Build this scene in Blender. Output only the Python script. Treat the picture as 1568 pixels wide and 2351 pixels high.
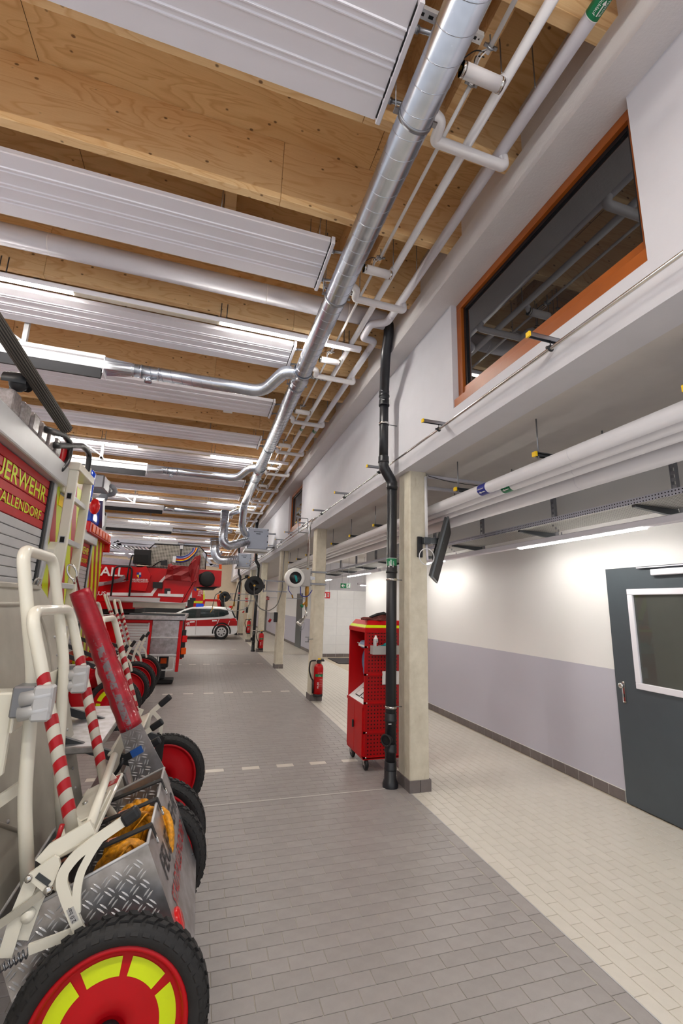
import bpy, bmesh, math, random
from mathutils import Vector, Matrix
random.seed(7)
PI = math.pi
for _o in list(bpy.data.objects): bpy.data.objects.remove(_o)
SC = bpy.context.scene
COL = SC.collection
# ------------------------------------------------------------------ camera
FPX, YAW, PITCH, ROLL = 1015.0, -.2952, .2076, .0301
HC = 1.70
_f = Vector((-math.sin(YAW)*math.cos(PITCH), math.cos(YAW)*math.cos(PITCH), math.sin(PITCH)))
_r = Vector((math.cos(YAW), math.sin(YAW), 0)); _u = _r.cross(_f)
CR = _r*math.cos(ROLL) + _u*math.sin(ROLL)
CU = -_r*math.sin(ROLL) + _u*math.cos(ROLL)
CF = _f
cd = bpy.data.cameras.new('camera'); cam = bpy.data.objects.new('camera', cd); COL.objects.link(cam)
cd.sensor_fit = 'VERTICAL'; cd.sensor_height = 36.0; cd.lens = FPX/2351*36.0
cd.clip_start = .05; cd.clip_end = 200
cam.matrix_world = Matrix(((CR.x, CU.x, -CF.x, 0), (CR.y, CU.y, -CF.y, 0), (CR.z, CU.z, -CF.z, HC), (0, 0, 0, 1)))
SC.camera = cam
EYE = Vector((0, 0, HC))
def ray(u, v): return CR*((u-784)/FPX) - CU*((v-1175.5)/FPX) + CF
def PX(u, v, x=None, y=None, z=None):
    d = ray(u, v)
    t = x/d.x if x is not None else (y/d.y if y is not None else (z-HC)/d.z)
    return EYE + d*t
def proj(p):
    d = Vector(p)-EYE; w = d.dot(CF)
    return (FPX*d.dot(CR)/w+784, 1175.5-FPX*d.dot(CU)/w, w)
# ------------------------------------------------------------------ world, exposure
W = bpy.data.worlds.new('world'); SC.world = W; W.use_nodes = True
W.node_tree.nodes['Background'].inputs[0].default_value = (.93, .95, 1.0, 1)
W.node_tree.nodes['Background'].inputs[1].default_value = .62
VS = SC.view_settings
VS.view_transform = 'Standard'; VS.look = 'None'; VS.gamma = 1; VS.use_curve_mapping = False
VS.exposure = 0.62
LED = 150.0
# ------------------------------------------------------------------ materials
MATS = {}
def srgb(r, g, b):
    c = lambda v: (v/255/12.92 if v/255 <= .04045 else ((v/255+.055)/1.055)**2.4)
    return (c(r), c(g), c(b), 1)
def nodes(name):
    m = bpy.data.materials.new(name); m.use_nodes = True
    nt = m.node_tree; b = nt.nodes['Principled BSDF']
    MATS[name] = m
    return m, nt, b
def setin(b, **k):
    for n, v in k.items():
        b.inputs[n.replace('_', ' ')].default_value = v
def tex(nt, scale=(1, 1, 1), rand=False):
    tc = nt.nodes.new('ShaderNodeTexCoord'); mp = nt.nodes.new('ShaderNodeMapping')
    mp.inputs['Scale'].default_value = scale
    nt.links.new(tc.outputs['Object'], mp.inputs['Vector'])
    if rand:
        oi = nt.nodes.new('ShaderNodeObjectInfo'); ml = nt.nodes.new('ShaderNodeVectorMath'); ml.operation = 'MULTIPLY'
        cb = nt.nodes.new('ShaderNodeCombineXYZ')
        for i in range(3): nt.links.new(oi.outputs['Random'], cb.inputs[i])
        nt.links.new(cb.outputs[0], ml.inputs[0]); ml.inputs[1].default_value = (37, 53, 71)
        nt.links.new(ml.outputs[0], mp.inputs['Location'])
    return mp.outputs['Vector']
def noise(nt, vec, scale, detail=4, rough=.55, dist=0):
    n = nt.nodes.new('ShaderNodeTexNoise'); n.inputs['Scale'].default_value = scale
    n.inputs['Detail'].default_value = detail; n.inputs['Roughness'].default_value = rough; n.inputs['Distortion'].default_value = dist
    nt.links.new(vec, n.inputs['Vector']); return n.outputs['Fac']
def ramp(nt, fac, stops):
    r = nt.nodes.new('ShaderNodeValToRGB'); e = r.color_ramp.elements
    e[0].position, e[0].color = stops[0]; e[1].position, e[1].color = stops[-1]
    for p, c in stops[1:-1]:
        x = e.new(p); x.color = c
    nt.links.new(fac, r.inputs[0]); return r.outputs[0]
def math_(nt, op, a, b=None):
    n = nt.nodes.new('ShaderNodeMath'); n.operation = op
    for i, v in enumerate((a, b)):
        if v is None: continue
        if isinstance(v, (int, float)): n.inputs[i].default_value = v
        else: nt.links.new(v, n.inputs[i])
    return n.outputs[0]
def mixc(nt, fac, a, b):
    n = nt.nodes.new('ShaderNodeMix'); n.data_type = 'RGBA'
    if isinstance(fac, (int, float)): n.inputs[0].default_value = fac
    else: nt.links.new(fac, n.inputs[0])
    for i, v in ((6, a), (7, b)):
        if isinstance(v, tuple): n.inputs[i].default_value = v
        else: nt.links.new(v, n.inputs[i])
    return n.outputs[2]
def bump(nt, b, h, strength=.2, dist=.002):
    n = nt.nodes.new('ShaderNodeBump'); n.inputs['Strength'].default_value = strength; n.inputs['Distance'].default_value = dist
    nt.links.new(h, n.inputs['Height']); nt.links.new(n.outputs[0], b.inputs['Normal'])
def plain(name, rgb, rough=.5, metal=0., var=.06, vscale=6., bmp=0., bscale=200., spec=.5, coat=0., emit=0.):
    """one-colour material with a little procedural variation"""
    m, nt, b = nodes(name); c = srgb(*rgb)
    v = tex(nt, rand=True)
    f = noise(nt, v, vscale, 3)
    lo = tuple(x*(1-var) for x in c[:3])+(1,); hi = tuple(min(1, x*(1+var)) for x in c[:3])+(1,)
    nt.links.new(ramp(nt, f, [(.3, lo), (.7, hi)]), b.inputs['Base Color'])
    setin(b, Roughness=rough, Metallic=metal)
    b.inputs['Specular IOR Level'].default_value = spec
    if coat: b.inputs['Coat Weight'].default_value = coat
    if bmp: bump(nt, b, noise(nt, v, bscale, 2), bmp)
    if emit:
        b.inputs['Emission Color'].default_value = c; b.inputs['Emission Strength'].default_value = emit
    return m
plain('plaster', (212, 211, 217), .9, var=.02, bmp=.25, bscale=120)
plain('soffit', (206, 201, 197), .9, var=.03, bmp=.15, bscale=90)
plain('ring_plaster', (218, 214, 214), .95, var=.02, bmp=.7, bscale=70)
plain('grout_grey', (176, 170, 158), .9)
plain('grout_cream', (192, 180, 162), .9)
plain('grout_white', (215, 214, 208), .9)
plain('white_tile', (232, 232, 232), .25, var=.02)
plain('base_tile', (112, 104, 102), .55, var=.10, vscale=12)
plain('white_metal', (232, 230, 238), .55, var=.01, vscale=2)
plain('white_plastic', (232, 232, 230), .4, var=.02)
plain('pipe_grey', (214, 212, 221), .45, var=.02)
plain('pipe_white', (226, 223, 226), .5, var=.02)
plain('chrome', (210, 208, 205), .18, 1., var=.03)
plain('steel', (150, 152, 158), .35, .9, var=.08)
plain('dark_steel', (84, 88, 92), .45, .7, var=.1)
plain('black', (22, 23, 27), .42, var=.1)
plain('black_pipe', (30, 31, 36), .38, var=.15)
plain('rubber', (30, 29, 30), .66, var=.2, vscale=30, bmp=.2, bscale=300)
plain('black_strip', (40, 40, 44), .6)
plain('brass', (196, 150, 70), .3, .9)
plain('bronze', (170, 128, 60), .4, .8)
plain('red', (188, 0, 8), .34, var=.06, spec=.4)
plain('truck_red', (190, 0, 10), .34, var=.05, spec=.35)
plain('cabinet_red', (186, 0, 8), .4, var=.04, spec=.35)
plain('wheel_red', (182, 0, 16), .36, var=.07, spec=.35)
plain('hose_red', (158, 14, 32), .45, var=.12, vscale=14, coat=.2)
plain('cover_red', (142, 14, 20), .42, var=.12)
plain('yellow', (250, 205, 10), .45)
plain('neon', (208, 226, 0), .4, var=.05)
plain('cream_paint', (230, 226, 212), .28, var=.03, coat=.35)
plain('white_paint', (236, 236, 238), .3, var=.03, coat=.3)
plain('stripe_red', (172, 4, 22), .35)
plain('signal_red', (182, 2, 12), .4, spec=.4)
plain('sign_green', (0, 118, 74), .4)
plain('sign_blue', (32, 44, 140), .4)
plain('orange_lens', (226, 84, 0), .4, spec=.3)
plain('hose_rib', (84, 78, 72), .6)
plain('rail_alu', (226, 226, 230), .45, .1, var=.02)
plain('red_lens', (214, 16, 20), .15)
plain('blue_lens', (20, 70, 200), .12)
plain('clear_lens', (150, 140, 138), .25, var=.25, vscale=60)
plain('door_grey', (74, 82, 88), .38, var=.03)
plain('light_alu', (196, 196, 198), .35, .35, var=.04)
plain('shutter_grey', (196, 196, 198), .4, .25, var=.03)
plain('plate_grey', (184, 180, 168), .42, .15, var=.12, vscale=5)
plain('grey_box', (182, 180, 178), .5)
plain('rope', (222, 148, 20), .5, var=.4, vscale=55, bmp=.8, bscale=90)
plain('mat_dark', (62, 58, 60), .95, var=.2, vscale=80)
plain('wood_orange', (158, 82, 22), .4, var=.16, vscale=3)
plain('cloth_maroon', (110, 52, 46), .85, var=.2, vscale=40)
plain('cloth_blue', (150, 168, 204), .9, var=.06)
plain('strap_brown', (196, 126, 106), .6)
plain('strap_blue', (30, 84, 160), .7)
plain('teal', (0, 140, 140), .5)
plain('beige_wall', (216, 200, 176), .9, var=.03)
plain('print_black', (40, 40, 46), .5)
plain('print_white', (236, 236, 236), .5)
plain('asphalt_black', (18, 18, 20), .6)
plain('hose_grey', (120, 122, 120), .5)
plain('tyre_black', (26, 26, 28), .7, var=.15)
plain('conduit_white', (226, 224, 226), .45, var=.02)
plain('hole_black', (10, 10, 12), .8)
plain('ladder_blue_grey', (176, 178, 188), .35, .5, var=.08)
plain('ecovent_grey', (172, 180, 196), .45, .2, var=.02)
plain('led_unlit', (214, 206, 190), .3)
plain('wood_joint', (70, 42, 18), .9)
def mk_emit(name, rgb, s):
    m = bpy.data.materials.new(name); m.use_nodes = True; nt = m.node_tree; nt.nodes.remove(nt.nodes['Principled BSDF'])
    e = nt.nodes.new('ShaderNodeEmission'); e.inputs[0].default_value = srgb(*rgb); e.inputs[1].default_value = s
    nt.links.new(e.outputs[0], nt.nodes['Material Output'].inputs[0]); MATS[name] = m
mk_emit('led', (255, 250, 240), LED)
mk_emit('led_corridor', (255, 250, 242), 34.0)
mk_emit('led_alcove', (255, 250, 242), 120.0)
def mk_glass(name, tint, rough=.02, trans=.8):
    m, nt, b = nodes(name); setin(b, Base_Color=srgb(*tint), Roughness=rough, IOR=1.45)
    b.inputs['Transmission Weight'].default_value = trans; return m
_g = mk_glass('glass_dark', (26, 29, 32), .015, 0.); _g.node_tree.nodes['Principled BSDF'].inputs['IOR'].default_value = 2.3
mk_glass('glass_pane', (214, 220, 216), .02, .92)
mk_glass('glass_car', (70, 84, 84), .03, .6)
def mk_spiral():
    m, nt, b = nodes('galvanised')
    v = tex(nt, (1, 1, 1), True); f = noise(nt, v, 9, 2)
    nt.links.new(ramp(nt, f, [(.3, srgb(184, 189, 199)), (.7, srgb(198, 203, 213))]), b.inputs['Base Color'])
    setin(b, Metallic=.95, Roughness=.27)
mk_spiral()
def mk_concrete():
    m, nt, b = nodes('concrete'); v = tex(nt, (1, 1, 1)); v2 = tex(nt, (6, 6, 1.2))
    a = noise(nt, v, 7, 6, .65); s = noise(nt, v2, 3.5, 5, .7)
    c = ramp(nt, a, [(.25, srgb(198, 190, 170)), (.75, srgb(224, 217, 199))])
    st = ramp(nt, s, [(.60, (0, 0, 0, 1)), (.74, (1, 1, 1, 1))])
    nt.links.new(mixc(nt, math_(nt, 'MULTIPLY', st, .45), c, srgb(166, 152, 124)), b.inputs['Base Color'])
    setin(b, Roughness=.8); bump(nt, b, noise(nt, v, 60, 4), .15)
mk_concrete()
def mk_ply(name, light, dark, gx=(1.0, 5.0, 5.0)):
    m, nt, b = nodes(name); v = tex(nt, gx, True)
    n1 = noise(nt, v, 1.15, 2, .45, .7)
    w = math_(nt, 'FRACT', math_(nt, 'MULTIPLY', n1, 9.0))
    g = ramp(nt, w, [(.0, (0, 0, 0, 1)), (.62, (.22, .22, .22, 1)), (.86, (1, 1, 1, 1)), (1, (.1, .1, .1, 1))])
    fine = noise(nt, tex(nt, (3, 60, 60), True), 3, 3)
    c = mixc(nt, math_(nt, 'MULTIPLY', g, .6), srgb(*light), srgb(*dark))
    c = mixc(nt, math_(nt, 'MULTIPLY', ramp(nt, fine, [(.35, (0, 0, 0, 1)), (.8, (1, 1, 1, 1))]), .25), c, srgb(*dark))
    big = noise(nt, tex(nt, (.6, 2, 2), True), .8, 2)
    c = mixc(nt, math_(nt, 'MULTIPLY', ramp(nt, big, [(.4, (0, 0, 0, 1)), (.75, (1, 1, 1, 1))]), .35), c, srgb(dark[0], dark[1], dark[2]))
    vo = nt.nodes.new('ShaderNodeTexVoronoi'); vo.inputs['Scale'].default_value = 7.5; nt.links.new(tex(nt, (1.0, 1.35, 1.35), True), vo.inputs['Vector'])
    k = ramp(nt, vo.outputs['Distance'], [(.07, (1, 1, 1, 1)), (.12, (0, 0, 0, 1))])
    c = mixc(nt, math_(nt, 'MULTIPLY', k, .85), c, srgb(96, 58, 26))
    nt.links.new(c, b.inputs['Base Color']); setin(b, Roughness=.62)
    return m
mk_ply('plywood', (242, 210, 160), (208, 156, 98))
mk_ply('plywood_deck', (230, 194, 142), (194, 144, 88))
def mk_floor(name, a, b_, rough, sc=14):
    m, nt, b = nodes(name); v = tex(nt, (1, 1, 1), False)
    oi = nt.nodes.new('ShaderNodeObjectInfo')
    f = noise(nt, v, sc, 5, .6); sp = noise(nt, v, 420, 2)
    g = nt.nodes.new('ShaderNodeNewGeometry')
    c = ramp(nt, math_(nt, 'ADD', math_(nt, 'MULTIPLY', f, .6), math_(nt, 'MULTIPLY', math_(nt, 'ADD', oi.outputs['Random'], g.outputs['Random Per Island']), .2)), [(.25, srgb(*a)), (.8, srgb(*b_))])
    c = mixc(nt, math_(nt, 'MULTIPLY', sp, .2), c, srgb(int(a[0]*.7), int(a[1]*.7), int(a[2]*.7)))
    nt.links.new(c, b.inputs['Base Color']); setin(b, Roughness=rough)
    bump(nt, b, sp, .08)
mk_floor('tile_grey', (146, 140, 138), (166, 160, 158), .42)
mk_floor('tile_cream', (208, 202, 191), (222, 216, 206), .32)
def mk_brick(name, tile, grout, bw, bh, rot):
    m, nt, b = nodes(name); v = tex(nt, (1, 1, 1))
    if rot:
        mp = nt.nodes.new('ShaderNodeMapping'); mp.inputs['Rotation'].default_value = (0, 0, PI/2); nt.links.new(v, mp.inputs['Vector']); v = mp.outputs[0]
    t = nt.nodes.new('ShaderNodeTexBrick'); nt.links.new(v, t.inputs['Vector'])
    t.inputs['Color1'].default_value = srgb(*tile); t.inputs['Color2'].default_value = srgb(*[x-6 for x in tile]); t.inputs['Mortar'].default_value = srgb(*grout)
    t.inputs['Scale'].default_value = 1; t.inputs['Brick Width'].default_value = bw; t.inputs['Row Height'].default_value = bh; t.inputs['Mortar Size'].default_value = .003
    nt.links.new(t.outputs['Color'], b.inputs['Base Color']); setin(b, Roughness=.42)
mk_brick('far_grey', (158, 152, 150), (174, 168, 160), .1825, .0885, False)
mk_brick('far_cream', (218, 211, 197), (200, 190, 174), .1825, .084, True)
def mk_wall2():
    m, nt, b = nodes('two_tone_wall'); tc = nt.nodes.new('ShaderNodeTexCoord'); s = nt.nodes.new('ShaderNodeSeparateXYZ')
    nt.links.new(tc.outputs['Object'], s.inputs[0])
    f = math_(nt, 'GREATER_THAN', s.outputs['Z'], 1.165)
    nt.links.new(mixc(nt, f, srgb(190, 188, 200), srgb(232, 231, 230)), b.inputs['Base Color']); setin(b, Roughness=.85)
    bump(nt, b, noise(nt, tex(nt), 110, 3), .3)
mk_wall2()
def mk_perf(name, base, hole, pitch, rad, ax=(0, 2), rough=.35, metal=0.):
    """sheet with a square grid of round holes (too fine to model one by one)"""
    m, nt, b = nodes(name); tc = nt.nodes.new('ShaderNodeTexCoord'); s = nt.nodes.new('ShaderNodeSeparateXYZ'); nt.links.new(tc.outputs['Object'], s.inputs[0])
    d2 = None
    for a in ax:
        q = math_(nt, 'SUBTRACT', math_(nt, 'FRACT', math_(nt, 'MULTIPLY', s.outputs[a], 1/pitch)), .5)
        q = math_(nt, 'MULTIPLY', q, q); d2 = q if d2 is None else math_(nt, 'ADD', d2, q)
    f = math_(nt, 'LESS_THAN', d2, (rad/pitch)**2)
    nt.links.new(mixc(nt, f, srgb(*base), srgb(*hole)), b.inputs['Base Color']); setin(b, Roughness=rough, Metallic=metal)
mk_perf('perf_red', (172, 3, 12), (26, 1, 3), .0365, .0075)
mk_perf('perf_steel', (178, 172, 160), (76, 72, 66), .03, .011, (0, 2), .4, .4)
def mk_diamond():
    """aluminium tread plate: alternating raised dashes"""
    m, nt, b = nodes('tread_plate'); tc = nt.nodes.new('ShaderNodeTexCoord'); s = nt.nodes.new('ShaderNodeSeparateXYZ'); nt.links.new(tc.outputs['Object'], s.inputs[0])
    setin(b, Metallic=.85, Roughness=.32); b.inputs['Base Color'].default_value = srgb(186, 186, 190)
    f = noise(nt, tex(nt), 14, 4); nt.links.new(ramp(nt, f, [(.3, srgb(160, 158, 158)), (.7, srgb(204, 204, 208))]), b.inputs['Base Color'])
mk_diamond()
def mk_rope_lines(): pass
# ------------------------------------------------------------------ mesh builder
class MB:
    def __init__(s): s.bm = bmesh.new(); s.uvs = False
    def vf(s, vs, fs):
        v = [s.bm.verts.new(p) for p in vs]
        for f in fs:
            try: s.bm.faces.new([v[i] for i in f])
            except ValueError: pass
        return s
    def box(s, a, b, M=None):
        x0, y0, z0 = a; x1, y1, z1 = b
        p = [Vector(q) for q in ((x0, y0, z0), (x1, y0, z0), (x1, y1, z0), (x0, y1, z0), (x0, y0, z1), (x1, y0, z1), (x1, y1, z1), (x0, y1, z1))]
        if M is not None: p = [M @ q for q in p]
        return s.vf(p, ((3, 2, 1, 0), (4, 5, 6, 7), (0, 1, 5, 4), (1, 2, 6, 5), (2, 3, 7, 6), (3, 0, 4, 7)))
    def cbox(s, c, d, M=None): return s.box([c[i]-d[i]/2 for i in range(3)], [c[i]+d[i]/2 for i in range(3)], M)
    def bevbox(s, a, b, r, seg=2, M=None):
        t = bmesh.new(); bmesh.ops.create_cube(t, size=1)
        for v in t.verts:
            v.co = Vector([(a[i]+b[i])/2 + v.co[i]*(b[i]-a[i]) for i in range(3)])
        bmesh.ops.bevel(t, geom=t.edges[:], offset=r, segments=seg, profile=.5, affect='EDGES')
        return s.take(t, M)
    def take(s, t, M=None):
        mp = {}
        for v in t.verts: mp[v] = s.bm.verts.new(M @ v.co if M is not None else v.co)
        for f in t.faces:
            try: s.bm.faces.new([mp[v] for v in f.verts])
            except ValueError: pass
        t.free(); return s
    def bar(s, p, q, w, h, up=(0, 0, 1)):
        """rectangular bar from p to q; w across, h along up"""
        p, q = Vector(p), Vector(q); d = (q-p).normalized(); up = Vector(up)
        sd = d.cross(up)
        if sd.length < 1e-5: sd = d.cross(Vector((1, 0, 0)))
        sd.normalize(); u = sd.cross(d).normalized()
        vs = [c + sd*a*w/2 + u*b*h/2 for c in (p, q) for a, b in ((-1, -1), (1, -1), (1, 1), (-1, 1))]
        return s.vf(vs, ((0, 1, 2, 3), (7, 6, 5, 4), (0, 4, 5, 1), (1, 5, 6, 2), (2, 6, 7, 3), (3, 7, 4, 0)))
    def tube(s, pts, r, seg=12, closed=False, cap=True, radii=None):
        pts = [Vector(p) for p in pts]; n = len(pts); rings = []
        prev = None
        for i, p in enumerate(pts):
            if closed: d = pts[(i+1) % n]-pts[i-1]
            else: d = pts[min(i+1, n-1)]-pts[max(i-1, 0)]
            d.normalize()
            if prev is None:
                a = Vector((0, 0, 1)) if abs(d.z) < .9 else Vector((1, 0, 0)); a = (a - d*a.dot(d)).normalized()
            else:
                a = prev - d*prev.dot(d); a.normalize()
            prev = a; b = d.cross(a)
            # widen at mitres so that bends keep their diameter
            k = 1.0
            if 0 < i < n-1:
                d0 = (pts[i]-pts[i-1]).normalized(); c = max(.5, d0.dot(d)); k = 1/c if c < .999 else 1
            rr = radii[i] if radii else r
            rings.append([s.bm.verts.new(p + (a*math.cos(t)+b*math.sin(t))*rr*(1 if k == 1 else min(k, 1.15))) for t in [2*PI*j/seg for j in range(seg)]])
        m = n if closed else n-1
        for i in range(m):
            A, B = rings[i], rings[(i+1) % n]
            for j in range(seg):
                f = s.bm.faces.new((A[j], A[(j+1) % seg], B[(j+1) % seg], B[j])); f.smooth = True
        if cap and not closed:
            s.bm.faces.new(rings[0][::-1]); s.bm.faces.new(rings[-1])
        return s
    def cyl(s, p, q, r, seg=16, r2=None): return s.tube([p, q], r, seg, radii=[r, r if r2 is None else r2])
    def lathe(s, prof, c, axis='Z', seg=24, closed=False, smooth=True, a0=0, a1=2*PI):
        """profile [(radius, height)...] about an axis through c"""
        full = abs(a1-a0-2*PI) < 1e-6; k = seg if full else seg+1
        rings = []
        for r, h in prof:
            ring = []
            for j in range(k):
                t = a0+(a1-a0)*j/seg; x, y = r*math.cos(t), r*math.sin(t)
                v = {'Z': (x, y, h), 'Y': (x, h, y), 'X': (h, x, y)}[axis]
                ring.append(s.bm.verts.new(Vector(c)+Vector(v)))
            rings.append(ring)
        m = len(rings) if closed else len(rings)-1
        for i in range(m):
            A, B = rings[i], rings[(i+1) % len(rings)]
            for j in range(seg):
                q = [A[j], A[(j+1) % k], B[(j+1) % k], B[j]]
                try:
                    f = s.bm.faces.new(q); f.smooth = smooth
                except ValueError: pass
        return s
    def prism(s, poly, d, M=None):
        """poly: list of 3d points; extruded by vector d"""
        d = Vector(d); n = len(poly); P = [Vector(p) for p in poly]; vs = P + [p+d for p in P]
        if M is not None: vs = [M @ p for p in vs]
        return s.vf(vs, [tuple(range(n))[::-1], tuple(range(n, 2*n))]+[(i, (i+1) % n, n+(i+1) % n, n+i) for i in range(n)])
    def sphere(s, c, r, seg=16, sc=(1, 1, 1)):
        t = bmesh.new(); bmesh.ops.create_uvsphere(t, u_segments=seg, v_segments=max(6, seg//2), radius=1)
        for f in t.faces: f.smooth = True
        for v in t.verts: v.co = Vector((c[0]+v.co.x*r*sc[0], c[1]+v.co.y*r*sc[1], c[2]+v.co.z*r*sc[2]))
        mp = {v: s.bm.verts.new(v.co) for v in t.verts}
        for f in t.faces:
            g = s.bm.faces.new([mp[v] for v in f.verts]); g.smooth = True
        t.free(); return s
    def ring(s, c, axis, R, r, seg=20, ts=8):
        pr = [(R+r*math.cos(2*PI*i/ts), r*math.sin(2*PI*i/ts)) for i in range(ts)]
        return s.lathe(pr, c, axis, seg, closed=True)
    def ringd(s, c, d, R, r, seg=20):
        d = Vector(d).normalized(); a = d.orthogonal().normalized(); b = d.cross(a); c = Vector(c)
        return s.tube([c+(a*math.cos(t)+b*math.sin(t))*R for t in [2*PI*i/seg for i in range(seg)]], r, 6, closed=True)
    def mesh(s, name, off=None):
        bmesh.ops.recalc_face_normals(s.bm, faces=s.bm.faces[:])
        if off is not None: bmesh.ops.translate(s.bm, verts=s.bm.verts[:], vec=-Vector(off))
        me = bpy.data.meshes.new(name); s.bm.to_mesh(me); s.bm.free(); return me
def link(name, data, parent=None):
    o = bpy.data.objects.new(name, data); COL.objects.link(o)
    if parent is not None: o.parent = parent
    return o
def setmat(me, m):
    me.materials.clear(); me.materials.append(MATS[m] if isinstance(m, str) else m)
def origin(parent):
    p = parent
    while p is not None and p.parent is not None: p = p.parent
    return Vector(p.get('_o', (0, 0, 0))) if p is not None else None
def part(name, mb, m, parent=None, label=None):
    """mesh built in world coordinates; stored relative to the thing's base"""
    off = origin(parent) if parent is not None else None
    me = mb.mesh(name, off); setmat(me, m); o = link(name, me, parent)
    if label: o['label'] = label
    return o
def thing(name, label, cat, loc=(0, 0, 0), group=None, rot=None):
    o = link(name, None); o.empty_display_size = .1
    o.location = loc; o['label'] = label; o['category'] = cat
    if rot is None: o['_o'] = tuple(loc)
    else: o['_o'] = (0, 0, 0); o.rotation_euler = rot
    if group: o['group'] = group
    return o
def tag(o, label, cat, group=None):
    o['label'] = label; o['category'] = cat
    if group: o['group'] = group
    return o
def struct(name, mb, m, parent=None, label=None):
    o = part(name, mb, m, parent)
    if parent is None: o['kind'] = 'structure'
    if label: o['label'] = label
    return o
def dup(root, delta, label=None, group=None, parent=None):
    """copy of a thing with its parts and sub-parts"""
    c = root.copy(); COL.objects.link(c)
    if parent is None:
        c.location = Vector(root.location)+Vector(delta)
        if label: c['label'] = label
        if group: c['group'] = group
    else: c.parent = parent
    for ch in list(root.children): dup(ch, None, parent=c)
    return c
_font = {}
def text(name, s, m, parent, o, ex, ey, size, depth=.001, bold=0., width=1.0, align='LEFT'):
    """lettering as a flat mesh: o origin, ex reading direction, ey up"""
    cu = bpy.data.curves.new('t', 'FONT'); cu.body = s; cu.size = 1; cu.extrude = 0; cu.offset = bold; cu.align_x = align; cu.resolution_u = 3
    t = bpy.data.objects.new('t', cu); COL.objects.link(t)
    dg = bpy.context.evaluated_depsgraph_get(); dg.update()
    me = bpy.data.meshes.new_from_object(t.evaluated_get(dg)); bpy.data.objects.remove(t); bpy.data.curves.remove(cu)
    ex, ey = Vector(ex).normalized(), Vector(ey).normalized(); n = ex.cross(ey)
    off = origin(parent) if parent is not None else Vector((0, 0, 0))
    for v in me.vertices: v.co = Vector(o) + ex*v.co.x*size*width + ey*v.co.y*size + n*depth - off
    me.name = name; setmat(me, m)
    return link(name, me, parent)
def arc(c, a, b, r, t0, t1, n=6):
    c, a, b = Vector(c), Vector(a), Vector(b)
    return [c + a*r*math.cos(t0+(t1-t0)*i/n) + b*r*math.sin(t0+(t1-t0)*i/n) for i in range(n+1)]
def rounded(pts, r, n=5):
    """polyline with its corners rounded"""
    P = [Vector(p) for p in pts]; out = [P[0]]
    for i in range(1, len(P)-1):
        a, b = (P[i-1]-P[i]), (P[i+1]-P[i]); la, lb = a.length, b.length; a.normalize(); b.normalize()
        k = min(r, la*.45, lb*.45); p0, p1 = P[i]+a*k, P[i]+b*k
        for j in range(n+1):
            t = j/n; out.append(p0*(1-t)**2 + P[i]*2*t*(1-t) + p1*t*t)
    out.append(P[-1]); return out
# ================================================================== the setting
XW, ZS, XR, ZR, ZB, ZD = 1.956, 3.146, 1.756, 4.44, 4.672, 5.205   # upper wall, soffit, ring beam, its underside, beam bottoms, deck
XC = 3.91                                                            # corridor wall
BAY = 4.071
YE = 34.0
XL = -13.0
# ---- floors: slabs with tile objects set into them
FB = 2.028                                                           # grey / cream boundary
g = MB(); g.box((XL, -1.2, -.10), (FB-.003, 15.6, -.0035)); fg = struct('floor', g, 'grout_grey', label='grey tiled vehicle hall floor')
g = MB(); g.box((XL, 15.6, -.10), (FB-.003, YE, 0)); part('far_tiles', g, 'far_grey', fg)
g = MB(); g.box((FB+.003, -1.2, -.10), (7.5, 15.6, -.0035)); fc = struct('floor', g, 'grout_cream', label='cream tiled corridor floor')
g = MB(); g.box((FB+.003, 15.6, -.10), (7.5, YE, 0)); part('far_tiles', g, 'far_cream', fc)
g = MB(); g.box((FB-.003, -1.2, -.1), (FB+.003, YE, .0008)); part('edge_strip', g, 'light_alu', fc, 'thin metal strip between the grey and the cream tiles')
def tile_mesh(name, lx, ly, m, gap=.0035):
    a, b, c = lx/2-gap/2, ly/2-gap/2, .0018
    vs = [(-a, -b, -.008), (a, -b, -.008), (a, b, -.008), (-a, b, -.008), (-a, -b, -.001), (a, -b, -.001), (a, b, -.001), (-a, b, -.001), (-a+c, -b+c, 0), (a-c, -b+c, 0), (a-c, b-c, 0), (-a+c, b-c, 0)]
    fs = [(0, 1, 5, 4), (1, 2, 6, 5), (2, 3, 7, 6), (3, 0, 4, 7), (4, 5, 9, 8), (5, 6, 10, 9), (6, 7, 11, 10), (7, 4, 8, 11), (8, 9, 10, 11)]
    return vs, fs
def in_view(x, y, m=40):
    d = Vector((x, y, 0))-EYE
    if d.dot(CF) < .2: return 0
    u, v, w = proj((x, y, 0)); return -m < u < 1568+m and -m < v < 2351+m
def lay(tiles, kinds, parent, limit):
    """tiles: (x, y, kind, visible); the largest in view become parts, the rest one 'stuff' part"""
    vis = sorted([t for t in tiles if in_view(t[0], t[1])], key=lambda t: (t[0]**2+t[1]**2+HC**2))
    data = {}
    for k, (lx, ly, m) in kinds.items():
        vs, fs = tile_mesh(k, lx, ly, m); me = bpy.data.meshes.new('tile'); me.from_pydata(vs, [], fs); setmat(me, m); data[k] = me
    for x, y, k in vis[:limit]:
        o = link('tile', data[k], parent); o.location = (x, y, 0)
    for k, (lx, ly, m) in kinds.items():
        vs, fs = tile_mesh(k, lx, ly, m); V, F = [], []
        near = set((round(x, 4), round(y, 4)) for x, y, kk in vis[:limit])
        for x, y, kk in tiles:
            if kk != k or (round(x, 4), round(y, 4)) in near: continue
            b = len(V); V += [(p[0]+x, p[1]+y, p[2]) for p in vs]; F += [tuple(b+i for i in f) for f in fs]
        if not V: continue
        me = bpy.data.meshes.new('tiles'); me.from_pydata(V, [], F); setmat(me, m); o = link('tiles', me, parent); o['kind'] = 'stuff'
TL, TW = .1825, .0885
tiles = []; dashes = []
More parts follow.
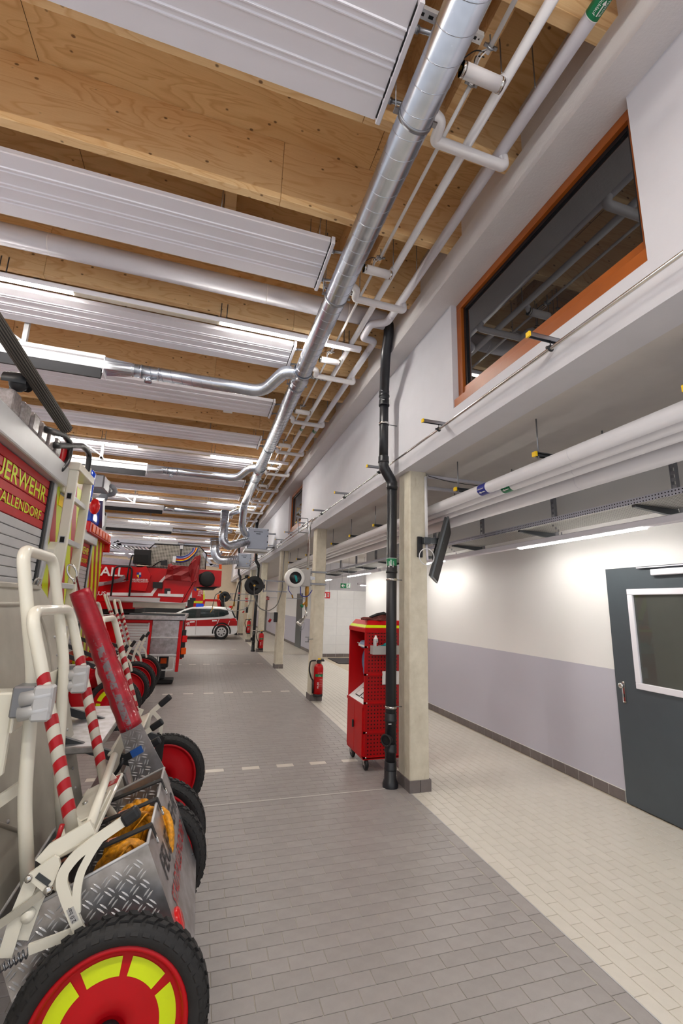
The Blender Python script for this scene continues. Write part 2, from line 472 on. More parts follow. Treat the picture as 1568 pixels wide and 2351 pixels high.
XS = 1.934                                                           # long tiles along the boundary start here
for n in range(-8, 150):
    y = 2.352+n*TW+TW/2
    if y > 15.6-TW/2: break
    off = 0 if n % 2 == 0 else TL/2
    m = -30
    while True:
        x = .285+off+m*TL+TL/2; m += 1
        if x-TL/2 < -5.2: continue
        if x+TL/2 > XS+.001: break
        if n in (31, 77, 123) and m % 2 == 0 and x < 1.9 and x > -4.5: dashes.append((x, y, 'dash')); continue
        if x < -2.2 and y < 6: continue
        tiles.append((x, y, 'g'))
    xr = x-TL/2
    if xr < XS-.02: tiles.append(((xr+XS)/2, y, 'e%d' % (n % 2)))
ew = {}
for t in tiles:
    if t[2][0] == 'e': ew[t[2]] = 2*(XS-t[0])
y = 1.2
while y < 15.5: tiles.append(((XS+FB-.003)/2, y+TL/2, 's')); y += TL
kinds = {'g': (TL, TW, 'tile_grey'), 's': (FB-.003-XS, TL, 'tile_grey')}
for k, w in ew.items(): kinds[k] = (w, TW, 'tile_grey')
lay(tiles, kinds, fg, 300)
vs, fs = tile_mesh('d', TL, TW, 'tile_cream'); dm = bpy.data.meshes.new('marking_tile'); dm.from_pydata(vs, [], fs); setmat(dm, 'tile_cream')
for x, y, k in dashes:
    o = link('marking_tile', dm, fg); o.location = (x, y, 0)
for yy in (17.28, 21.35, 25.4):
    for i in range(16):
        x = .19+.365*(i-12)
        o = link('marking_tile', dm, fg); o.location = (x, yy, .006); o.scale = (1, 1, 1)
g = MB(); g.box((-1.5, 4.318, -.003), (XS, 4.327, .0006)); part('expansion_joint', g, 'grout_white', fg)
CW = .0835
tiles = []
for c in range(0, 24):
    x = FB+.004+c*CW+CW/2
    if x+CW/2 > XC: break
    y = .62 + (0 if c % 2 == 0 else TL/2)
    while y < 15.5:
        tiles.append((x, y+TL/2, 'c')); y += TL
lay(tiles, {'c': (CW, TL, 'tile_cream')}, fc, 300)
# ---- corridor wall, alcove and far walls
YA = 10.55                                                           # end of the near corridor wall
YT = 14.86                                                           # tiled wall
DY0, DY1, DZ = 2.20, 3.52, 2.135                                     # door opening
g = MB()
g.box((XC, -1.2, 0), (XC+.16, DY0, ZS)); g.box((XC, DY1, 0), (XC+.16, YA, ZS)); g.box((XC, DY0, DZ), (XC+.16, DY1, ZS))
wr = struct('wall_right', g, 'two_tone_wall', label='corridor wall, white above and grey below')
g = MB(); g.box((XC+.16, YA-.16, 0), (7.6, YA, ZS)); struct('wall_alcove', g, 'plaster')
g = MB(); g.box((7.5, YA, 0), (7.7, YT, ZS)); struct('wall_alcove_side', g, 'plaster')
g = MB(); g.box((XC-.06, YT, 0), (7.6, YT+.16, ZS)); wt = struct('wall_tiled', g, 'plaster', label='alcove back wall with white tiles')
me = MB(); me.bevbox((-.298, -.008, -.148), (.298, .004, .148), .002, 1); wtm = me.mesh('wall_tile'); setmat(wtm, 'white_tile')
for i in range(6):
    for k in range(7):
        o = link('wall_tile', wtm, wt); o.location = (4.16+i*.6, YT-.001, .10+.15+k*.3)
g = MB(); g.box((XC-.06, YT+.16, 0), (XC+.1, YE, ZS)); wf = struct('wall_far_corridor', g, 'two_tone_wall', label='far corridor wall, white above and grey below')
g = MB(); g.box((XL, YE, 0), (7.6, YE+.2, 6)); struct('wall_back', g, 'beige_wall')
# baseboard tiles of the corridor wall
bb = link('baseboard_right', None); bb['kind'] = 'structure'; bb['_o'] = (0, 0, 0)
BT = .1806
t = MB(); t.bevbox((-.012, -BT/2+.002, 0), (0, BT/2-.002, .095), .0015, 1); btm = t.mesh('base_tile'); setmat(btm, 'base_tile')
y0 = 3.449*XC/3.754+.0
n = 0; yy = DY1+.02
while yy+BT < YA:
    o = link('base_tile', btm, bb); o.location = (XC-.0005, yy+BT/2, 0); yy += BT
g = MB(); g.box((XC-.010, DY1+.02, 0), (XC-.0005, YA, .098)); part('grout', g, 'grout_white', bb)
t = MB(); t.bevbox((-.145, -.012, 0), (.145, 0, .10), .002, 1); btw = t.mesh('base_tile'); setmat(btw, 'base_tile')
bt = link('baseboard_tiled', None); bt['kind'] = 'structure'
for i in range(11):
    o = link('base_tile', btw, bt); o.location = (4.0+i*.3, YT-.0085, 0)
g = MB(); g.box((XC-.075, YT+.2, 0), (XC-.06, YE, .10)); bf = struct('baseboard_far', g, 'base_tile')
# ---- gate side of the hall: lintel and piers, the gates stand open
g = MB(); g.box((XL-.3, -1.2, 3.9), (XL, YE, ZD+.04))
for k in range(9): g.box((XL-.3, 1.06+BAY*k-.2, 0), (XL, 1.06+BAY*k+.2, 3.9))
struct('wall_left', g, 'plaster', label='gate side wall of the hall with open gateways')
# ---- soffit slab and upper wall
g = MB(); g.box((XW+.012, -1.2, ZS), (7.6, YE, ZS+.2)); struct('ceiling_corridor', g, 'soffit', label='white plastered corridor ceiling slab')
WZ0, WZ1 = 3.412, ZR
WIN = [(1.363, 3.162), (9.52, 11.1), (17.66, 19.3)]
g = MB(); ys = [-1.2]
for a, b in WIN: ys += [a, b]
ys.append(YE)
for i in range(0, len(ys), 2): g.box((XW, ys[i], ZS-.002), (XW+.24, ys[i+1], ZR))
for a, b in WIN: g.box((XW, a, ZS-.002), (XW+.24, b, WZ0))
struct('wall_upper', g, 'plaster', label='white upper wall above the corridor')
g = MB(); g.box((XR, -1.2, ZR), (XW+.24, YE, ZB)); struct('trim_1', g, 'ring_plaster', label='plastered white ring beam under the timber beams')
g = MB(); g.box((XW-.10, -1.2, ZB), (XW+.1, YE, ZD)); struct('wall_infill', g, 'ring_plaster')
# ---- room behind the upper windows (dark)
g = MB(); g.box((4.6, -1.2, ZS+.2), (4.7, YE, 5.4)); struct('wall_upstairs', g, 'plaster')
g = MB(); g.box((XW+.1, -1.2, ZD+.001), (4.7, YE, ZD+.15)); struct('ceiling_upstairs', g, 'soffit')
g = MB(); g.box((XW+.24, -1.3, ZS+.2), (4.7, -1.2, 5.4)); g.box((XW+.24, YE, ZS+.2), (4.7, YE+.1, 5.4)); struct('wall_upstairs_ends', g, 'plaster')
for i, (a, b) in enumerate(WIN):
    w = link('window_%d' % (i+1), None); w['kind'] = 'structure'; w['_o'] = (0, 0, 0)
    x0, x1 = XW+.055, XW+.15
    f = .072
    for nm, A, B in (('frame_top', (a, WZ1-f*.9), (b, WZ1)), ('frame_bottom', (a, WZ0), (b, WZ0+.085)), ('frame_side', (a, WZ0+.085), (a+.05, WZ1-f*.9)), ('frame_side', (b-f, WZ0+.085), (b, WZ1-f*.9))):
        g = MB(); g.bevbox((x0-(.045 if nm == 'frame_bottom' else 0), A[0], A[1]), (x1, B[0], B[1]), .004, 1); part(nm, g, 'wood_orange', w)
    g = MB(); g.bevbox((x0+.012, a+.05, WZ0+.085), (x1, b-f, WZ0+.185), .005, 1); part('sash_rail', g, 'wood_orange', w)
    g = MB()
    for A, B in (((a+.05, WZ1-f*.9-.03), (b-f, WZ1-f*.9)), ((a+.05, WZ0+.185), (a+.075, WZ1-.09)), ((b-f-.03, WZ0+.185), (b-f, WZ1-.09))): g.box((x0+.03, A[0], A[1]), (x1, B[0], B[1]))
    part('gasket', g, 'black', w)
    g = MB(); g.box((x0+.045, a+.075, WZ0+.185), (x0+.06, b-f-.03, WZ1-.095)); part('pane', g, 'glass_dark', w)
# ---- timber ceiling
g = MB(); g.box((XL, -1.2, ZD), (XW-.1, YE, ZD+.04)); ce = struct('ceiling', g, 'plywood_deck', label='plywood roof deck on laminated timber beams')
BY0, BS, BT_ = 1.347, .7617, .068
beam_cache = {}
def beam(y_back, cuts):
    for i in range(len(cuts)-1):
        L = round(cuts[i]-cuts[i+1], 3); k = L
        if k not in beam_cache:
            t = MB(); t.bevbox((-L+.0025, -BT_, 0), (0, 0, ZD-ZB), .003, 1); me = t.mesh('beam'); setmat(me, 'plywood'); beam_cache[k] = me
        o = link('beam', beam_cache[k], ce); o.location = (cuts[i], y_back, ZB)
for k in range(-3, 43):
    yb = BY0+BS*k
    x = XR+.10; cuts = [x]
    if yb < 16:
        x -= random.choice([1.6, 2.0, 2.4, 1.2]); cuts.append(x)
        while x > -8: x -= random.choice([2.4, 2.4, 2.0]); cuts.append(x)
    cuts.append(XL); beam(yb, [round(c, 1) for c in cuts])
# noggins between the beams (pale timber blocking)
t = MB(); t.box((-.045, 0, 0), (.045, BS-BT_, .30)); nog = t.mesh('blocking'); setmat(nog, 'plywood')
for k in range(-1, 12):
    for x in ((1.03, 1.30, -.06, -2.6) if k % 2 == 0 else ()):
        o = link('blocking', nog, ce); o.location = (x, BY0+BS*k, ZD-.30)
t = MB(); t.box((-.001, 0, -.0035), (.001, BS-BT_, .0)); jn = t.mesh('deck_joint'); setmat(jn, 'wood_joint')
for k in range(0, 14):
    for q in range(5):
        o = link('deck_joint', jn, ce); o.location = (1.2-2.3*q-random.random()*.9, BY0+BS*k, ZD)
# ---- pillars
def pillar(i):
    y = 4.172+BAY*i
    names = ['the red tool trolley', 'the near fire extinguisher', 'the hanging black hose reel', 'the second fire extinguisher', 'the far white car', 'the far hall end', 'the back wall']
    lab = ['concrete pillar beside the thick black downpipe, nearest of the row', 'concrete pillar behind the nearest fire extinguisher', 'concrete pillar carrying the large black hose reel, third of the row', 'concrete pillar with the second fire extinguisher, fourth of the row', 'fifth concrete pillar of the row, just right of the white car', 'sixth concrete pillar of the row, past the white car', 'farthest concrete pillar of the row'][i]
    p = thing('concrete_pillar', lab, 'pillar', (2.022, y, 0), 'concrete pillars along the hall')
    g = MB(); x0, x1 = 2.022, 2.226; d = .27; c = .012
    poly = [(x0+c, y, 0), (x1-c, y, 0), (x1, y+c, 0), (x1, y+d-c, 0), (x1-c, y+d, 0), (x0+c, y+d, 0), (x0, y+d-c, 0), (x0, y+c, 0)]
    g.prism(poly, (0, 0, ZS)); part('shaft', g, 'concrete', p)
    h = .105
    for k, (a, b) in enumerate(((x0-.012, (x0+x1)/2-.002), ((x0+x1)/2+.002, x1+.012))):
        g = MB(); g.bevbox((a, y-.012, 0), (b, y-.001, h), .0015, 1); part('base_tile', g, 'base_tile', p)
    for k in range(3):
        a = y-.010+.003+k*(d+.022)/3; g = MB(); g.bevbox((x0-.012, a, 0), (x0-.001, a+(d+.022)/3-.004, h), .0015, 1); part('base_tile', g, 'base_tile', p)
        g = MB(); g.bevbox((x1+.001, a, 0), (x1+.012, a+(d+.022)/3-.004, h), .0015, 1); part('base_tile', g, 'base_tile', p)
    return p
for i in range(7): pillar(i)
# ---- corridor door
d = link('door_1', None); d['kind'] = 'structure'; d['_o'] = (0, 0, 0); d['label'] = 'dark grey steel door with a glazed pane'
g = MB(); gy0, gy1, gz0, gz1 = DY0+.2, 3.30, 1.03, 1.93
for A, B in (((DY0, .008), (gy0, DZ)), ((gy1, .008), (DY1, DZ)), ((gy0, .008), (gy1, gz0)), ((gy0, gz1), (gy1, DZ))): g.box((XC-.022, A[0], A[1]), (XC+.03, B[0], B[1]))
lf = part('leaf', g, 'door_grey', d)
fw = .055
for nm, A, B in (('glazing_bead', (gy0, gz1-fw), (gy1, gz1)), ('glazing_bead', (gy0, gz0), (gy1, gz0+fw)), ('glazing_bead', (gy1-fw, gz0+fw), (gy1, gz1-fw)), ('glazing_bead', (gy0, gz0+fw), (gy0+fw, gz1-fw))):
    g = MB(); g.bevbox((XC-.034, A[0], A[1]), (XC-.01, B[0], B[1]), .004, 1); part(nm, g, 'white_metal', d)
g = MB(); g.box((XC-.012, gy0+fw, gz0+fw), (XC-.004, gy1-fw, gz1-fw)); part('pane', g, 'glass_pane', d)
g = MB(); g.bevbox((XC-.03, 3.415, .88), (XC-.021, 3.452, 1.075), .012, 2); hp = part('handle_plate', g, 'chrome', d)
g = MB(); g.lathe([(0, -.075), (.02, -.073), (.027, -.06), (.024, -.045), (.012, -.04), (.012, -.025)], (XC, 3.434, 1.035), 'X', 16); part('knob', g, 'chrome', hp)
g = MB(); g.cbox((XC-.0305, 3.434, .945), (.002, .008, .03)); part('keyhole', g, 'hole_black', hp)
g = MB(); g.bevbox((XC-.06, 2.4, 2.045), (XC-.022, 3.02, 2.10), .006, 1); part('door_closer', g, 'white_metal', d)
g = MB(); g.box((XC-.05, 2.3, 2.118), (XC-.03, 3.16, 2.126)); part('closer_rail', g, 'white_metal', d)
# room behind the door
g = MB(); g.box((5.6, 1.2, 0), (5.7, 5.2, ZS)); g.box((XC+.16, 5.1, 0), (5.7, 5.2, ZS)); g.box((XC+.16, 1.1, 0), (5.7, 1.2, ZS)); struct('wall_side_room', g, 'beige_wall')
# dark door frames of the far corridor wall
for i, (y, lab) in enumerate(((17.6, ''), (22.3, ''), (27.5, ''))):
    g = MB(); g.bevbox((XC-.085, y, 0), (XC-.058, y+1.05, 2.12), .006, 1); o = struct('door_%d' % (i+2), g, 'door_grey')
# ================================================================== things under the roof
# ---- radiant ceiling panels
PZ, PW, PX1, PX0 = 4.547, .562, .745, -9.0
def panel_profile():
    pts = [(0, .045), (0, 0)]
    w = PW/4
    for i in range(4):
        a = i*w
        if i: 
            for q in (-.022, .012):
                pts += [(a+q-.008, 0), (a+q-.003, -.007), (a+q+.003, -.007), (a+q+.008, 0)]
    pts += [(PW, 0), (PW, .045)]
    return pts
_pp = panel_profile(); g = MB(); g.prism([(PX0, p[0], p[1]) for p in _pp], (PX1-.012-PX0, 0, 0)); m_sheet = g.mesh('panel_sheet'); setmat(m_sheet, 'white_metal')
g = MB(); g.bevbox((PX1-.004, -.012, -.016), (PX1+.026, PW+.012, .05), .004, 1); m_head = g.mesh('end_header'); setmat(m_head, 'white_metal')
g = MB()
for i in range(5):
    a = PW/5*i+.012; g.box((PX1-.0125, a, -.0095), (PX1-.0035, a+PW/5-.03, .045))
m_slot = g.mesh('gap_slots'); setmat(m_slot, 'black')
def conn(y, x1): 
    g = MB(); g.cyl((PX1+.02, y, .02), (x1, y, .06), .012, 8); g.cyl((PX1+.02, y, .02), (PX1+.05, y, .022), .018, 10); me = g.mesh('connector'); setmat(me, 'steel'); return me
m_c1, m_c2 = conn(.11, 1.05), conn(PW-.11, 1.05)
g = MB(); g.cyl((0, 0, .04), (0, 0, ZD-PZ), .003, 6); m_hang = g.mesh('hanger'); setmat(m_hang, 'steel')
ordn = ['nearest', 'second', 'third', 'fourth', 'fifth', 'sixth', 'seventh', 'eighth', 'ninth', 'tenth', 'eleventh', 'twelfth', 'thirteenth', 'fourteenth', 'fifteenth', 'sixteenth', 'seventeenth', 'eighteenth', 'nineteenth', 'twentieth', 'twenty-first', 'farthest']
for i in range(21):
    y = 1.415+BS*2*i
    p = thing('radiant_panel', 'long white ribbed radiant heating panel under the timber ceiling, %s from the camera' % ordn[i], 'heating panel', (0, y, PZ), 'radiant ceiling panels')
    link('panel_sheet', m_sheet, p); link('end_header', m_head, p); link('gap_slots', m_slot, p)
    if i < 9:
        link('connector', m_c1, p); link('connector', m_c2, p)
    for hx in ((-.12, -3.2, .66) if i < 9 else (-.12, -3.2)):
        for hy in (.08, PW-.08): o = link('hanger', m_hang, p); o.location = (hx, hy, 0)
# ---- LED trunking lights across the hall
LZ = 4.50; LS = 4.444; LY = 4.28
def lamp(i):
    y = LY+LS*i
    p = thing('light_strip', 'white LED light strip hanging across the hall, %s from the camera' % ordn[i], 'light', (0, y, LZ), 'LED light strips across the hall')
    g = MB(); g.bevbox((-9.6, y-.035, LZ+.012), (1.472, y+.035, LZ+.062), .006, 1); part('housing', g, 'white_metal', p)
    segs = [(-.075, 1.30), (-2.82, -1.41), (-5.55, -4.15), (-8.3, -6.9)]
    for a, b in segs:
        g = MB(); g.bevbox((a, y-.017, LZ+.002), (b, y+.017, LZ+.014), .004, 1); part('led_tube', g, 'led', p, 'glowing LED segment')
    pr = [1.472]+[v for s in segs for v in (s[1], s[0])]
    for k in range(0, len(pr)-1, 2):
        if k == 0: continue
        g = MB(); g.box((pr[k+1], y-.026, LZ+.004), (pr[k], y+.026, LZ+.013)); part('blank_cover', g, 'led_unlit', p)
    if i < 4:
        for x in (-.04, -2.0, 1.3):
            for dx in (-.03, .03):
                g = MB(); n = 22
                for k in range(n):
                    z = LZ+.062+(ZB-LZ-.0)*k/n; a = .006 if k % 2 else 0
                    g.box((x+dx-.002-a/2, y-.002-(.003 if not k % 2 else 0), z), (x+dx+.002+a/2, y+.002+(.003 if not k % 2 else 0), z+.02))
                part('chain', g, 'steel', p)
    return p
for i in range(7): lamp(i)
# one more bay of the same lights behind the camera lights the foreground
lamp0 = thing('light_strip', 'white LED light strip in the bay behind the camera', 'light', (0, LY-LS, LZ), 'LED light strips across the hall')
y = LY-LS
g = MB(); g.bevbox((-9.2, y-.035, LZ+.012), (1.36, y+.035, LZ+.075), .006, 1); part('housing', g, 'white_metal', lamp0)
for a, b in ((-.07, 1.22), (-2.62, -1.29), (-5.17, -3.84)):
    g = MB(); g.bevbox((a, y-.03, LZ), (b, y+.03, LZ+.014), .004, 1); part('led_tube', g, 'led', lamp0)
# ---- main spiral duct
DX, DZ_, DR = .909, 4.398, .098
def seams(p, q, r, pitch, m='galvanised', skip=None):
    """raised spiral seam along a straight duct"""
    p, q = Vector(p), Vector(q); L = (q-p).length; d = (q-p)/L; a = d.orthogonal().normalized(); b = d.cross(a); g = MB(); n = int(L/pitch*20)
    pts = [p+d*(L*i/n)+(a*math.cos(2*PI*i/20)+b*math.sin(2*PI*i/20))*(r+.0008) for i in range(n+1)]
    return g.tube(pts, .0022, 4, cap=False)
duct = thing('ventilation_duct', 'thick silver spiral ventilation duct running under the ceiling into the depth', 'duct', (DX, 0, DZ_))
YD1 = 12.0
g = MB(); g.cyl((DX, -1.0, DZ_), (DX, YD1, DZ_), DR, 32); part('duct_tube', g, 'galvanised', duct)
part('spiral_seam', seams((DX, .3, DZ_), (DX, YD1, DZ_), DR, .125), 'galvanised', duct)
for y in [PX(u, v, z=DZ_-.03).y for u, v in ((960, 282), (783, 690), (700, 893), (640, 1035), (612, 1105), (590, 1160))]:
    g = MB(); g.lathe([(DR, -.012), (DR+.007, -.012), (DR+.007, .012), (DR, .012)], (DX, y, DZ_), 'Y', 28, closed=True)
    for s in (-1, 1): g.cbox((DX+s*(DR+.018), y, DZ_), (.03, .03, .012))
    cl = part('clamp', g, 'steel', duct)
    for s in (-1, 1):
        g = MB(); g.cyl((DX+s*(DR+.022), y, DZ_), (DX+s*(DR+.022), y, ZD), .0035, 6); part('threaded_rod', g, 'steel', cl)
# sleeves at the tees and the branches to the exhaust rails
RY, RZ = 5.02, 4.20
def branch(i):
    y = RY+BAY*i; zt = DZ_
    g = MB(); g.lathe([(DR+.012, -.09), (DR+.016, -.086), (DR+.012, -.07), (DR+.004, -.06), (DR+.004, .1), (DR+.012, .11), (DR+.016, .125), (DR+.012, .14)], (DX, y-.22, DZ_), 'Y', 28); part('tee_sleeve', g, 'galvanised', duct)
    r = .075; yb = y-.22
    c = [(DX-.02, yb, DZ_), (DX-.20, yb, DZ_), (DX-.42, y+.06, RZ+.03), (-.95, y+.06, RZ+.03)]
    pts = rounded(c, .14, 6)
    g = MB(); g.tube(pts, r, 24); br = part('branch_duct', g, 'galvanised', duct)
    g = MB()
    for k in range(2, len(pts)-3, 3):
        g.ringd(pts[k], pts[k+1]-pts[k-1], r+.001, .003)
    part('elbow_seam', g, 'galvanised', br)
    part('spiral_seam', seams((DX-.58, y+.06, RZ+.03), (-.93, y+.06, RZ+.03), r, .11), 'galvanised', br)
    g = MB(); g.cyl((-.80, y+.06, RZ-.03), (-.80, y+.06, RZ-.085), .035, 16); g.lathe([(.043, -.0), (.043, .012), (.03, .012)], (-.80, y+.06, RZ-.088), 'Z', 16); part('damper_stub', g, 'galvanised', br)
    g = MB()
    for x in (-.70, -.88, -.97): g.lathe([(r+.001, -.008), (r+.006, 0), (r+.001, .008)], (x, y+.06, RZ+.03), 'X', 24)
    part('joint_ring', g, 'galvanised', br)
    # exhaust suction rail
    t = thing('exhaust_rail', 'silver exhaust suction rail with black rubber lip, %s from the camera' % ordn[i], 'exhaust rail', (-1.3, y, RZ), 'exhaust suction rails')
    g = MB(); ax, bx = -.95, -1.25; y0 = y+.06
    ring = [(0, math.cos(a)*r, math.sin(a)*r) for a in [2*PI*k/16 for k in range(16)]]
    sq = []
    for a in [2*PI*k/16 for k in range(16)]:
        c_, s_ = math.cos(a), math.sin(a); m_ = max(abs(c_), abs(s_)); sq.append((c_/m_*.085, s_/m_*.07))
    vs = [(ax, y0+p[1], RZ+.03+p[2]) for p in ring]+[(bx, y0+q[0], RZ+.02+q[1]) for q in sq]
    g.vf(vs, [(k, (k+1) % 16, 16+(k+1) % 16, 16+k) for k in range(16)]); part('adapter', g, 'galvanised', t)
    g = MB(); x0, x1 = -9.0, -1.25
    prof = [(-.075, .095), (.075, .095), (.082, .05), (.06, .04), (.06, -.02), (.05, -.05), (-.05, -.05), (-.06, -.02), (-.06, .04), (-.082, .05)]
    g.prism([(x0, y0+a, RZ+.02+b) for a, b in prof], (x1-x0, 0, 0)); part('rail_profile', g, 'rail_alu', t)
    g = MB(); g.prism([(x0, y0+a, RZ+.02+b) for a, b in ((-.045, -.05), (.045, -.05), (.012, -.15), (-.012, -.15))], (x1-.03-x0, 0, 0)); part('rubber_lip', g, 'black_strip', t)
    g = MB(); g.bevbox((x1-.006, y0-.085, RZ-.10), (x1+.006, y0+.085, RZ+.10), .003, 1); part('end_plate', g, 'white_metal', t)
    yp = y0-(.15 if i == 1 else 0)
    for x in (-2.05, -4.4, -6.8):
        g = MB(); g.box((x-.022, yp-.022, RZ+.09), (x+.022, yp+.022, ZD)); g.box((x-.03, min(yp, y0)-.022, RZ+.09), (x+.03, y0+.05, RZ+.12)); part('support_post', g, 'light_alu', t)
        g = MB(); g.bar((x-.6, yp, ZB+.05), (x, yp, RZ+.14), .02, .02); part('brace', g, 'light_alu', t)
for i in range(2): branch(i)
for i in range(2, 6):
    # the farther rails: straight duct to the wall side
    y = RY+BAY*i; y0 = y+.06
    t = thing('exhaust_rail', 'silver exhaust suction rail with black rubber lip, %s from the camera' % ordn[i], 'exhaust rail', (-1.3, y, RZ), 'exhaust suction rails')
    x0, x1 = -9.0, -1.25
    prof = [(-.075, .095), (.075, .095), (.082, .05), (.06, .04), (.06, -.02), (.05, -.05), (-.05, -.05), (-.06, -.02), (-.06, .04), (-.082, .05)]
    g = MB(); g.prism([(x0, y0+a, RZ+.02+b) for a, b in prof], (x1-x0, 0, 0)); part('rail_profile', g, 'rail_alu', t)
    g = MB(); g.prism([(x0, y0+a, RZ+.02+b) for a, b in ((-.045, -.05), (.045, -.05), (.012, -.15), (-.012, -.15))], (x1-.03-x0, 0, 0)); part('rubber_lip', g, 'black_strip', t)
    g = MB(); xe = .55; g.tube(rounded([(x1+.3, y0, RZ+.03), (xe, y0, RZ+.03), (xe+.3, y0-.25, RZ+.13)], .1), .075, 20); dd = part('duct_tube', g, 'galvanised', t)
    g = MB(); g.cyl((x1, y0, RZ+.03), (x1+.32, y0, RZ+.03), .06, 12, .075); part('adapter', g, 'galvanised', t)
    yp = y0+{2: .12, 4: -.2}.get(i, 0)
    for x in (-2.05, -4.4):
        g = MB(); g.box((x-.022, yp-.022, RZ+.09), (x+.022, yp+.022, ZD)); g.box((x-.03, min(yp, y0)-.022, RZ+.09), (x+.03, max(yp, y0)+.022, RZ+.12)); part('support_post', g, 'light_alu', t)
        g = MB(); g.bar((x-.6, yp, ZB+.05), (x, yp, RZ+.14), .02, .02); part('brace', g, 'light_alu', t)
# ---- heating pipes and conduit along the ring beam
PZ_ = 4.612
def clampring(g, c, d, R): g.ringd(c, d, R+.004, .005, 16); return g
th = thing('cable_conduit', 'thin white conduit pipe with hanging cables, left of the two heating pipes', 'conduit', (1.195, 0, 4.6))
ysb = [BY0+BS*k for k in range(-1, 14)]
seglist = []
yprev = -1.0
gaps = [1.415+BS*2*i+.10 for i in range(0, 8)]
for yy in gaps:
    g = MB(); g.cyl((1.195, yprev, 4.6), (1.195, yy, 4.6), .0125, 10); part('conduit_tube', g, 'conduit_white', th); yprev = yy+.13
g = MB(); g.cyl((1.195, yprev, 4.6), (1.195, YE-1, 4.6), .0125, 10); part('conduit_tube', g, 'conduit_white', th)
for yy in gaps:
    for a in (yy-.03, yy+.15):
        g = MB(); g.ring((1.195, a, 4.6), 'Y', .018, .006, 14, 6); g.cbox((1.195+.028, a, 4.6), (.02, .014, .012)); g.cbox((1.195-.028, a, 4.6), (.02, .014, .012)); g.cyl((1.195, a, 4.618), (1.195, a, ZB+.01), .004, 6); part('pipe_clamp', g, 'steel', th)
    g = MB()
    for s, dz in ((-.006, .02), (.006, .035), (.0, -.01)):
        g.tube(rounded([(1.195+s, yy-.02, 4.6), (1.195+s-.03, yy+.02, 4.6+dz), (1.195+s-.02, yy+.09, 4.6+dz), (1.195+s, yy+.15, 4.6)], .03), .0035, 6)
    part('white_cable', g, 'conduit_white', th)
    g = MB(); g.tube(rounded([(1.19, yy, 4.6), (1.14, yy+.02, 4.63), (1.06, yy+.10, 4.60), (1.02, yy+.26, 4.58), (1.06, yy+.30, 4.6)], .06), .003, 6); g.tube(rounded([(1.19, yy+.02, 4.6), (1.16, yy+.06, 4.66), (1.20, yy+.13, 4.62)], .03), .003, 6)
    part('black_cable', g, 'black', th)
X1, X2 = 1.369, 1.60
h1 = thing('heating_pipe', 'white insulated heating pipe next to the thin conduit, with short stub branches', 'pipe', (X1, 0, PZ_))
g = MB(); g.cyl((X1, -1, PZ_), (X1, YE-1, PZ_), .030, 18); part('pipe_run', g, 'pipe_white', h1)
h2 = thing('heating_pipe', 'white insulated heating pipe nearest the wall, with bent branches to the panels', 'pipe', (X2, 0, PZ_))
yj = 3.98
g = MB(); g.cyl((X2, -1, PZ_), (X2, yj-.26, PZ_), .038, 18); part('pipe_run', g, 'pipe_grey', h2)
g = MB(); pts = rounded([(X2, yj-.30, PZ_), (X2, yj-.16, PZ_), (X2-.16, yj-.10, PZ_-.02), (X2-.16, yj+.16, PZ_-.02), (X2, yj+.2, PZ_), (X2, yj+.4, PZ_)], .05); g.tube(pts, .038, 18); part('offset_bend', g, 'pipe_grey', h2)
g = MB(); g.cyl((X2, yj+.36, PZ_), (X2, YE-1, PZ_), .038, 18); part('pipe_run', g, 'pipe_grey', h2)
# pressed-on label bands
def band(parent, x, y, r, m, txt='Heizung'):
    g = MB(); g.lathe([(r+.0015, -.05), (r+.0015, .05)], (x, y, PZ_), 'Y', 20); b = part('label_band', g, m, parent, 'green label band with an arrow')
    g = MB(); g.lathe([(r+.002, -.053), (r+.002, -.049)], (x, y, PZ_), 'Y', 20); g.lathe([(r+.002, .049), (r+.002, .053)], (x, y, PZ_), 'Y', 20); part('white_edge', g, 'print_white', b)
    for k, s in enumerate((-1, 1)):
        a = -PI/2 + (.45*s)
        n = Vector((math.cos(a), 0, math.sin(a))); t_ = Vector((0, 1, 0))
        text('lettering', txt if k else 'R\u00fccklauf', 'print_white', b, Vector((x, y-.045, PZ_))+n*(r+.002)-n.cross(t_)*.008, t_, n.cross(t_), .022, .0006)
    n = Vector((0, 0, -1)); c = Vector((x, y, PZ_))+n*(r+.0024)
    g = MB(); g.vf([c+Vector((dx, dy, 0)) for dx, dy in ((-.003, .03), (.003, .03), (.003, -.015), (.010, -.015), (0, -.035), (-.010, -.015), (-.003, -.015))], [(0, 1, 2, 6), (3, 4, 5)]); part('arrow', g, 'print_white', b)
band(h2, X2, PX(1388, 12, z=PZ_).y, .038, 'sign_green'); band(h2, X2, 6.95, .038, 'sign_green'); band(h1, X1, 6.95, .030, 'sign_green')
def stub(y, i):
    x0, x1, z = 1.08, 1.335, PZ_-.072
    g = MB(); g.cyl((x0, y, z), (x1, y, z), .036, 20); s = part('stub_branch', g, 'pipe_white', h1)
    for x in (x0, x1-.02):
        g = MB(); g.cyl((x, y, z), (x+.02, y, z), .0375, 20); part('end_band', g, 'chrome', s)
    g = MB(); g.cyl((x0-.05, y, z), (x0, y, z), .013, 8); g.cbox((x0-.03, y, z+.015), (.03, .025, .03)); part('valve', g, 'brass', s)
    g = MB(); g.cyl((x1-.015, y, z), (x1+.02, y, PZ_), .026, 12); part('joint', g, 'pipe_white', s)
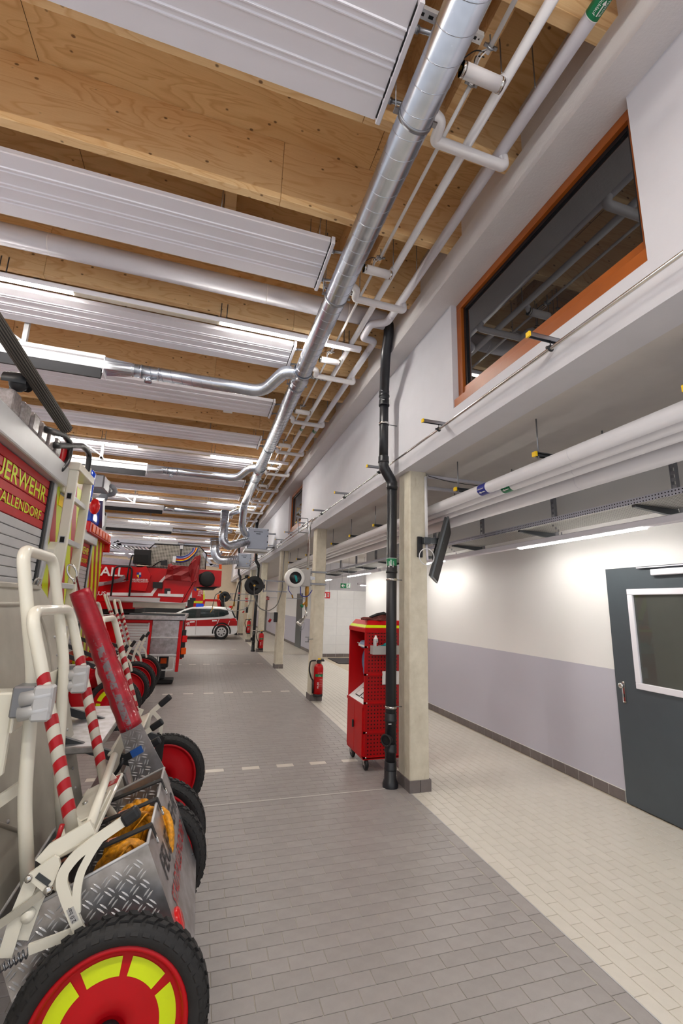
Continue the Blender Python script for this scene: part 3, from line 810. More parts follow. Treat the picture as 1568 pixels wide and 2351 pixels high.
def zbranch(y, i):
    z = PZ_-.085
    pts = rounded([(1.06, y-.11, z+.035), (1.115, y-.10, z+.015), (1.125, y, z), (1.17, y, z), (1.612, y, z-.005), (1.628, y, z+.01), (X2+.012, y-.01, PZ_)], .05, 5)
    g = MB(); g.tube(pts, .033, 18); s = part('bent_branch', g, 'pipe_white', h2)
    g = MB(); g.cyl((1.04, y-.113, z+.04), (1.065, y-.107, z+.034), .0345, 18); part('end_band', g, 'chrome', s)
    g = MB(); g.cyl((.99, y-.115, z+.05), (1.04, y-.113, z+.04), .014, 8); part('valve', g, 'black', s)
for i in range(12):
    y = 1.415+BS*2*i
    stub(y+.17, i); zbranch(y+PW-.02, i)
for i in range(10):
    y = 1.62+BS*2*i
    for x, tp in ((X1, h1), (X2, h2)):
        g = MB(); g.cyl((x, y, PZ_), (x, y, ZD), .004, 6); part('hanger_rod', g, 'steel', tp)
# ---- big grey roof drain pipe feeding the near downpipe
gp = thing('roof_drain_pipe', 'fat pale grey insulated drain pipe crossing under the ceiling to the black downpipe', 'pipe', (0, 4.02, 4.70))
gy, gz, gr = 3.97, 4.735, .092
g = MB(); g.cyl((-9, gy, gz), (1.63, gy, gz), gr, 28); part('pipe_run', g, 'pipe_grey', gp)
g = MB()
for x in (-1.55, .35, 1.2): g.lathe([(gr+.0012, -.004), (gr+.0012, .004)], (x, gy, gz), 'X', 28)
part('joint_line', g, 'pipe_white', gp)
g = MB(); g.cyl((-1.95, gy, gz-gr), (-1.95, gy, gz-gr-.06), .016, 10); g.cyl((-1.95, gy, gz-gr-.06), (-1.95, gy, gz-gr-.08), .01, 8); part('drain_nipple', g, 'white_plastic', gp)
# slotted mounting channels carrying the duct
for k, (u, v) in enumerate(((955, 25), (742, 660), (684, 862))):
    y = PX(u, v, z=4.60).y; x0 = PX(u, v, z=4.60).x
    t = thing('slotted_channel', 'short slotted steel channel beside the duct, %s from the camera' % ordn[k], 'mounting channel', (x0, y, 4.6), 'slotted channels beside the duct')
    g = MB(); g.box((x0, y-.02, 4.60), (x0+.38, y+.02, 4.604)); g.box((x0, y-.02, 4.604), (x0+.38, y-.016, 4.63)); g.box((x0, y+.016, 4.604), (x0+.38, y+.02, 4.63)); part('channel', g, 'light_alu', t)
    for q in range(7):
        g = MB(); g.box((x0+.02+.05*q, y-.007, 4.5985), (x0+.045+.05*q, y+.007, 4.6)); part('slot', g, 'hole_black', t)
    for xx in (x0+.02, x0+.36):
        g = MB(); g.cyl((xx, y, 4.6), (xx, y, ZD), .004, 6); part('threaded_rod', g, 'steel', t)
# ---- small white junction box on the ceiling beam
g = MB(); g.bevbox((.06, 6.60, ZB-.10), (.20, 6.68, ZB+.02), .006, 1); jb = part('junction_box', g, 'white_plastic'); tag(jb, 'small white junction box on the timber beam above the branch duct', 'junction box')
g = MB(); g.cyl((.2, 6.64, ZB-.03), (.80, 6.64, ZB-.03), .008, 8); cc = part('conduit_stick', g, 'conduit_white'); tag(cc, 'short thin white conduit leading from the junction box to the duct', 'conduit')
# ================================================================== things along the wall and in the corridor
# ---- black downpipes
def downpipe(dy, lab, near):
    px, py, r = 1.90, 4.356+dy, .0545; pu = 1.795
    zf = lambda v: PX(900, v, y=4.356).z
    t = thing('downpipe', lab, 'downpipe', (px, py, 0), 'black downpipes')
    ze = 3.15
    g = MB(); g.cyl((px, py, .02), (px, py, ze-.17), r, 24); part('lower_pipe', g, 'black_pipe', t)
    pts = rounded([(px, py, ze-.19), (px, py, ze-.10), (pu, py, ze+.06), (pu, py, ze+.14)], .05, 5)
    g = MB(); g.tube(pts, r+.003, 24); part('offset_bend', g, 'black_pipe', t)
    g = MB(); g.cyl((pu, py, ze+.10), (pu, py, 4.02), r-.004, 24); part('upper_pipe', g, 'black_pipe', t)
    top = rounded([(pu, py, 3.98), (pu, py, 4.10), (1.70, py-.26, 4.42), (1.692, py-.36, 4.60), (1.68, py-.386, 4.72), (1.60, py-.386, 4.735)], .07, 5)
    g = MB(); g.tube(top, r, 24); part('top_bend', g, 'black_pipe', t)
    for z, x in ((.0, px), (.16, px), (.32, px), (.60, px), (2.06, px), (ze-.16, px), (ze+.12, pu), (3.95, pu), (4.06, pu)):
        g = MB()
        if z == 0: prof = [(r+.022, 0), (r+.022, .035), (r+.014, .045), (r+.012, .06), (r+.006, .065), (r+.006, .15), (r, .155)]
        else: prof = [(r, -.012), (r+.007, -.01), (r+.007, .006), (r+.004, .01), (r+.004, .06), (r, .065)]
        g.lathe(prof, (x, py, z), 'Z', 24); part('socket', g, 'black_pipe', t)
    g = MB(); a = Vector((-.8, -.6, 0)); c = Vector((px, py, .43)); g.cyl(c, c+a*.085, .045, 20); g.tube([c+a*.085, c+a*.088], .056, 20); cl = part('cleanout', g, 'black_pipe', t)
    g = MB(); g.ringd(c+a*.092, a, .05, .009, 24); part('cleanout_rim', g, 'rubber', cl)
    g = MB(); g.tube([c+a*.0885, c+a*.0905], .036, 20); part('cleanout_cap', g, 'hole_black', cl)
    for z, x, xw in ((.72, px, 2.02), (1.98, px, 2.02), (3.72, pu, XW)):
        g = MB(); g.lathe([(r+.002, -.012), (r+.005, -.012), (r+.005, .012), (r+.002, .012)], (x, py, z), 'Z', 24, closed=True); k = part('clamp', g, 'chrome', t)
        g = MB(); g.cyl((x+r, py, z), (xw, py, z), .005, 8); part('clamp_rod', g, 'steel', k)
    g = MB(); g.lathe([(r+.0012, -.055), (r+.0012, .055)], (px, py, 2.145), 'Z', 24); lb = part('label_band', g, 'sign_green' if near else 'signal_red', t, 'printed label band around the pipe')
    g = MB()
    for z in (-.058, .055): g.lathe([(r+.0016, z), (r+.0016, z+.004)], (px, py, 2.145), 'Z', 24)
    part('white_edge', g, 'print_white', lb)
    if near:
        for q, a in enumerate((-2.75, -2.1, -1.35)):
            n = Vector((math.cos(a), math.sin(a), 0)); e = Vector((0, 0, 1)).cross(n)
            if q == 1:
                c = Vector((px, py, 2.145))+n*(r+.002); g = MB(); g.vf([c+e*dx+Vector((0, 0, dz)) for dx, dz in ((-.004, .04), (.004, .04), (.004, -.015), (.013, -.015), (0, -.042), (-.013, -.015), (-.004, -.015))], [(0, 1, 2, 6), (3, 4, 5)]); part('arrow', g, 'print_white', lb)
            text('lettering', 'Regen', 'print_white', lb, Vector((px, py, 2.105))+n*(r+.0016)-e*.012, (0, 0, 1), -e, .026, .0008)
    g = MB(); n = Vector((-.5, -.86, 0)); e = Vector((0, 0, 1)).cross(n)
    for z, x in ((.575, px), (4.10, pu-.02), (3.99, pu)): g.cbox(Vector((x, py, z))+n*(r+.006), (.03, .006, .007))
    part('size_marks', g, 'print_white', t)
    return t
downpipe(0, 'black plastic downpipe beside the nearest concrete pillar', True)
downpipe(BAY*3, 'black downpipe beside the fourth pillar with the second fire extinguisher', False)
downpipe(BAY*5, 'farthest black downpipe, past the white car', False)
# ---- thin steel gas pipe along the upper wall with brackets
gx, gz2 = 1.888, 3.262
gs = thing('wall_pipe', 'thin steel pipe on brackets running along the upper wall', 'pipe', (gx, 0, gz2))
g = MB(); g.cyl((gx, -1, gz2), (gx, 8.05, gz2), .0115, 12); part('pipe_run', g, 'chrome', gs)
def wbracket(y, parent, z=gz2, x=gx):
    g = MB(); a, b = x-.155, XW
    g.box((a, y-.014, z+.045), (b, y-.010, z+.07)); g.box((a, y+.010, z+.045), (b, y+.014, z+.07)); g.box((a, y-.014, z+.068), (b, y+.014, z+.072))
    k = part('bracket_arm', g, 'steel', parent)
    g = MB(); g.cbox((a-.004, y, z+.058), (.012, .031, .031)); part('yellow_cap', g, 'yellow', k)
    g = MB(); g.ring((x, y, z), 'Y', .0165, .006, 14, 6); g.cyl((x, y, z+.02), (x, y, z+.05), .004, 6); g.cbox((x-.026, y, z), (.014, .012, .014)); part('pipe_clamp', g, 'black', k)
for y in (.6, 1.949, 3.30, 4.709, 6.07, 7.406): wbracket(y, gs)
gs2 = thing('wall_pipe', 'upper of two thin steel pipes on the upper wall beyond the second pillar', 'pipe', (gx, 8.1, gz2))
g = MB(); g.cyl((gx, 8.12, gz2+.03), (gx, YE-2, gz2+.03), .012, 8); part('pipe_run', g, 'chrome', gs2)
g = MB(); g.cyl((gx, 8.12, gz2-.045), (gx, YE-2, gz2-.045), .012, 8); o = part('wall_pipe', g, 'chrome'); tag(o, 'lower of two thin steel pipes on the upper wall beyond the second pillar', 'pipe')
for k in range(10): wbracket(8.9+1.35*k, gs2, gz2+.03)
# ---- water filling pipe on pillar 2
yq = 8.10
P2 = lambda u, v: PX(u, v, y=yq)
wt_ = thing('filling_pipe', 'stainless water filling pipe with brass valve hanging beside the second pillar', 'water pipe', (1.93, yq, 1.2))
a = P2(706, 1200); top = Vector((gx, yq, gz2+.005))
zz = lambda v: P2(709, v).z
xa = P2(709, 1260).x
g = MB(); g.tube(rounded([(gx, yq-.25, gz2), (gx, yq-.02, gz2), (xa, yq, gz2-.06), (xa, yq, zz(1310))], .05), .022, 14); part('riser', g, 'chrome', wt_)
loop = [P2(684, 1189), P2(707, 1190), P2(709, 1224), P2(685, 1222)]
g = MB(); g.tube(rounded([loop[3]+Vector((.18, 0, 0)), loop[3], loop[0], loop[1], loop[1]+Vector((0, 0, -.2))], .03), .009, 8); part('vent_loop', g, 'steel', wt_)
xb = P2(704, 1370).x
g = MB(); g.lathe([(.018, zz(1395)), (.026, zz(1390)), (.02, zz(1372)), (.036, zz(1366)), (.036, zz(1350)), (.028, zz(1345)), (.03, zz(1325)), (.022, zz(1312)), (.022, zz(1305))], (xb, yq, 0), 'Z', 16); bv = part('valve_body', g, 'bronze', wt_)
c = Vector((xb, yq, zz(1382))); g = MB(); g.cyl(c, c+Vector((-.075, -.02, -.06)), .022, 12); part('valve_stem', g, 'bronze', bv)
c2 = c+Vector((-.10, -.03, -.085)); g = MB(); g.tube([c2, c2+Vector((.02, .006, .016))], .034, 12); part('green_handwheel', g, 'sign_green', bv)
h0 = Vector((xb, yq, zz(1392))); hp_ = [h0, h0+Vector((.0, 0, -.15)), Vector((P2(703, 1412).x, yq, zz(1412))), P2(694, 1424)]
g = MB(); g.tube(rounded(hp_, .10, 6), .021, 12); part('flexible_hose', g, 'chrome', wt_)
e0, e1 = P2(696, 1421), P2(685, 1434); d_ = (e1-e0).normalized(); g = MB(); g.tube([e0, e0+d_*.03, e0+d_*.035, e0+d_*.09, e0+d_*.095, e1], .05, 16, radii=[.03, .03, .045, .048, .056, .056]); part('hose_coupling', g, 'chrome', wt_)
g = MB(); g.tube(rounded([e1+Vector((.03, 0, -.02)), e1+Vector((.04, 0, -.12)), e1+Vector((.10, 0, -.06)), e1+Vector((.11, 0, .05))], .04), .004, 6); part('chain', g, 'steel', wt_)
def strap_frame(i, zs, parent, xl, w=.03):
    y = 4.172+BAY*i
    for z in zs:
        g = MB(); g.bar((xl, y-.02, z), (2.24, y-.02, z), .012, .034); g.bar((xl, y+.29, z), (2.24, y+.29, z), .012, .034); g.cyl((2.236, y-.03, z), (2.236, y+.31, z), .006, 6); part('strap_bar', g, 'steel', parent)
zb1, zb2 = P2(720, 1312).z, P2(720, 1340).z
strap_frame(1, (zb1, zb2), wt_, 1.86)
# tap hook low on the pillar
g = MB(); q = P2(708, 1468); g.tube(rounded([q+Vector((0, 0, .04)), q+Vector((-.06, 0, .04))], .02), .009, 8); g.tube([q+Vector((0, 0, -.04)), q+Vector((-.06, 0, -.04))], .009, 8); g.tube([q+Vector((0, 0, -.05)), q+Vector((0, 0, .05))], .01, 8); g.tube([q, Vector((2.022, 8.2, q.z))], .006, 6); o = part('hose_hook', g, 'steel'); tag(o, 'small steel hook low on the second pillar', 'hook')
# ---- white cable reel on pillar 2
cr = thing('cable_reel', 'white cable reel with black hub mounted on the second pillar', 'cable reel', (1.75, 8.05, 2.3))
c = PX(676, 1327, y=7.98); rr = .175
g = MB(); g.lathe([(0, -.09), (rr*.55, -.095), (rr*.92, -.085), (rr, -.06), (rr, .06), (rr*.92, .085), (rr*.5, .09)], c, 'Y', 32); part('drum', g, 'white_plastic', cr)
g = MB(); g.lathe([(0, -.104), (rr*.62, -.104), (rr*.62, -.09)], c, 'Y', 28); part('hub_ring', g, 'black', cr)
g = MB(); g.prism([(c.x-.03, c.y-.115, c.z+.05), (c.x+.02, c.y-.115, c.z+.03), (c.x+.04, c.y-.115, c.z-.06), (c.x+.01, c.y-.115, c.z-.075)], (0, .01, 0)); part('teal_badge', g, 'teal', cr)
g = MB(); g.bevbox((c.x+.12, 7.99, c.z-.14), (c.x+.30, 8.15, c.z+.17), .01, 1); part('housing', g, 'grey_box', cr)
g = MB(); g.bar((c.x+.28, 8.09, c.z+.02), (1.99, 8.14, c.z+.02), .02, .06); part('swivel_bracket', g, 'steel', cr)
g = MB(); g.tube(rounded([c+Vector((-.10, 0, -.13)), c+Vector((-.10, 0, -.22)), c+Vector((-.03, 0, -.30))], .05), .007, 8); cb = part('hanging_cable', g, 'sign_blue', cr)
g = MB(); q = c+Vector((-.03, 0, -.30)); g.cyl(q, q+Vector((.02, 0, -.06)), .014, 8); part('plug', g, 'bronze', cb)
g = MB(); g.tube(rounded([c+Vector((.12, 0, -.15)), c+Vector((.13, 0, -.32)), c+Vector((.26, 0, -.33)), c+Vector((.34, 0, -.20))], .1, 6), .008, 8); part('supply_cable', g, 'sign_blue', cr)
# ---- black hose reels
def hose_reel(i, u, v, R, lab, big):
    y = 4.172+BAY*i; c = PX(u, v, y=y-.02)
    t = thing('hose_reel', lab, 'hose reel', (c.x, y, c.z), 'black hose reels on the pillars')
    g = MB(); g.lathe([(R*.55, -.07), (R*.93, -.08), (R, -.07), (R*.96, -.055), (R*.62, -.05), (R*.62, .05), (R*.96, .055), (R, .07), (R*.93, .08), (R*.55, .07)], c, 'Y', 36); part('drum', g, 'black', t)
    g = MB(); g.lathe([(0, -.05), (R*.5, -.05), (R*.56, -.072), (R*.5, -.08)], c, 'Y', 28); part('hub', g, 'rubber', t)
    g = MB(); g.bar(c+Vector((-R*.72, -.095, R*.75)), c+Vector((.02, -.095, -.02)), .05, .02, (0, 1, 0)); g.bar(c+Vector((0, -.095, -.02)), c+Vector((R*1.15, -.095, -.02)), .10, .02, (0, 1, 0)); part('guide_arm', g, 'black', t)
    g = MB(); q = c+Vector((-R*.85, -.09, R*.85)); g.cyl(q+Vector((-.03, -.02, 0)), q+Vector((.03, .02, .02)), .04, 12); part('hose_guide', g, 'black', t)
    g = MB(); g.cyl(q+Vector((.03, -.02, .0)), q+Vector((.07, -.02, -.02)), .03, 10); g.cyl(c+Vector((0, -.13, -.01)), c+Vector((0, -.09, -.01)), .03, 10); part('brass_fitting', g, 'brass', t)
    z1, z2 = c.z+.14, c.z-.14
    for z in (z1, z2):
        g = MB(); g.bar((c.x+R*1.05, y-.03, z), (2.24, y-.03, z), .014, .034); g.bar((1.98, y+.29, z), (2.24, y+.29, z), .014, .034); g.cyl((2.236, y-.03, z), (2.236, y+.31, z), .006, 6); part('strap_bar', g, 'steel', t)
    g = MB(); g.bevbox((c.x+R*1.0, y-.06, c.z-.17), (c.x+R*1.12, y+.04, c.z+.17), .006, 1); g.bevbox((c.x+R*1.3, y-.05, c.z-.15), (c.x+R*1.42, y+.03, c.z+.15), .006, 1); part('mount_plate', g, 'steel', t)
    xs = 2.10
    pts = [c+Vector((0, -.12, -.02)), c+Vector((.0, -.12, -R*1.0)), c+Vector((R*.55, -.12, -R*2.35)), c+Vector((R*1.6, -.10, -R*2.75)), Vector((xs-.12, y-.06, c.z-R*2.1)), Vector((xs, y-.03, c.z-R*.4)), Vector((xs, y-.03, c.z-.02))]
    g = MB(); g.tube(rounded(pts, .28, 6), .013, 10); part('supply_hose', g, 'hose_grey', t)
    g = MB(); g.cyl((xs, y-.03, c.z-.03), (xs, y-.03, c.z+.06), .018, 10); g.cyl((xs, y-.02, c.z+.06), (xs, y-.02, ZS-.02), .009, 8); part('supply_pipe', g, 'steel', t)
    g = MB(); g.tube(rounded([q+Vector((-.02, 0, -.02)), q+Vector((-.2, -.02, -.12)), q+Vector((-.26, 0, -.45)), q+Vector((-.28, 0, -.66))], .2, 6), .014, 10); h = part('delivery_hose', g, 'black', t)
    g = MB(); e = q+Vector((-.28, 0, -.66)); g.cyl(e, e+Vector((0, 0, -.12)), .022, 10); g.cyl(e+Vector((-.02, 0, -.10)), e+Vector((-.07, 0, -.22)), .014, 8); part('spray_nozzle', g, 'brass', h)
    return t
hose_reel(2, 583, 1344, .25, 'big black hose reel on the third pillar with a looping grey hose', True)
hose_reel(4, 515.5, 1370, .23, 'smaller looking black hose reel farther back, above the white car', False)
# ---- fire extinguishers
def extinguisher(i, lab, dx=0, z0=.09):
    y = 4.172+BAY*i; x = 2.135+dx; yc = y-.095
    t = thing('fire_extinguisher', lab, 'fire extinguisher', (x, yc, z0), 'red fire extinguishers on the pillars')
    r = .085
    g = MB(); g.lathe([(0, z0+.04), (r, z0+.04), (r, z0+.49), (r*.85, z0+.535), (r*.4, z0+.56), (.03, z0+.565)], (x, yc, 0), 'Z', 28); part('cylinder', g, 'red', t)
    g = MB(); g.lathe([(0, z0), (r*.93, z0), (r+.002, z0+.01), (r+.002, z0+.05), (r*.98, z0+.05)], (x, yc, 0), 'Z', 28); part('foot_ring', g, 'black', t)
    g = MB(); g.lathe([(.03, z0+.56), (.034, z0+.565), (.034, z0+.60), (.02, z0+.605)], (x, yc, 0), 'Z', 16); g.bevbox((x-.03, yc-.02, z0+.60), (x+.10, yc+.02, z0+.622), .006, 1); g.bevbox((x-.02, yc-.018, z0+.63), (x+.09, yc+.018, z0+.645), .005, 1); v = part('valve_head', g, 'black', t)
    g = MB(); g.cbox((x, yc-.02, z0+.645), (.05, .02, .02)); part('safety_pin', g, 'yellow', v)
    g = MB(); g.cyl((x-.03, yc, z0+.61), (x-.07, yc, z0+.615), .012, 10); part('hose_collar', g, 'chrome', v)
    g = MB(); g.tube(rounded([(x-.06, yc, z0+.615), (x-.16, yc, z0+.61), (x-.185, yc-.03, z0+.45), (x-.14, yc-.04, z0+.32), (x-.105, yc-.02, z0+.28)], .12, 6), .013, 12); part('hose', g, 'rubber', t)
    g = MB(); g.cyl((x-.105, yc-.02, z0+.29), (x-.098, yc-.02, z0+.06), .016, 12); part('nozzle', g, 'black', t)
    g = MB(); g.lathe([(r+.0012, z0+.345), (r+.0012, z0+.39)], (x, yc, 0), 'Z', 14, a0=-PI*.8, a1=-PI*.2); part('green_label', g, 'sign_green', t)
    for k, (zt, s) in enumerate(((.405, 'ABC PULVER'), (.355, '6 kg'))):
        text('lettering', s, 'print_white', t, (x-.035 if k == 0 else x-.02, yc-r-.002, z0+zt), (1, 0, 0), (0, 0, 1), .014 if k == 0 else .022, .002)
    text('lettering', 'FEUER', 'print_white', t, (x-.012, yc-r-.001, z0+.15), (0, 0, 1), (-1, 0, 0), .04, .004, .006)
    for k in range(5): text('lettering', ['1 Sicherung ziehen', '2 Hebel druecken', '3 Strahl richten', 'Brandklassen A B C', 'Nach Gebrauch fuellen'][k], 'print_white', t, (x+.002, yc-r-.001, z0+.30-k*.028), (1, 0, 0), (0, 0, 1), .009, .002)
    g = MB(); g.box((x-.03, yc+r-.005, z0+.1), (x+.03, y, z0+.5)); part('wall_bracket', g, 'steel', t)
    return t
extinguisher(1, 'red fire extinguisher with black hose on the second pillar, largest in view')
extinguisher(3, 'red fire extinguisher on the fourth pillar, next to the far black downpipe')
extinguisher(4, 'small looking red fire extinguisher on the fifth pillar by the car', -.05, .35)
# ---- insulated pipes under the corridor ceiling
CP = [(2.40, 2.786, .052, 'outermost of four insulated pipes under the corridor ceiling, with the blue label', 10.6), (2.54, 2.783, .047, 'second insulated pipe under the corridor ceiling, with the green label', 10.6), (2.68, 2.775, .045, 'third insulated pipe under the corridor ceiling', 10.6), (2.86, 2.745, .072, 'fattest insulated pipe under the corridor ceiling, nearest the wall', 10.6)]
for i, (x, z, r, lab, y1) in enumerate(CP):
    t = thing('insulated_pipe', lab, 'pipe', (x, 0, z), 'insulated pipes under the corridor ceiling')
    ye = 14.2 if i < 2 else 14.5
    pts = [(x, -1.2, z), (x, ye, z)] + ([(x+.05, ye+.25, z)] if False else [])
    g = MB(); g.cyl((x, -1.2, z), (x, ye, z), r, 24); part('pipe_run', g, 'pipe_white', t)
    if i < 2:
        g = MB(); g.tube(rounded([(x, ye-.02, z), (x, ye+.15, z), (x, ye+.16, z-.35), (x+.05, ye+.16, z-.38)], .12), r, 20); part('elbow', g, 'pipe_white', t)
    g = MB()
    for k in range(14): g.lathe([(r+.0006, -.002), (r+.0006, .002)], (x, .35+k*1.0+i*.13, z), 'Y', 20)
    part('wrap_seam', g, 'pipe_grey', t)
    if i < 2:
        yb = 3.37 if i == 0 else 3.22
        g = MB(); g.lathe([(r+.0012, -.06), (r+.0012, .06)], (x, yb, z), 'Y', 24); lb = part('label_band', g, 'sign_blue' if i == 0 else 'sign_green', t, 'printed label band on the pipe')
        for k, a in enumerate((-2.7, -2.1)):
            n = Vector((math.cos(a), 0, math.sin(a))); e = n.cross(Vector((0, 1, 0)))
            text('lettering', ('Kaltwasser' if i == 0 else 'Heizung') if k == 0 else ('Trinkwasser' if i == 0 else 'Vorlauf'), 'print_white', lb, Vector((x, yb+.055, z))+n*(r+.0015)-e*.01, (0, -1, 0), -e, .022, .0015)
        n = Vector((math.cos(-2.4), 0, math.sin(-2.4))); c = Vector((x, yb, z))+n*(r+.003); e = n.cross(Vector((0, 1, 0)))
        g = MB(); g.vf([c+e*dx+Vector((0, dy, 0)) for dx, dy in ((-.004, -.04), (.004, -.04), (.004, .015), (.013, .015), (0, .042), (-.013, .015), (-.004, .015))], [(0, 1, 2, 6), (3, 4, 5)]); part('arrow', g, 'print_white', lb)
for k in range(12):
    y = 1.493+1.1149*k-1.1149
    t = thing('pipe_hanger', ('pipe hanger with yellow end cap and threaded rod, %s along the corridor ceiling' % ordn[k]), 'pipe hanger', (2.335, y, 2.85), 'pipe hangers under the corridor ceiling')
    zb_ = 2.853
    for xx in (2.335, 2.98):
        g = MB(); g.cyl((xx, y, zb_-.03), (xx, y, ZS), .0055, 8); part('threaded_rod', g, 'steel', t)
    g = MB(); g.box((2.31, y-.017, zb_+.004), (3.0, y+.017, zb_+.02)); g.box((2.31, y-.017, zb_-.012), (3.0, y-.013, zb_+.01)); g.box((2.31, y+.013, zb_-.012), (3.0, y+.017, zb_+.01)); part('channel', g, 'dark_steel', t)
    g = MB(); g.cbox((2.302, y, zb_+.004), (.018, .04, .036)); part('yellow_cap', g, 'yellow', t)
    for x, z, r, _, _2 in CP:
        g = MB(); g.cyl((x, y, z+r+.0005), (x, y, max(zb_, z+r+.004)), .004, 6); part('clip', g, 'steel', t)
# ---- cable tray with wall brackets
ct = thing('cable_tray', 'perforated galvanised cable tray hanging below the corridor pipes', 'cable tray', (3.45, 0, 2.56))
tx0, tx1, tz, thh = 3.25, 3.70, 2.564, .05
ty0, ty1 = -1.2, 12.6
mk_perf('tray_side', (196, 198, 210), (40, 36, 44), .0255, .0055, (1, 2), .35, .5)
mk_perf('tray_floor', (176, 174, 168), (56, 54, 52), .026, .0095, (0, 1), .4, .4)
g = MB(); g.box((tx0, ty0, tz), (tx0+.002, ty1, tz+thh)); part('side_rail', g, 'tray_side', ct)
g = MB(); g.box((tx1-.002, ty0, tz), (tx1, ty1, tz+thh)); part('side_rail', g, 'tray_side', ct)
g = MB(); g.box((tx0+.002, ty0, tz), (tx1-.002, ty1, tz+.002)); part('tray_floor', g, 'tray_floor', ct)
g = MB()
for k in range(4): g.tube([(tx0+.08+.07*k, ty0, tz+.02), (tx0+.09+.07*k, 5, tz+.018+.01*(k % 2)), (tx0+.07+.07*k, ty1, tz+.02)], .012, 8)
part('cable_bundle', g, 'black', ct)
for k in range(9):
    y = 2.62+1.38*k-1.38
    g = MB(); g.prism([(tx0+.02, y, tz-.001), (tx1+.04, y, tz-.001), (tx1+.04, y, tz-.055), (tx1-.1, y, tz-.05), (tx0+.02, y, tz-.018)], (0, .035, 0)); b = part('support_arm', g, 'dark_steel', ct)
    g = MB(); xq = tx1+.045
    for a, bb_ in ((-.024, -.018), (.018, .024)): g.box((xq, y+.017+a, tz-.06), (xq+.04, y+.017+bb_, ZS))
    for q in range(11): g.box((xq+.004, y-.002, tz-.05+q*.06), (xq+.007, y+.036, tz-.05+q*.06+.032))
    part('slotted_post', g, 'steel', b)
# ---- LED strips of the corridor
def clamp_light(k, y0, y1, segs):
    z = 2.392; x = 3.45
    t = thing('corridor_light', ['long white LED light strip under the cable tray, nearest part', 'second LED light strip under the cable tray, behind the pillar row'][k], 'light', (x, y0, z), 'LED light strips of the corridor')
    g = MB(); g.bevbox((x-.035, y0, z+.012), (x+.035, y1, z+.072), .006, 1); part('housing', g, 'white_metal', t)
    for a, b in segs:
        g = MB(); g.bevbox((x-.028, a, z), (x+.028, b, z+.014), .004, 1); part('led_tube', g, 'led_corridor', t, 'glowing LED segment')
    for q in range(int((y1-y0)/2)):
        g = MB(); yy = y0+.8+2*q
        for dz in range(6): g.cbox((tx0+.03+(.17*(5-dz)/5), yy, z+.09+dz*.025), (.006, .006 if dz % 2 else .012, .024))
        part('chain', g, 'steel', t)
clamp_light(0, -1.2, 8.3, [(-.9, .45), (2.70, 4.24), (5.95, 7.25)])
clamp_light(1, 8.5, 14.3, [(9.1, 10.6), (12.2, 13.5)])
al = thing('alcove_light', 'short LED light strip in the tiled alcove behind the exit sign', 'light', (5.2, 12.6, 2.2))
g = MB(); g.bevbox((4.4, 12.57, 2.30), (7.2, 12.63, 2.36), .006, 1); part('housing', g, 'white_metal', al)
g = MB(); g.bevbox((4.5, 12.575, 2.288), (5.9, 12.625, 2.302), .004, 1); part('led_tube', g, 'led_alcove', al)
g = MB(); g.cyl((4.6, 12.6, 2.36), (4.6, 12.6, ZS), .004, 6); g.cyl((6.9, 12.6, 2.36), (6.9, 12.6, ZS), .004, 6); part('hanger_rod', g, 'steel', al)
# ---- exit sign, red fire signs
def board(name, lab, cat, a, b, z0, z1, y, m, group=None):
    g = MB(); g.bevbox((a, y, z0), (b, y+.012, z1), .002, 1); return tag(part(name, g, m), lab, cat, group)
ey = 9.6; e0, e1 = PX(782, 1339, y=ey), PX(804, 1351, y=ey)
ex = thing('exit_sign', 'hanging green emergency exit sign with a white arrow and running figure', 'sign', (e0.x, ey, e1.z))
g = MB(); g.bevbox((e0.x-.004, ey, e1.z-.004), (e1.x+.004, ey+.03, e0.z+.004), .003, 1); part('panel', g, 'print_white', ex)
g = MB(); g.box((e0.x, ey-.003, e1.z), (e1.x, ey, e0.z)); part('green_face', g, 'sign_green', ex)
w_, h_ = e1.x-e0.x, e0.z-e1.z; cx_, cz_ = e0.x+w_*.27, (e0.z+e1.z)/2
g = MB(); g.vf([(cx_+dx*h_, ey-.005, cz_+dz*h_) for dx, dz in ((-.42, 0), (-.05, .34), (.1, .34), (-.14, .08), (.38, .08), (.38, -.08), (-.14, -.08), (.1, -.34), (-.05, -.34))], [(0, 1, 2, 3), (0, 3, 6), (0, 6, 7, 8), (3, 4, 5, 6)]); part('arrow', g, 'print_white', ex)
g = MB(); xx = e0.x+w_*.60; g.box((xx, ey-.0045, e1.z+.01), (e1.x-.008, ey-.003, e0.z-.01)); dr = part('door_symbol', g, 'print_white', ex)
g = MB(); fx = xx+w_*.17; s_ = h_
g.lathe([(0, 0), (s_*.075, 0)], (fx, ey-.006, cz_+s_*.33), 'Y', 12)
for p, q, ww in (((.02, .22), (-.03, -.05), .16), ((-.03, -.05), (-.16, -.2), .08), ((-.16, -.2), (-.3, -.36), .07), ((-.03, -.05), (.12, -.2), .08), ((.12, -.2), (.06, -.42), .07), ((.02, .2), (-.17, .1), .06), ((.04, .18), (.2, .04), .06)):
    g.bar((fx+p[0]*s_, ey-.0062, cz_+p[1]*s_), (fx+q[0]*s_, ey-.0062, cz_+q[1]*s_), ww*s_, .001, (0, 1, 0))
part('running_figure', g, 'sign_green', ex)
g = MB()
for x in (e0.x+.04, e1.x-.04): g.cyl((x, ey+.015, e0.z), (x, ey+.015, ZS), .003, 6)
part('hanger_rod', g, 'steel', ex)
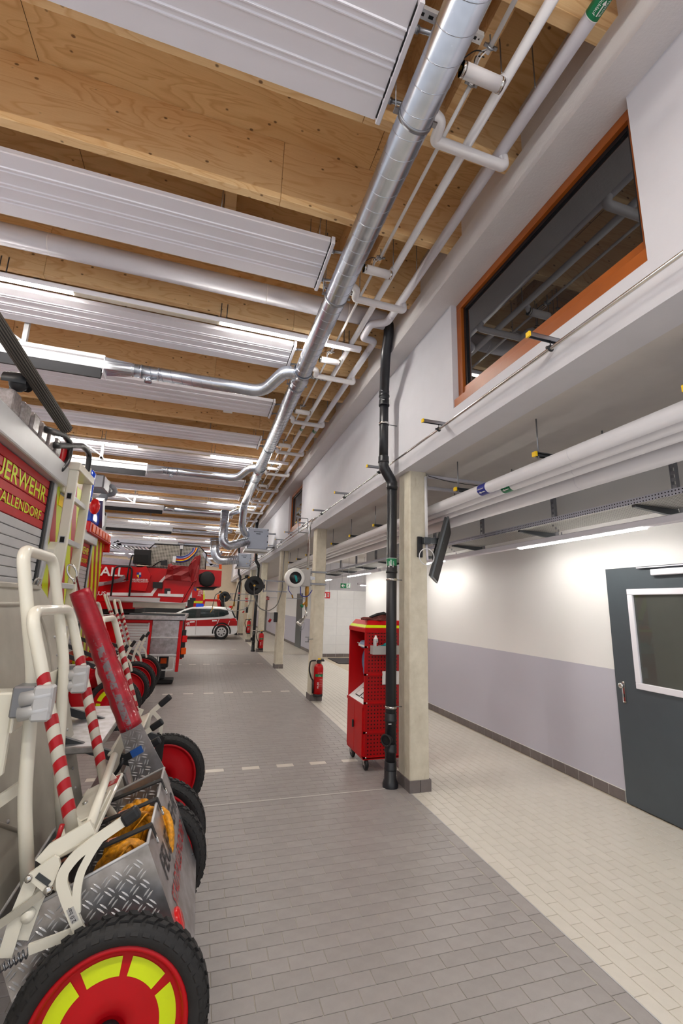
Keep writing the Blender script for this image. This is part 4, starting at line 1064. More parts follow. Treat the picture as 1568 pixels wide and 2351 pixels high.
def red_sign(u0, v0, u1, v1, y, lab):
    a, b = PX(u0, v0, y=y), PX(u1, v1, y=y)
    t = thing('fire_sign', lab, 'sign', (a.x, y, b.z), 'red fire signs')
    g = MB(); g.bevbox((a.x, y, b.z), (b.x, y+.01, a.z), .002, 1); part('panel', g, 'signal_red', t)
    g = MB(); w, h = b.x-a.x, a.z-b.z
    for dx in (.16, .34, .52): g.lathe([(h*.06, 0), (h*.14, 0), (h*.10, .001)], (a.x+w*.68, y-.002, b.z+h*(.2+dx)), 'Y', 10)
    g.box((a.x+w*.1, y-.003, b.z+h*.15), (a.x+w*.36, y-.001, b.z+h*.3)); g.box((a.x+w*.15, y-.003, b.z+h*.3), (a.x+w*.32, y-.001, b.z+h*.8))
    part('white_symbol', g, 'print_white', t)
    if y < YT:
        for xx in (a.x+.02, b.x-.02):
            g = MB(); g.cyl((xx, y+.005, a.z), (xx, y+.005, ZS), .003, 6); part('hanger_rod', g, 'steel', t)
    else:
        g = MB(); g.bar((b.x-.01, y+.005, a.z-.03), (XC-.06 if b.x > 2.3 else 2.03, y+.005, a.z-.03), .01, .02); part('wall_arm', g, 'steel', t)
red_sign(744.5, 1359, 757.5, 1374, 11.0, 'red fire equipment sign right of the second pillar')
red_sign(611, 1370, 618, 1378, 17.2, 'red fire equipment sign on the far corridor wall')
red_sign(563, 1373, 569, 1382, 20.6, 'smallest red fire sign near the fifth pillar')
# ---- door mat
g = MB(); q = [PX(752, 1511.5, z=0), PX(880, 1513, z=0), PX(880, 1526, z=0), PX(778, 1524.5, z=0)]
g.prism([(p.x, p.y, .001) for p in q], (0, 0, .016)); o = part('door_mat', g, 'mat_dark'); tag(o, 'dark ribbed floor mat in front of the white tiled wall', 'mat')
# ---- TV on an arm at the first pillar, conduit, cable
tv = thing('monitor', 'flat black screen seen edge-on, on a wall arm at the nearest pillar', 'monitor', (2.42, 4.3, 2.4))
d2 = Vector((.515, .857, 0)).normalized()     # the screen plane nearly contains the line of sight
n2 = Vector((d2.y, -d2.x, 0)); tilt = .24
A, B = PX(1031, 1186, y=4.18), PX(993, 1327, y=4.18)
up = (A-B); H_ = up.length; up.normalize()
nn = d2.cross(up).normalized()
def slab(g, o, a, b, c, la, lb, lc):
    o = Vector(o); vs = [o+a*i*la+b*j*lb+c*k*lc for k in (0, 1) for i, j in ((0, 0), (1, 0), (1, 1), (0, 1))]
    return g.vf(vs, ((3, 2, 1, 0), (4, 5, 6, 7), (0, 1, 5, 4), (1, 2, 6, 5), (2, 3, 7, 6), (3, 0, 4, 7)))
dd2 = (d2+nn*.02).normalized()
g = MB(); slab(g, B, dd2, up, -nn, 1.0, H_, .018); part('bezel', g, 'dark_steel', tv)
g = MB(); slab(g, B-nn*.018+up*.015, dd2, up, -nn, 1.0, H_-.03, .028); part('back_cover', g, 'black', tv)
g = MB(); slab(g, B+nn*.0005+dd2*.02+up*.02, dd2, up, nn, .96, H_-.04, .002); part('screen', g, 'hole_black', tv)
g = MB(); slab(g, B-nn*.05+up*.22+dd2*.2, dd2, up, -nn, .5, .32, .03); part('mount_frame', g, 'black', tv)
m0, m1 = PX(957, 1232, y=4.168), PX(969, 1280, y=4.168)
g = MB(); g.bevbox((m0.x, 4.148, m1.z), (m1.x, 4.17, m0.z), .004, 1); part('wall_plate', g, 'black', tv)
g = MB(); c = PX(975, 1242, y=4.15); e = PX(1000, 1240, y=4.3); g.bevbox((c.x-.03, 4.10, c.z-.035), (c.x+.05, 4.16, c.z+.035), .006, 1); g.bar((c.x+.02, 4.13, c.z), (e.x+.10, 4.34, e.z), .05, .06); part('swing_arm', g, 'dark_steel', tv)
g = MB(); g.tube([Vector((c.x, 4.12, c.z-.17))+Vector((math.cos(t)*.085, -.01, math.sin(t)*.085)) for t in [2*PI*k/20 for k in range(20)]], .005, 6, closed=True); part('cable_loop', g, 'conduit_white', tv)
cd_ = thing('conduit', 'white vertical conduit tube on the near face of the nearest pillar', 'conduit', (2.15, 4.15, 2.2))
a, b = PX(977, 1095, y=4.155), PX(980, 1250, y=4.155)
g = MB(); g.cyl((a.x, 4.152, a.z), (a.x, 4.152, b.z), .0165, 12); part('tube', g, 'conduit_white', cd_)
g = MB(); g.cyl((a.x, 4.152, b.z), (a.x+.005, 4.14, b.z-.17), .012, 10); part('tail_tube', g, 'pipe_grey', cd_)
g = MB(); g.tube(rounded([(a.x, 4.152, a.z), (a.x+.005, 4.16, ZS-.05), (a.x+.05, 4.2, ZS-.02)], .04), .006, 6); part('cable', g, 'conduit_white', cd_)
cch = thing('cable_duct', 'grey cable duct with a black cable across the corridor ceiling at the nearest pillar', 'cable duct', (2.3, 4.3, ZS-.03), 'cable ducts across the corridor ceiling')
g = MB(); g.bevbox((2.2, 4.24, ZS-.03), (XC, 4.28, ZS), .004, 1); part('trunking', g, 'pipe_grey', cch)
g = MB(); g.bevbox((2.2, 4.66, ZS-.03), (XC, 4.72, ZS), .004, 1); o = part('cable_duct', g, 'pipe_grey'); tag(o, 'plain grey cable duct across the corridor ceiling, just beyond the one with the black cable', 'cable duct', 'cable ducts across the corridor ceiling')
g = MB(); g.tube(rounded([(2.17, 4.19, ZS-.06), (2.22, 4.2, ZS-.02), (2.5, 4.24, ZS-.045), (2.8, 4.26, ZS-.05), (3.2, 4.24, ZS-.05)], .06), .004, 6); part('black_cable', g, 'black', cch)
# ---- ventilation units
def ecovent(k, yq, u0, v0, u1, v1, lab):
    a, b = PX(u0, v0, y=yq), PX(u1, v1, y=yq)
    t = thing('ventilation_unit', lab, 'ventilation unit', (a.x, yq, b.z), 'grey ventilation units on the upper wall')
    g = MB(); g.bevbox((a.x, yq, b.z), (b.x, yq+.55, a.z), .008, 1); part('housing', g, 'ecovent_grey', t)
    g = MB(); g.bevbox((a.x-.06, yq-.03, b.z-.07), (b.x, yq+.58, b.z-.005), .006, 1); part('base_tray', g, 'light_alu', t)
    w, h = b.x-a.x, a.z-b.z
    text('lettering', 'ecovent', 'print_black', t, (a.x+w*.28, yq, a.z-h*.20), (1, 0, 0), (0, 0, 1), h*.13, .003, .008)
    g = MB(); g.bevbox((a.x+w*.40, yq-.004, a.z-h*.29), (a.x+w*.62, yq, a.z-h*.255), .002, 1); part('handle_slot', g, 'hole_black', t)
    for i in range(4):
        for s in (.03, .97):
            g = MB(); g.cbox((a.x+w*s, yq-.006, a.z-h*(.06+.29*i)), (.025, .014, .04)); part('latch', g, 'black', t)
    g = MB(); g.bar((b.x-.03, yq+.25, b.z+.1), (XW, yq+.25, b.z+.1), .04, .05); g.bar((b.x-.03, yq+.25, a.z-.1), (XW, yq+.25, a.z-.1), .04, .05); part('wall_bracket', g, 'steel', t)
    return a, b
a, b = ecovent(0, 12.9, 570, 1211, 614, 1262, 'grey ventilation unit with dark lettering on the upper wall, nearer of the two')
# down-leg of the main duct into the unit
g = MB(); pts = rounded([(DX, YD1-.05, DZ_), (DX, YD1+.35, DZ_-.02), (DX, YD1+.75, DZ_-.62), (a.x+.05, 12.95+.1, a.z-.30)], .28, 7); g.tube(pts, DR, 24); dd = part('down_bend', g, 'galvanised', duct)
g = MB()
for k in range(2, len(pts)-1, 2): g.ringd(pts[k], pts[k+1]-pts[k-1], DR+.001, .004)
part('elbow_seam', g, 'galvanised', dd)
y3 = RY+BAY*2+.06
fd = thing('flexible_duct', 'ribbed silver duct dropping from the third exhaust line to the ventilation unit', 'duct', (.5, y3, 3.8))
q0, q1, q2, q3 = (.42, 12.62, 4.20), (.42, 12.62, PX(508, 1245, y=12.62).z), (.55, 12.62, PX(520, 1240, y=12.62).z), (a.x+.02, 12.80, PX(545, 1240, y=12.8).z)
pts = rounded([q0, (q1[0], q1[1], q1[2]+.05), (q1[0]+.15, q1[1], q1[2]-.1), q3], .15, 7)
g = MB(); g.tube(pts, .12, 24); part('duct_tube', g, 'galvanised', fd)
g = MB()
for k in range(len(pts)-1):
    n = max(1, int((pts[k+1]-pts[k]).length/.035))
    for j in range(n): g.ringd(pts[k].lerp(pts[k+1], j/n), pts[min(k+1, len(pts)-1)]-pts[max(k-1, 0)], .121, .005, 18)
part('ribs', g, 'galvanised', fd)
a, b = ecovent(1, 20.2, 546, 1270, 575, 1302, 'farther grey ventilation unit, smaller in view, on the upper wall')
fd2 = thing('flexible_duct', 'silver duct hanging in a bend left of the farther ventilation unit', 'duct', (.3, 19.5, 3.6))
Q = lambda u, v: PX(u, v, y=19.6)
pts = rounded([Q(493, 1236), Q(493, 1272), Q(503, 1287), Q(548, 1285)], .35, 7)
g = MB(); g.tube(pts, .19, 24); part('duct_tube', g, 'galvanised', fd2)
g = MB()
for k in range(len(pts)-1):
    n = max(1, int((pts[k+1]-pts[k]).length/.09))
    for j in range(n): g.ringd(pts[k].lerp(pts[k+1], j/n), pts[min(k+1, len(pts)-1)]-pts[max(k-1, 0)], .192, .007, 18)
part('ribs', g, 'galvanised', fd2)
g = MB(); q = Q(493, 1236); g.cyl(q, (q.x, q.y, ZD), .01, 6); part('hanger_rod', g, 'steel', fd2)
# ---- wall sockets on the pillars
def socket(i, u, v, lab):
    y = 4.172+BAY*i; c = PX(u, v, y=y)
    t = thing('wall_socket', lab, 'socket', (c.x, y, c.z), 'grey power sockets on the pillars')
    g = MB(); g.bevbox((1.93, y+.02, c.z-.13), (2.02, y+.16, c.z+.13), .006, 1); part('back_box', g, 'black', t)
    g = MB(); g.bevbox((1.83, y+.04, c.z-.06), (1.93, y+.15, c.z+.12), .008, 1); part('socket_box', g, 'grey_box', t)
    g = MB(); g.cyl((1.85, y+.08, c.z-.05), (1.80, y+.06, c.z-.13), .035, 12); part('red_plug', g, 'signal_red', t)
socket(2, 629, 1417, 'grey power socket with a red plug on the third pillar')
socket(4, 563, 1400, 'grey power socket with a red plug on the fifth pillar')
# ---- red tool trolley
tx, ty, tw, td = 1.765, 4.76, .62, .55       # near left corner
tz0, tz1, tzl = .125, 1.455, .66
tr = thing('tool_trolley', 'tall red tool trolley with perforated side panel on four casters', 'trolley', (tx, ty, 0))
g = MB(); g.box((tx+.012, ty+.012, tz0), (tx+tw, ty+.02, tz1)); part('near_panel', g, 'perf_red', tr, 'red perforated tool panel')
for z in (tz0, .37, .665, .955, 1.245):
    g = MB(); g.box((tx, ty, z-.0), (tx+tw, ty+.018, z+.022)); part('cross_rail', g, 'cabinet_red', tr)
    g = MB(); g.lathe([(0, -.004), (.008, -.003), (.009, 0)], (tx+.03, ty, z+.011), 'Y', 10); part('bolt', g, 'chrome', tr)
for x, y in ((tx, ty), (tx, ty+td-.02), (tx+tw-.02, ty), (tx+tw-.02, ty+td-.02)):
    g = MB(); g.box((x, y, tz0), (x+.02, y+.02, tz1)); part('corner_post', g, 'cabinet_red', tr)
g = MB(); g.box((tx+.012, ty+td-.01, tz0), (tx+tw, ty+td, tz1)); part('far_panel', g, 'cabinet_red', tr)
g = MB(); g.box((tx+tw-.01, ty, tz0), (tx+tw, ty+td, tz1)); part('back_panel', g, 'cabinet_red', tr)
g = MB(); g.box((tx, ty, tz0-.01), (tx+tw, ty+td, tz0+.01)); part('floor_plate', g, 'cabinet_red', tr)
for k in range(2):
    g = MB(); a = ty+.02+k*(td-.04)/2; g.bevbox((tx-.012, a+.002, tz0+.02), (tx+.006, a+(td-.04)/2-.002, tzl-.02), .003, 1); part('door', g, 'cabinet_red', tr)
g = MB(); g.bevbox((tx-.03, ty+td/2+.005, .37), (tx-.012, ty+td/2+.035, .45), .008, 2); part('door_handle', g, 'black', tr)
g = MB(); g.box((tx-.015, ty-.002, tzl-.03), (tx+.03, ty+td, tzl)); part('desk_lip', g, 'cabinet_red', tr)
g = MB(); g.prism([(tx+.0, ty+.02, tzl), (tx+.40, ty+.02, tzl+.30), (tx+.40, ty+.02, tzl+.28), (tx, ty+.02, tzl-.02)], (0, td-.04, 0)); dk = part('sloping_desk', g, 'print_white', tr, 'white sloping clipboard desk')
e = Vector((.8, 0, .6)); nn_ = Vector((-.6, 0, .8))
for a_, b_, c_, d_ in ((.05, .17, .06, .20), (.05, .17, .24, .38), (.22, .36, .10, .40)):
    g = MB(); vs = [Vector((tx, ty+.02, tzl))+e*s+Vector((0, q, 0))+nn_*.003 for s, q in ((a_, c_), (b_, c_), (b_, d_), (a_, d_))]; g.prism(vs, nn_*.004); part('paper_frame', g, 'black', dk)
    g = MB(); vs = [Vector((tx, ty+.02, tzl))+e*s+Vector((0, q, 0))+nn_*.008 for s, q in ((a_+.01, c_+.01), (b_-.01, c_+.01), (b_-.01, d_-.01), (a_+.01, d_-.01))]; g.prism(vs, nn_*.001); part('paper', g, 'print_white', dk)
# hipped top with neon stripe
h0_, h1_, ins = tz1, tz1+.085, .055
base = [(tx-.004, ty-.004), (tx+tw+.004, ty-.004), (tx+tw+.004, ty+td+.004), (tx-.004, ty+td+.004)]
topq = [(tx+ins, ty+ins), (tx+tw-ins, ty+ins), (tx+tw-ins, ty+td-ins), (tx+ins, ty+td-ins)]
g = MB(); g.vf([(x, y, h0_-.045) for x, y in base]+[(x, y, h0_) for x, y in base]+[(x, y, h1_) for x, y in topq], [(0, 1, 5, 4), (1, 2, 6, 5), (2, 3, 7, 6), (3, 0, 4, 7), (4, 5, 9, 8), (5, 6, 10, 9), (6, 7, 11, 10), (7, 4, 8, 11), (8, 9, 10, 11)]); tp = part('hipped_top', g, 'cabinet_red', tr)
def lerp2(i, t): return Vector((base[i][0]+(topq[i][0]-base[i][0])*t, base[i][1]+(topq[i][1]-base[i][1])*t, h0_+(h1_-h0_)*t))
g = MB()
for i, j, n_ in ((0, 1, Vector((0, -.002, .001))), (3, 0, Vector((-.002, 0, .001)))):
    g.vf([lerp2(i, .08)+n_, lerp2(j, .08)+n_, lerp2(j, .42)+n_, lerp2(i, .42)+n_], [(0, 1, 2, 3)])
part('neon_stripe', g, 'neon', tp)
def caster(x, y):
    g = MB(); g.ring((x, y, .062), 'X', .045, .017, 20, 8) if False else g.lathe([(.02, -.016), (.052, -.018), (.062, -.010), (.062, .010), (.052, .018), (.02, .016)], (x, y, .062), 'X', 22, closed=True); c = part('caster_wheel', g, 'black', tr)
    g = MB(); g.lathe([(0, -.018), (.022, -.017), (.022, .017), (0, .018)], (x, y, .062), 'X', 14); g.prism([(x-.024, y-.014, .05), (x-.024, y+.014, .05), (x-.024, y+.03, .118), (x-.024, y-.03, .118)], (.003, 0, 0)); g.prism([(x+.021, y-.014, .05), (x+.021, y+.014, .05), (x+.021, y+.03, .118), (x+.021, y-.03, .118)], (.003, 0, 0)); g.box((x-.04, y-.045, .112), (x+.04, y+.045, .12)); part('caster_fork', g, 'chrome', c)
for x, y in ((tx+.05, ty+.06), (tx+.05, ty+td-.06), (tx+tw-.06, ty+.06), (tx+tw-.06, ty+td-.06)): caster(x, y)
g = MB(); g.bevbox((tx+.21, ty-.004, .86), (tx+.42, ty+.01, 1.0), .003, 1); part('paper_holder', g, 'print_white', tr)
# box hung on the trolley, spray can, blue cloth, gloves
bx0, bx1, bz0, bz1 = tx+.062, tx+.42, 1.185, 1.275
hb = thing('parts_box', 'small grey tray hung on the red trolley panel', 'box', (bx0, ty-.07, bz0))
g = MB(); g.box((bx0, ty-.085, bz0), (bx1, ty-.08, bz1)); g.box((bx0, ty-.08, bz0), (bx0+.004, ty, bz1)); g.box((bx1-.004, ty-.08, bz0), (bx1, ty, bz1)); g.box((bx0+.004, ty-.08, bz0), (bx1-.004, ty, bz0+.004)); g.box((bx0+.004, ty-.004, bz0+.004), (bx1-.004, ty, bz1)); part('tray', g, 'grey_box', hb)
sc_ = thing('spray_can', 'spray can with silver top and red label standing in the grey tray', 'spray can', (bx0+.045, ty-.045, bz0))
cx_, cy_ = bx0+.045, ty-.045
g = MB(); g.lathe([(0, bz0+.005), (.026, bz0+.005), (.027, bz0+.01), (.027, bz0+.155), (.024, bz0+.165)], (cx_, cy_, 0), 'Z', 20); part('can', g, 'light_alu', sc_)
g = MB(); g.lathe([(.025, bz0+.163), (.018, bz0+.176), (.011, bz0+.18), (.011, bz0+.195), (.006, bz0+.20), (0, bz0+.2)], (cx_, cy_, 0), 'Z', 16); part('nozzle_cap', g, 'print_white', sc_)
g = MB(); g.lathe([(.0275, bz0+.08), (.0275, bz0+.125)], (cx_, cy_, 0), 'Z', 12, a0=-PI*.5, a1=0); part('red_label', g, 'signal_red', sc_)
text('lettering', 'SPRAY', 'print_black', sc_, (cx_-.012, cy_-.028, bz0+.135), (1, 0, 0), (0, 0, 1), .012, .001)
g = MB(); t_ = bmesh.new(); bmesh.ops.create_icosphere(t_, subdivisions=3, radius=1)
for v in t_.verts:
    n = v.co.copy(); k = 1+.25*math.sin(7*n.x+3*n.z)*math.cos(5*n.y+2*n.x); v.co = Vector((bx0+.20+n.x*.09*k, ty-.045+n.y*.03, bz0+.075+max(-.06, n.z*.06*k)+n.x*.02))
g.take(t_); o = part('cloth_rag', g, 'teal'); tag(o, 'crumpled teal cloth lying in the grey tray', 'cloth')
g = MB(); t_ = bmesh.new(); bmesh.ops.create_icosphere(t_, subdivisions=4, radius=1)
gx_, gy_ = tx+.20, ty+.14
for v in t_.verts:
    n = v.co.copy(); k = 1+.22*math.sin(4*n.x+2)*math.cos(6*n.y)+.12*math.sin(11*n.x+5*n.y); zz_ = max(0, n.z)
    v.co = Vector((gx_+n.x*.14*k, gy_+n.y*.09*k, h1_+.003+zz_*(.055+.035*n.x)*(1+.25*math.sin(9*n.x+4*n.y))))
for f in t_.faces: f.smooth = True
g.take(t_); gl = thing('work_glove', 'brown and black work glove lying on top of the red trolley', 'glove', (gx_, gy_, h1_)); part('glove_body', g, 'cloth_maroon', gl)
g = MB(); g.tube([(gx_-.12, gy_-.05, h1_+.03), (gx_-.04, gy_-.07, h1_+.065), (gx_+.05, gy_-.07, h1_+.085), (gx_+.11, gy_-.04, h1_+.06)], .016, 8); part('glove_strap', g, 'black', gl)
for k in range(3):
    g = MB(); g.tube(rounded([(gx_-.08, gy_-.06+k*.05, h1_+.02), (gx_-.16, gy_-.07+k*.05, h1_+.022), (gx_-.19, gy_-.07+k*.055, h1_+.012)], .03), .013, 10); part('finger', g, 'cloth_maroon', gl)
# blue coverall hanging inside
g = MB(); rows = 14
prof = [(.0, .10, .16), (.1, .11, .17), (.25, .10, .19), (.45, .09, .19), (.65, .10, .16), (.82, .13, .11), (1, .16, .02)]
xs_ = tx+.10
pts = []
for k in range(rows+1):
    t = k/rows
    for a_, b_ in zip(prof[:-1], prof[1:]):
        if a_[0] <= t <= b_[0]:
            s = (t-a_[0])/(b_[0]-a_[0]); c0 = a_[1]+(b_[1]-a_[1])*s; w0 = a_[2]+(b_[2]-a_[2])*s; break
    for j in range(9):
        q = j/8; pts.append((xs_+.03*math.sin(q*9+t*4), ty+.06+c0-.05+w0*q, 1.24-.36*t+.02*math.sin(q*3)))
g.vf(pts, [(k*9+j, k*9+j+1, (k+1)*9+j+1, (k+1)*9+j) for k in range(rows) for j in range(8)])
bmesh.ops.solidify(g.bm, geom=g.bm.faces[:], thickness=.012)
for f in g.bm.faces: f.smooth = True
cv = thing('work_cloth', 'light blue paper cloth roll hanging inside the open red trolley', 'cloth', (xs_, ty+.15, 1.24)); part('cloth_sheet', g, 'cloth_blue', cv)
g = MB(); g.cyl((xs_+.0, ty+.03, 1.26), (xs_, ty+.34, 1.26), .045, 16); part('roll', g, 'cloth_blue', cv)
g = MB(); g.cyl((xs_+.0, ty+.02, 1.26), (xs_, ty+.53, 1.26), .008, 8); g.box((xs_-.05, ty+.12, 1.24), (xs_+.02, ty+.36, 1.262)); part('roll_holder', g, 'print_white', cv)
# ================================================================== vehicles
def mk_chevron():
    m, nt, b = nodes('chevron'); tc = nt.nodes.new('ShaderNodeTexCoord'); s = nt.nodes.new('ShaderNodeSeparateXYZ'); nt.links.new(tc.outputs['Object'], s.inputs[0])
    q = math_(nt, 'FRACT', math_(nt, 'MULTIPLY', math_(nt, 'ADD', s.outputs['Z'], math_(nt, 'MULTIPLY', s.outputs['Y'], 2.4)), 1.55))
    nt.links.new(mixc(nt, math_(nt, 'GREATER_THAN', q, .5), srgb(176, 22, 30), srgb(208, 222, 0)), b.inputs['Base Color']); setin(b, Roughness=.35)
mk_chevron()
def ppx(name, pts, y, depth, m, parent, label=None):
    """polygon given by photo pixels, standing in the plane y, with real depth"""
    g = MB(); g.prism([PX(u, v, y=y) for u, v in pts], (0, depth, 0)); return part(name, g, m, parent, label)
def truck_rear(xr, y0, y1, lab, near):
    """body and rear end (facing +X) of a fire engine parked across the bay"""
    t = thing('fire_engine', lab, 'fire engine', (xr, (y0+y1)/2, 0), 'fire engines parked in the bays')
    g = MB(); g.bevbox((xr-6.8, y0, .75), (xr-.02, y1, 2.62), .03, 2); part('body', g, 'truck_red', t)
    g = MB(); g.bevbox((xr-6.75, y0+.03, 2.621), (xr-.05, y1-.03, 2.645), .006, 1); part('roof_deck', g, 'light_alu', t)
    g = MB(); g.box((xr-6.5, y0+.3, .42), (xr-.15, y1-.3, .78)); part('chassis', g, 'black', t)
    for x in (xr-1.9, xr-5.6):
        for s, yy in ((-1, y0+.13), (1, y1-.13)):
            g = MB(); g.lathe([(.2, -.13), (.44, -.14), (.5, -.10), (.5, .10), (.44, .14), (.2, .13)], (x, yy, .5), 'Y', 28, closed=True); w = part('wheel', g, 'tyre_black', t)
            g = MB(); g.lathe([(0, -.05), (.12, -.06), (.2, -.13), (.27, -.132)], (x, yy, .5), 'Y', 20); part('rim', g, 'light_alu', w)
    # roller shutter, slat by slat
    sy0, sy1, sz0, sz1 = y0+.12, y0+1.55, .95, 2.475
    sh = .056; n = int((sz1-sz0)/sh)
    for k in range(n):
        z = sz1-(k+1)*sh
        g = MB(); g.bevbox((xr-.005, sy0, z+.0022), (xr+.012, sy1, z+sh-.0022), .003, 1); part('shutter_slat', g, 'signal_red' if z > 2.13 else 'shutter_grey', t)
    g = MB(); g.box((xr-.03, sy0, sz0), (xr-.004, sy1, sz1)); part('shutter_back', g, 'grout_white', t)
    text('lettering', 'FEUERWEHR', 'neon', t, (xr+.0125, sy1-.045, 2.318), (0, 1, 0), (0, 0, 1), .142, .0012, .012, 1.17, 'RIGHT')
    text('lettering', 'STADTALLENDORF', 'neon', t, (xr+.0125, sy1-.065, 2.192), (0, 1, 0), (0, 0, 1), .088, .0012, .008, 1.28, 'RIGHT')
    g = MB(); g.bevbox((xr-.02, sy1, .95), (xr+.022, sy1+.055, 2.49), .006, 1); part('rubber_seal', g, 'black', t)
    g = MB(); g.bevbox((xr-.02, sy1+.055, .95), (xr+.03, sy1+.11, 2.49), .004, 1); part('edge_profile', g, 'light_alu', t)
    g = MB(); g.box((xr-.02, sy1+.11, .75), (xr+.012, y1, 2.60)); part('chevron_panel', g, 'chevron', t, 'yellow and red warning stripes')
    # grey crossbeam with work lights above the shutter
    g = MB(); g.bevbox((xr-.02, y0, 2.478), (xr+.07, sy1+.17, 2.632), .012, 2); part('crossbeam', g, 'light_alu', t)
    if near:
        for k in range(6):
            yy = sy1-.06-.148*k
            g = MB(); g.bevbox((xr-.03, yy-.056, 2.645), (xr+.05, yy+.056, 2.76), .014, 2); l = part('work_light', g, 'clear_lens', t, 'clear ribbed work light')
            g = MB(); g.box((xr-.035, yy-.072, 2.632), (xr+.03, yy+.072, 2.642)); part('light_base', g, 'black', l)
        g = MB(); g.bevbox((xr-.03, sy1+.015, 2.635), (xr+.05, sy1+.15, 2.755), .006, 1); part('red_marker', g, 'signal_red', t)
        # hooded rear camera
        c = Vector((xr+.05, sy1-.83, 2.80)); g = MB(); g.lathe([(.055, -.06), (.06, .03), (.045, .05)], c, 'X', 16, a0=-.3, a1=PI+.3); g.sphere(c, .045, 12); part('rear_camera', g, 'black', t)
        # black grab rails on the roof edge
        for pth in (((105, 985), (150, 1000), (163, 1022), (155, 1060), (138, 1080)), ((125, 1023), (190, 1023), (206, 1043), (200, 1085))):
            Q_ = [PX(u, v, x=xr+.06) for u, v in pth]; Q_ = [Q_[0]+Vector((-.35, 0, .02))]+Q_+[Q_[-1]+Vector((-.08, 0, -.03))]
            g = MB(); g.tube(rounded(Q_, .07, 6), .021, 12); part('grab_rail', g, 'black', t)
        g = MB(); g.bevbox((xr-.02, sy1+.22, 2.46), (xr+.035, sy1+.52, 2.68), .006, 1); hp = part('hinge_plate', g, 'cream_paint', t)
        for q in range(6):
            g = MB(); g.lathe([(0, .004), (.008, .002), (.009, 0)], (xr+.035, sy1+.36+.09*(q % 2), 2.50+.065*(q//2)), 'X', 8); part('rivet', g, 'dark_steel', hp)
        g = MB(); yy = y1+.03; g.bevbox((xr-.10, y1-.08, 1.1), (xr+.02, y1+.01, 2.86), .02, 2); part('corner_post', g, 'cream_paint', t)
        g = MB(); g.lathe([(.03, -.15), (.06, -.14), (.065, .12), (.04, .15)], (xr-.02, y1+.06, 2.70), 'Z', 16); part('blue_beacon', g, 'blue_lens', t)
        g = MB(); g.box((xr+.013, sy1+.24, 2.36), (xr+.016, sy1+.42, 2.44)); part('amber_sticker', g, 'yellow', t)
        g = MB(); g.box((xr+.013, sy1+.24, 2.44), (xr+.016, sy1+.42, 2.475)); part('type_plate', g, 'steel', t)
    else:
        g = MB(); g.bevbox((xr-.06, sy1-.55, 2.60), (xr+.10, y1, 2.76), .012, 1); lb = part('amber_light_bar', g, 'signal_red', t)
        for k in range(6):
            yy = sy1-.42+.225*k; g = MB(); g.bevbox((xr+.098, yy, 2.625), (xr+.112, yy+.17, 2.735), .006, 1); part('amber_lamp', g, 'orange_lens', lb)
        g = MB(); g.bevbox((xr+.0, y1+.0, 2.47), (xr+.10, y1+.07, 2.66), .01, 1); part('tail_lamp', g, 'red_lens', t)
        g = MB(); g.bevbox((xr-.1, sy1-.2, 2.80), (xr+.04, sy1+.25, 3.08), .03, 2); part('blue_beacon', g, 'blue_lens', t)
        g = MB(); g.sphere((xr+.06, sy1-.28, 3.02), .12, 14, (.6, .7, 1)); part('red_rear_lamp', g, 'red_lens', t)
        g = MB(); g.bevbox((xr-.35, sy1+.3, 2.75), (xr+.05, sy1+.62, 3.05), .03, 2); g.bevbox((xr-.3, sy1+.66, 2.75), (xr+.03, sy1+.8, 3.12), .02, 1); part('roof_gear', g, 'black', t)
        c = Vector((xr+.02, sy1+.25, 3.42)); g = MB(); g.bevbox(c+Vector((-.3, -.45, -.1)), c+Vector((.1, -.05, .12)), .02, 1); g.bar(c+Vector((0, -.1, -.2)), c+Vector((0, .1, -.6)), .12, .15)
        g.cyl(c+Vector((.05, -.1, 0)), c+Vector((.05, .42, .05)), .04, 10); g.cyl(c+Vector((.0, 0, .12)), c+Vector((.0, .25, .16)), .05, 10); g.cyl(c+Vector((.05, .26, .04)), c+Vector((.05, .30, .04)), .11, 12); g.cyl(c+Vector((.05, .30, .04)), c+Vector((.05, .46, .04)), .05, 10, .005); g.cyl(c+Vector((0, .1, -.12)), c+Vector((0, .28, -.14)), .07, 10, .02); part('roof_monitor', g, 'steel', t, 'grey roof water monitor')
        g = MB(); g.box((xr+.013, y1-.5, 1.30), (xr+.02, y1-.38, 1.4)); part('black_sticker', g, 'black', t)
    return t
t1 = truck_rear(-1.08, 1.86, 4.38, 'fire engine at the left edge, rear with roller shutter lettered FEUERWEHR STADTALLENDORF', True)
t2 = truck_rear(-1.69, 5.92, 8.42, 'second fire engine behind the ladder, with an amber light bar and striped rear', False)
# rear ladder of truck 1
ld = thing('rear_ladder', 'cream aluminium ladder hung on the rear of the near fire engine', 'ladder', (-.98, 3.8, 1.0))
lx0, lx1 = -1.02, -.955
for yy in (3.60, 4.02):
    g = MB(); g.bevbox((lx0, yy-.016, .95), (lx1, yy+.016, 2.62), .005, 1); s = part('side_rail', g, 'cream_paint', ld)
    if yy < 3.8:
        for z in (2.42, 2.10, 1.78, 1.46, 1.14):
            g = MB(); g.bevbox((lx0+.014, yy-.0185, z-.026), (lx1-.014, yy-.0155, z+.026), .001, 1); part('rung_rim', g, 'light_alu', s)
            g = MB(); g.box((lx0+.019, yy-.0195, z-.02), (lx1-.019, yy-.018, z+.02)); part('rung_hole', g, 'hole_black', s)
for z in (2.42, 2.10, 1.78, 1.46, 1.14):
    g = MB(); g.bevbox((lx0+.016, 3.61, z-.02), (lx1-.016, 4.01, z+.02), .004, 1); part('rung', g, 'light_alu', ld)
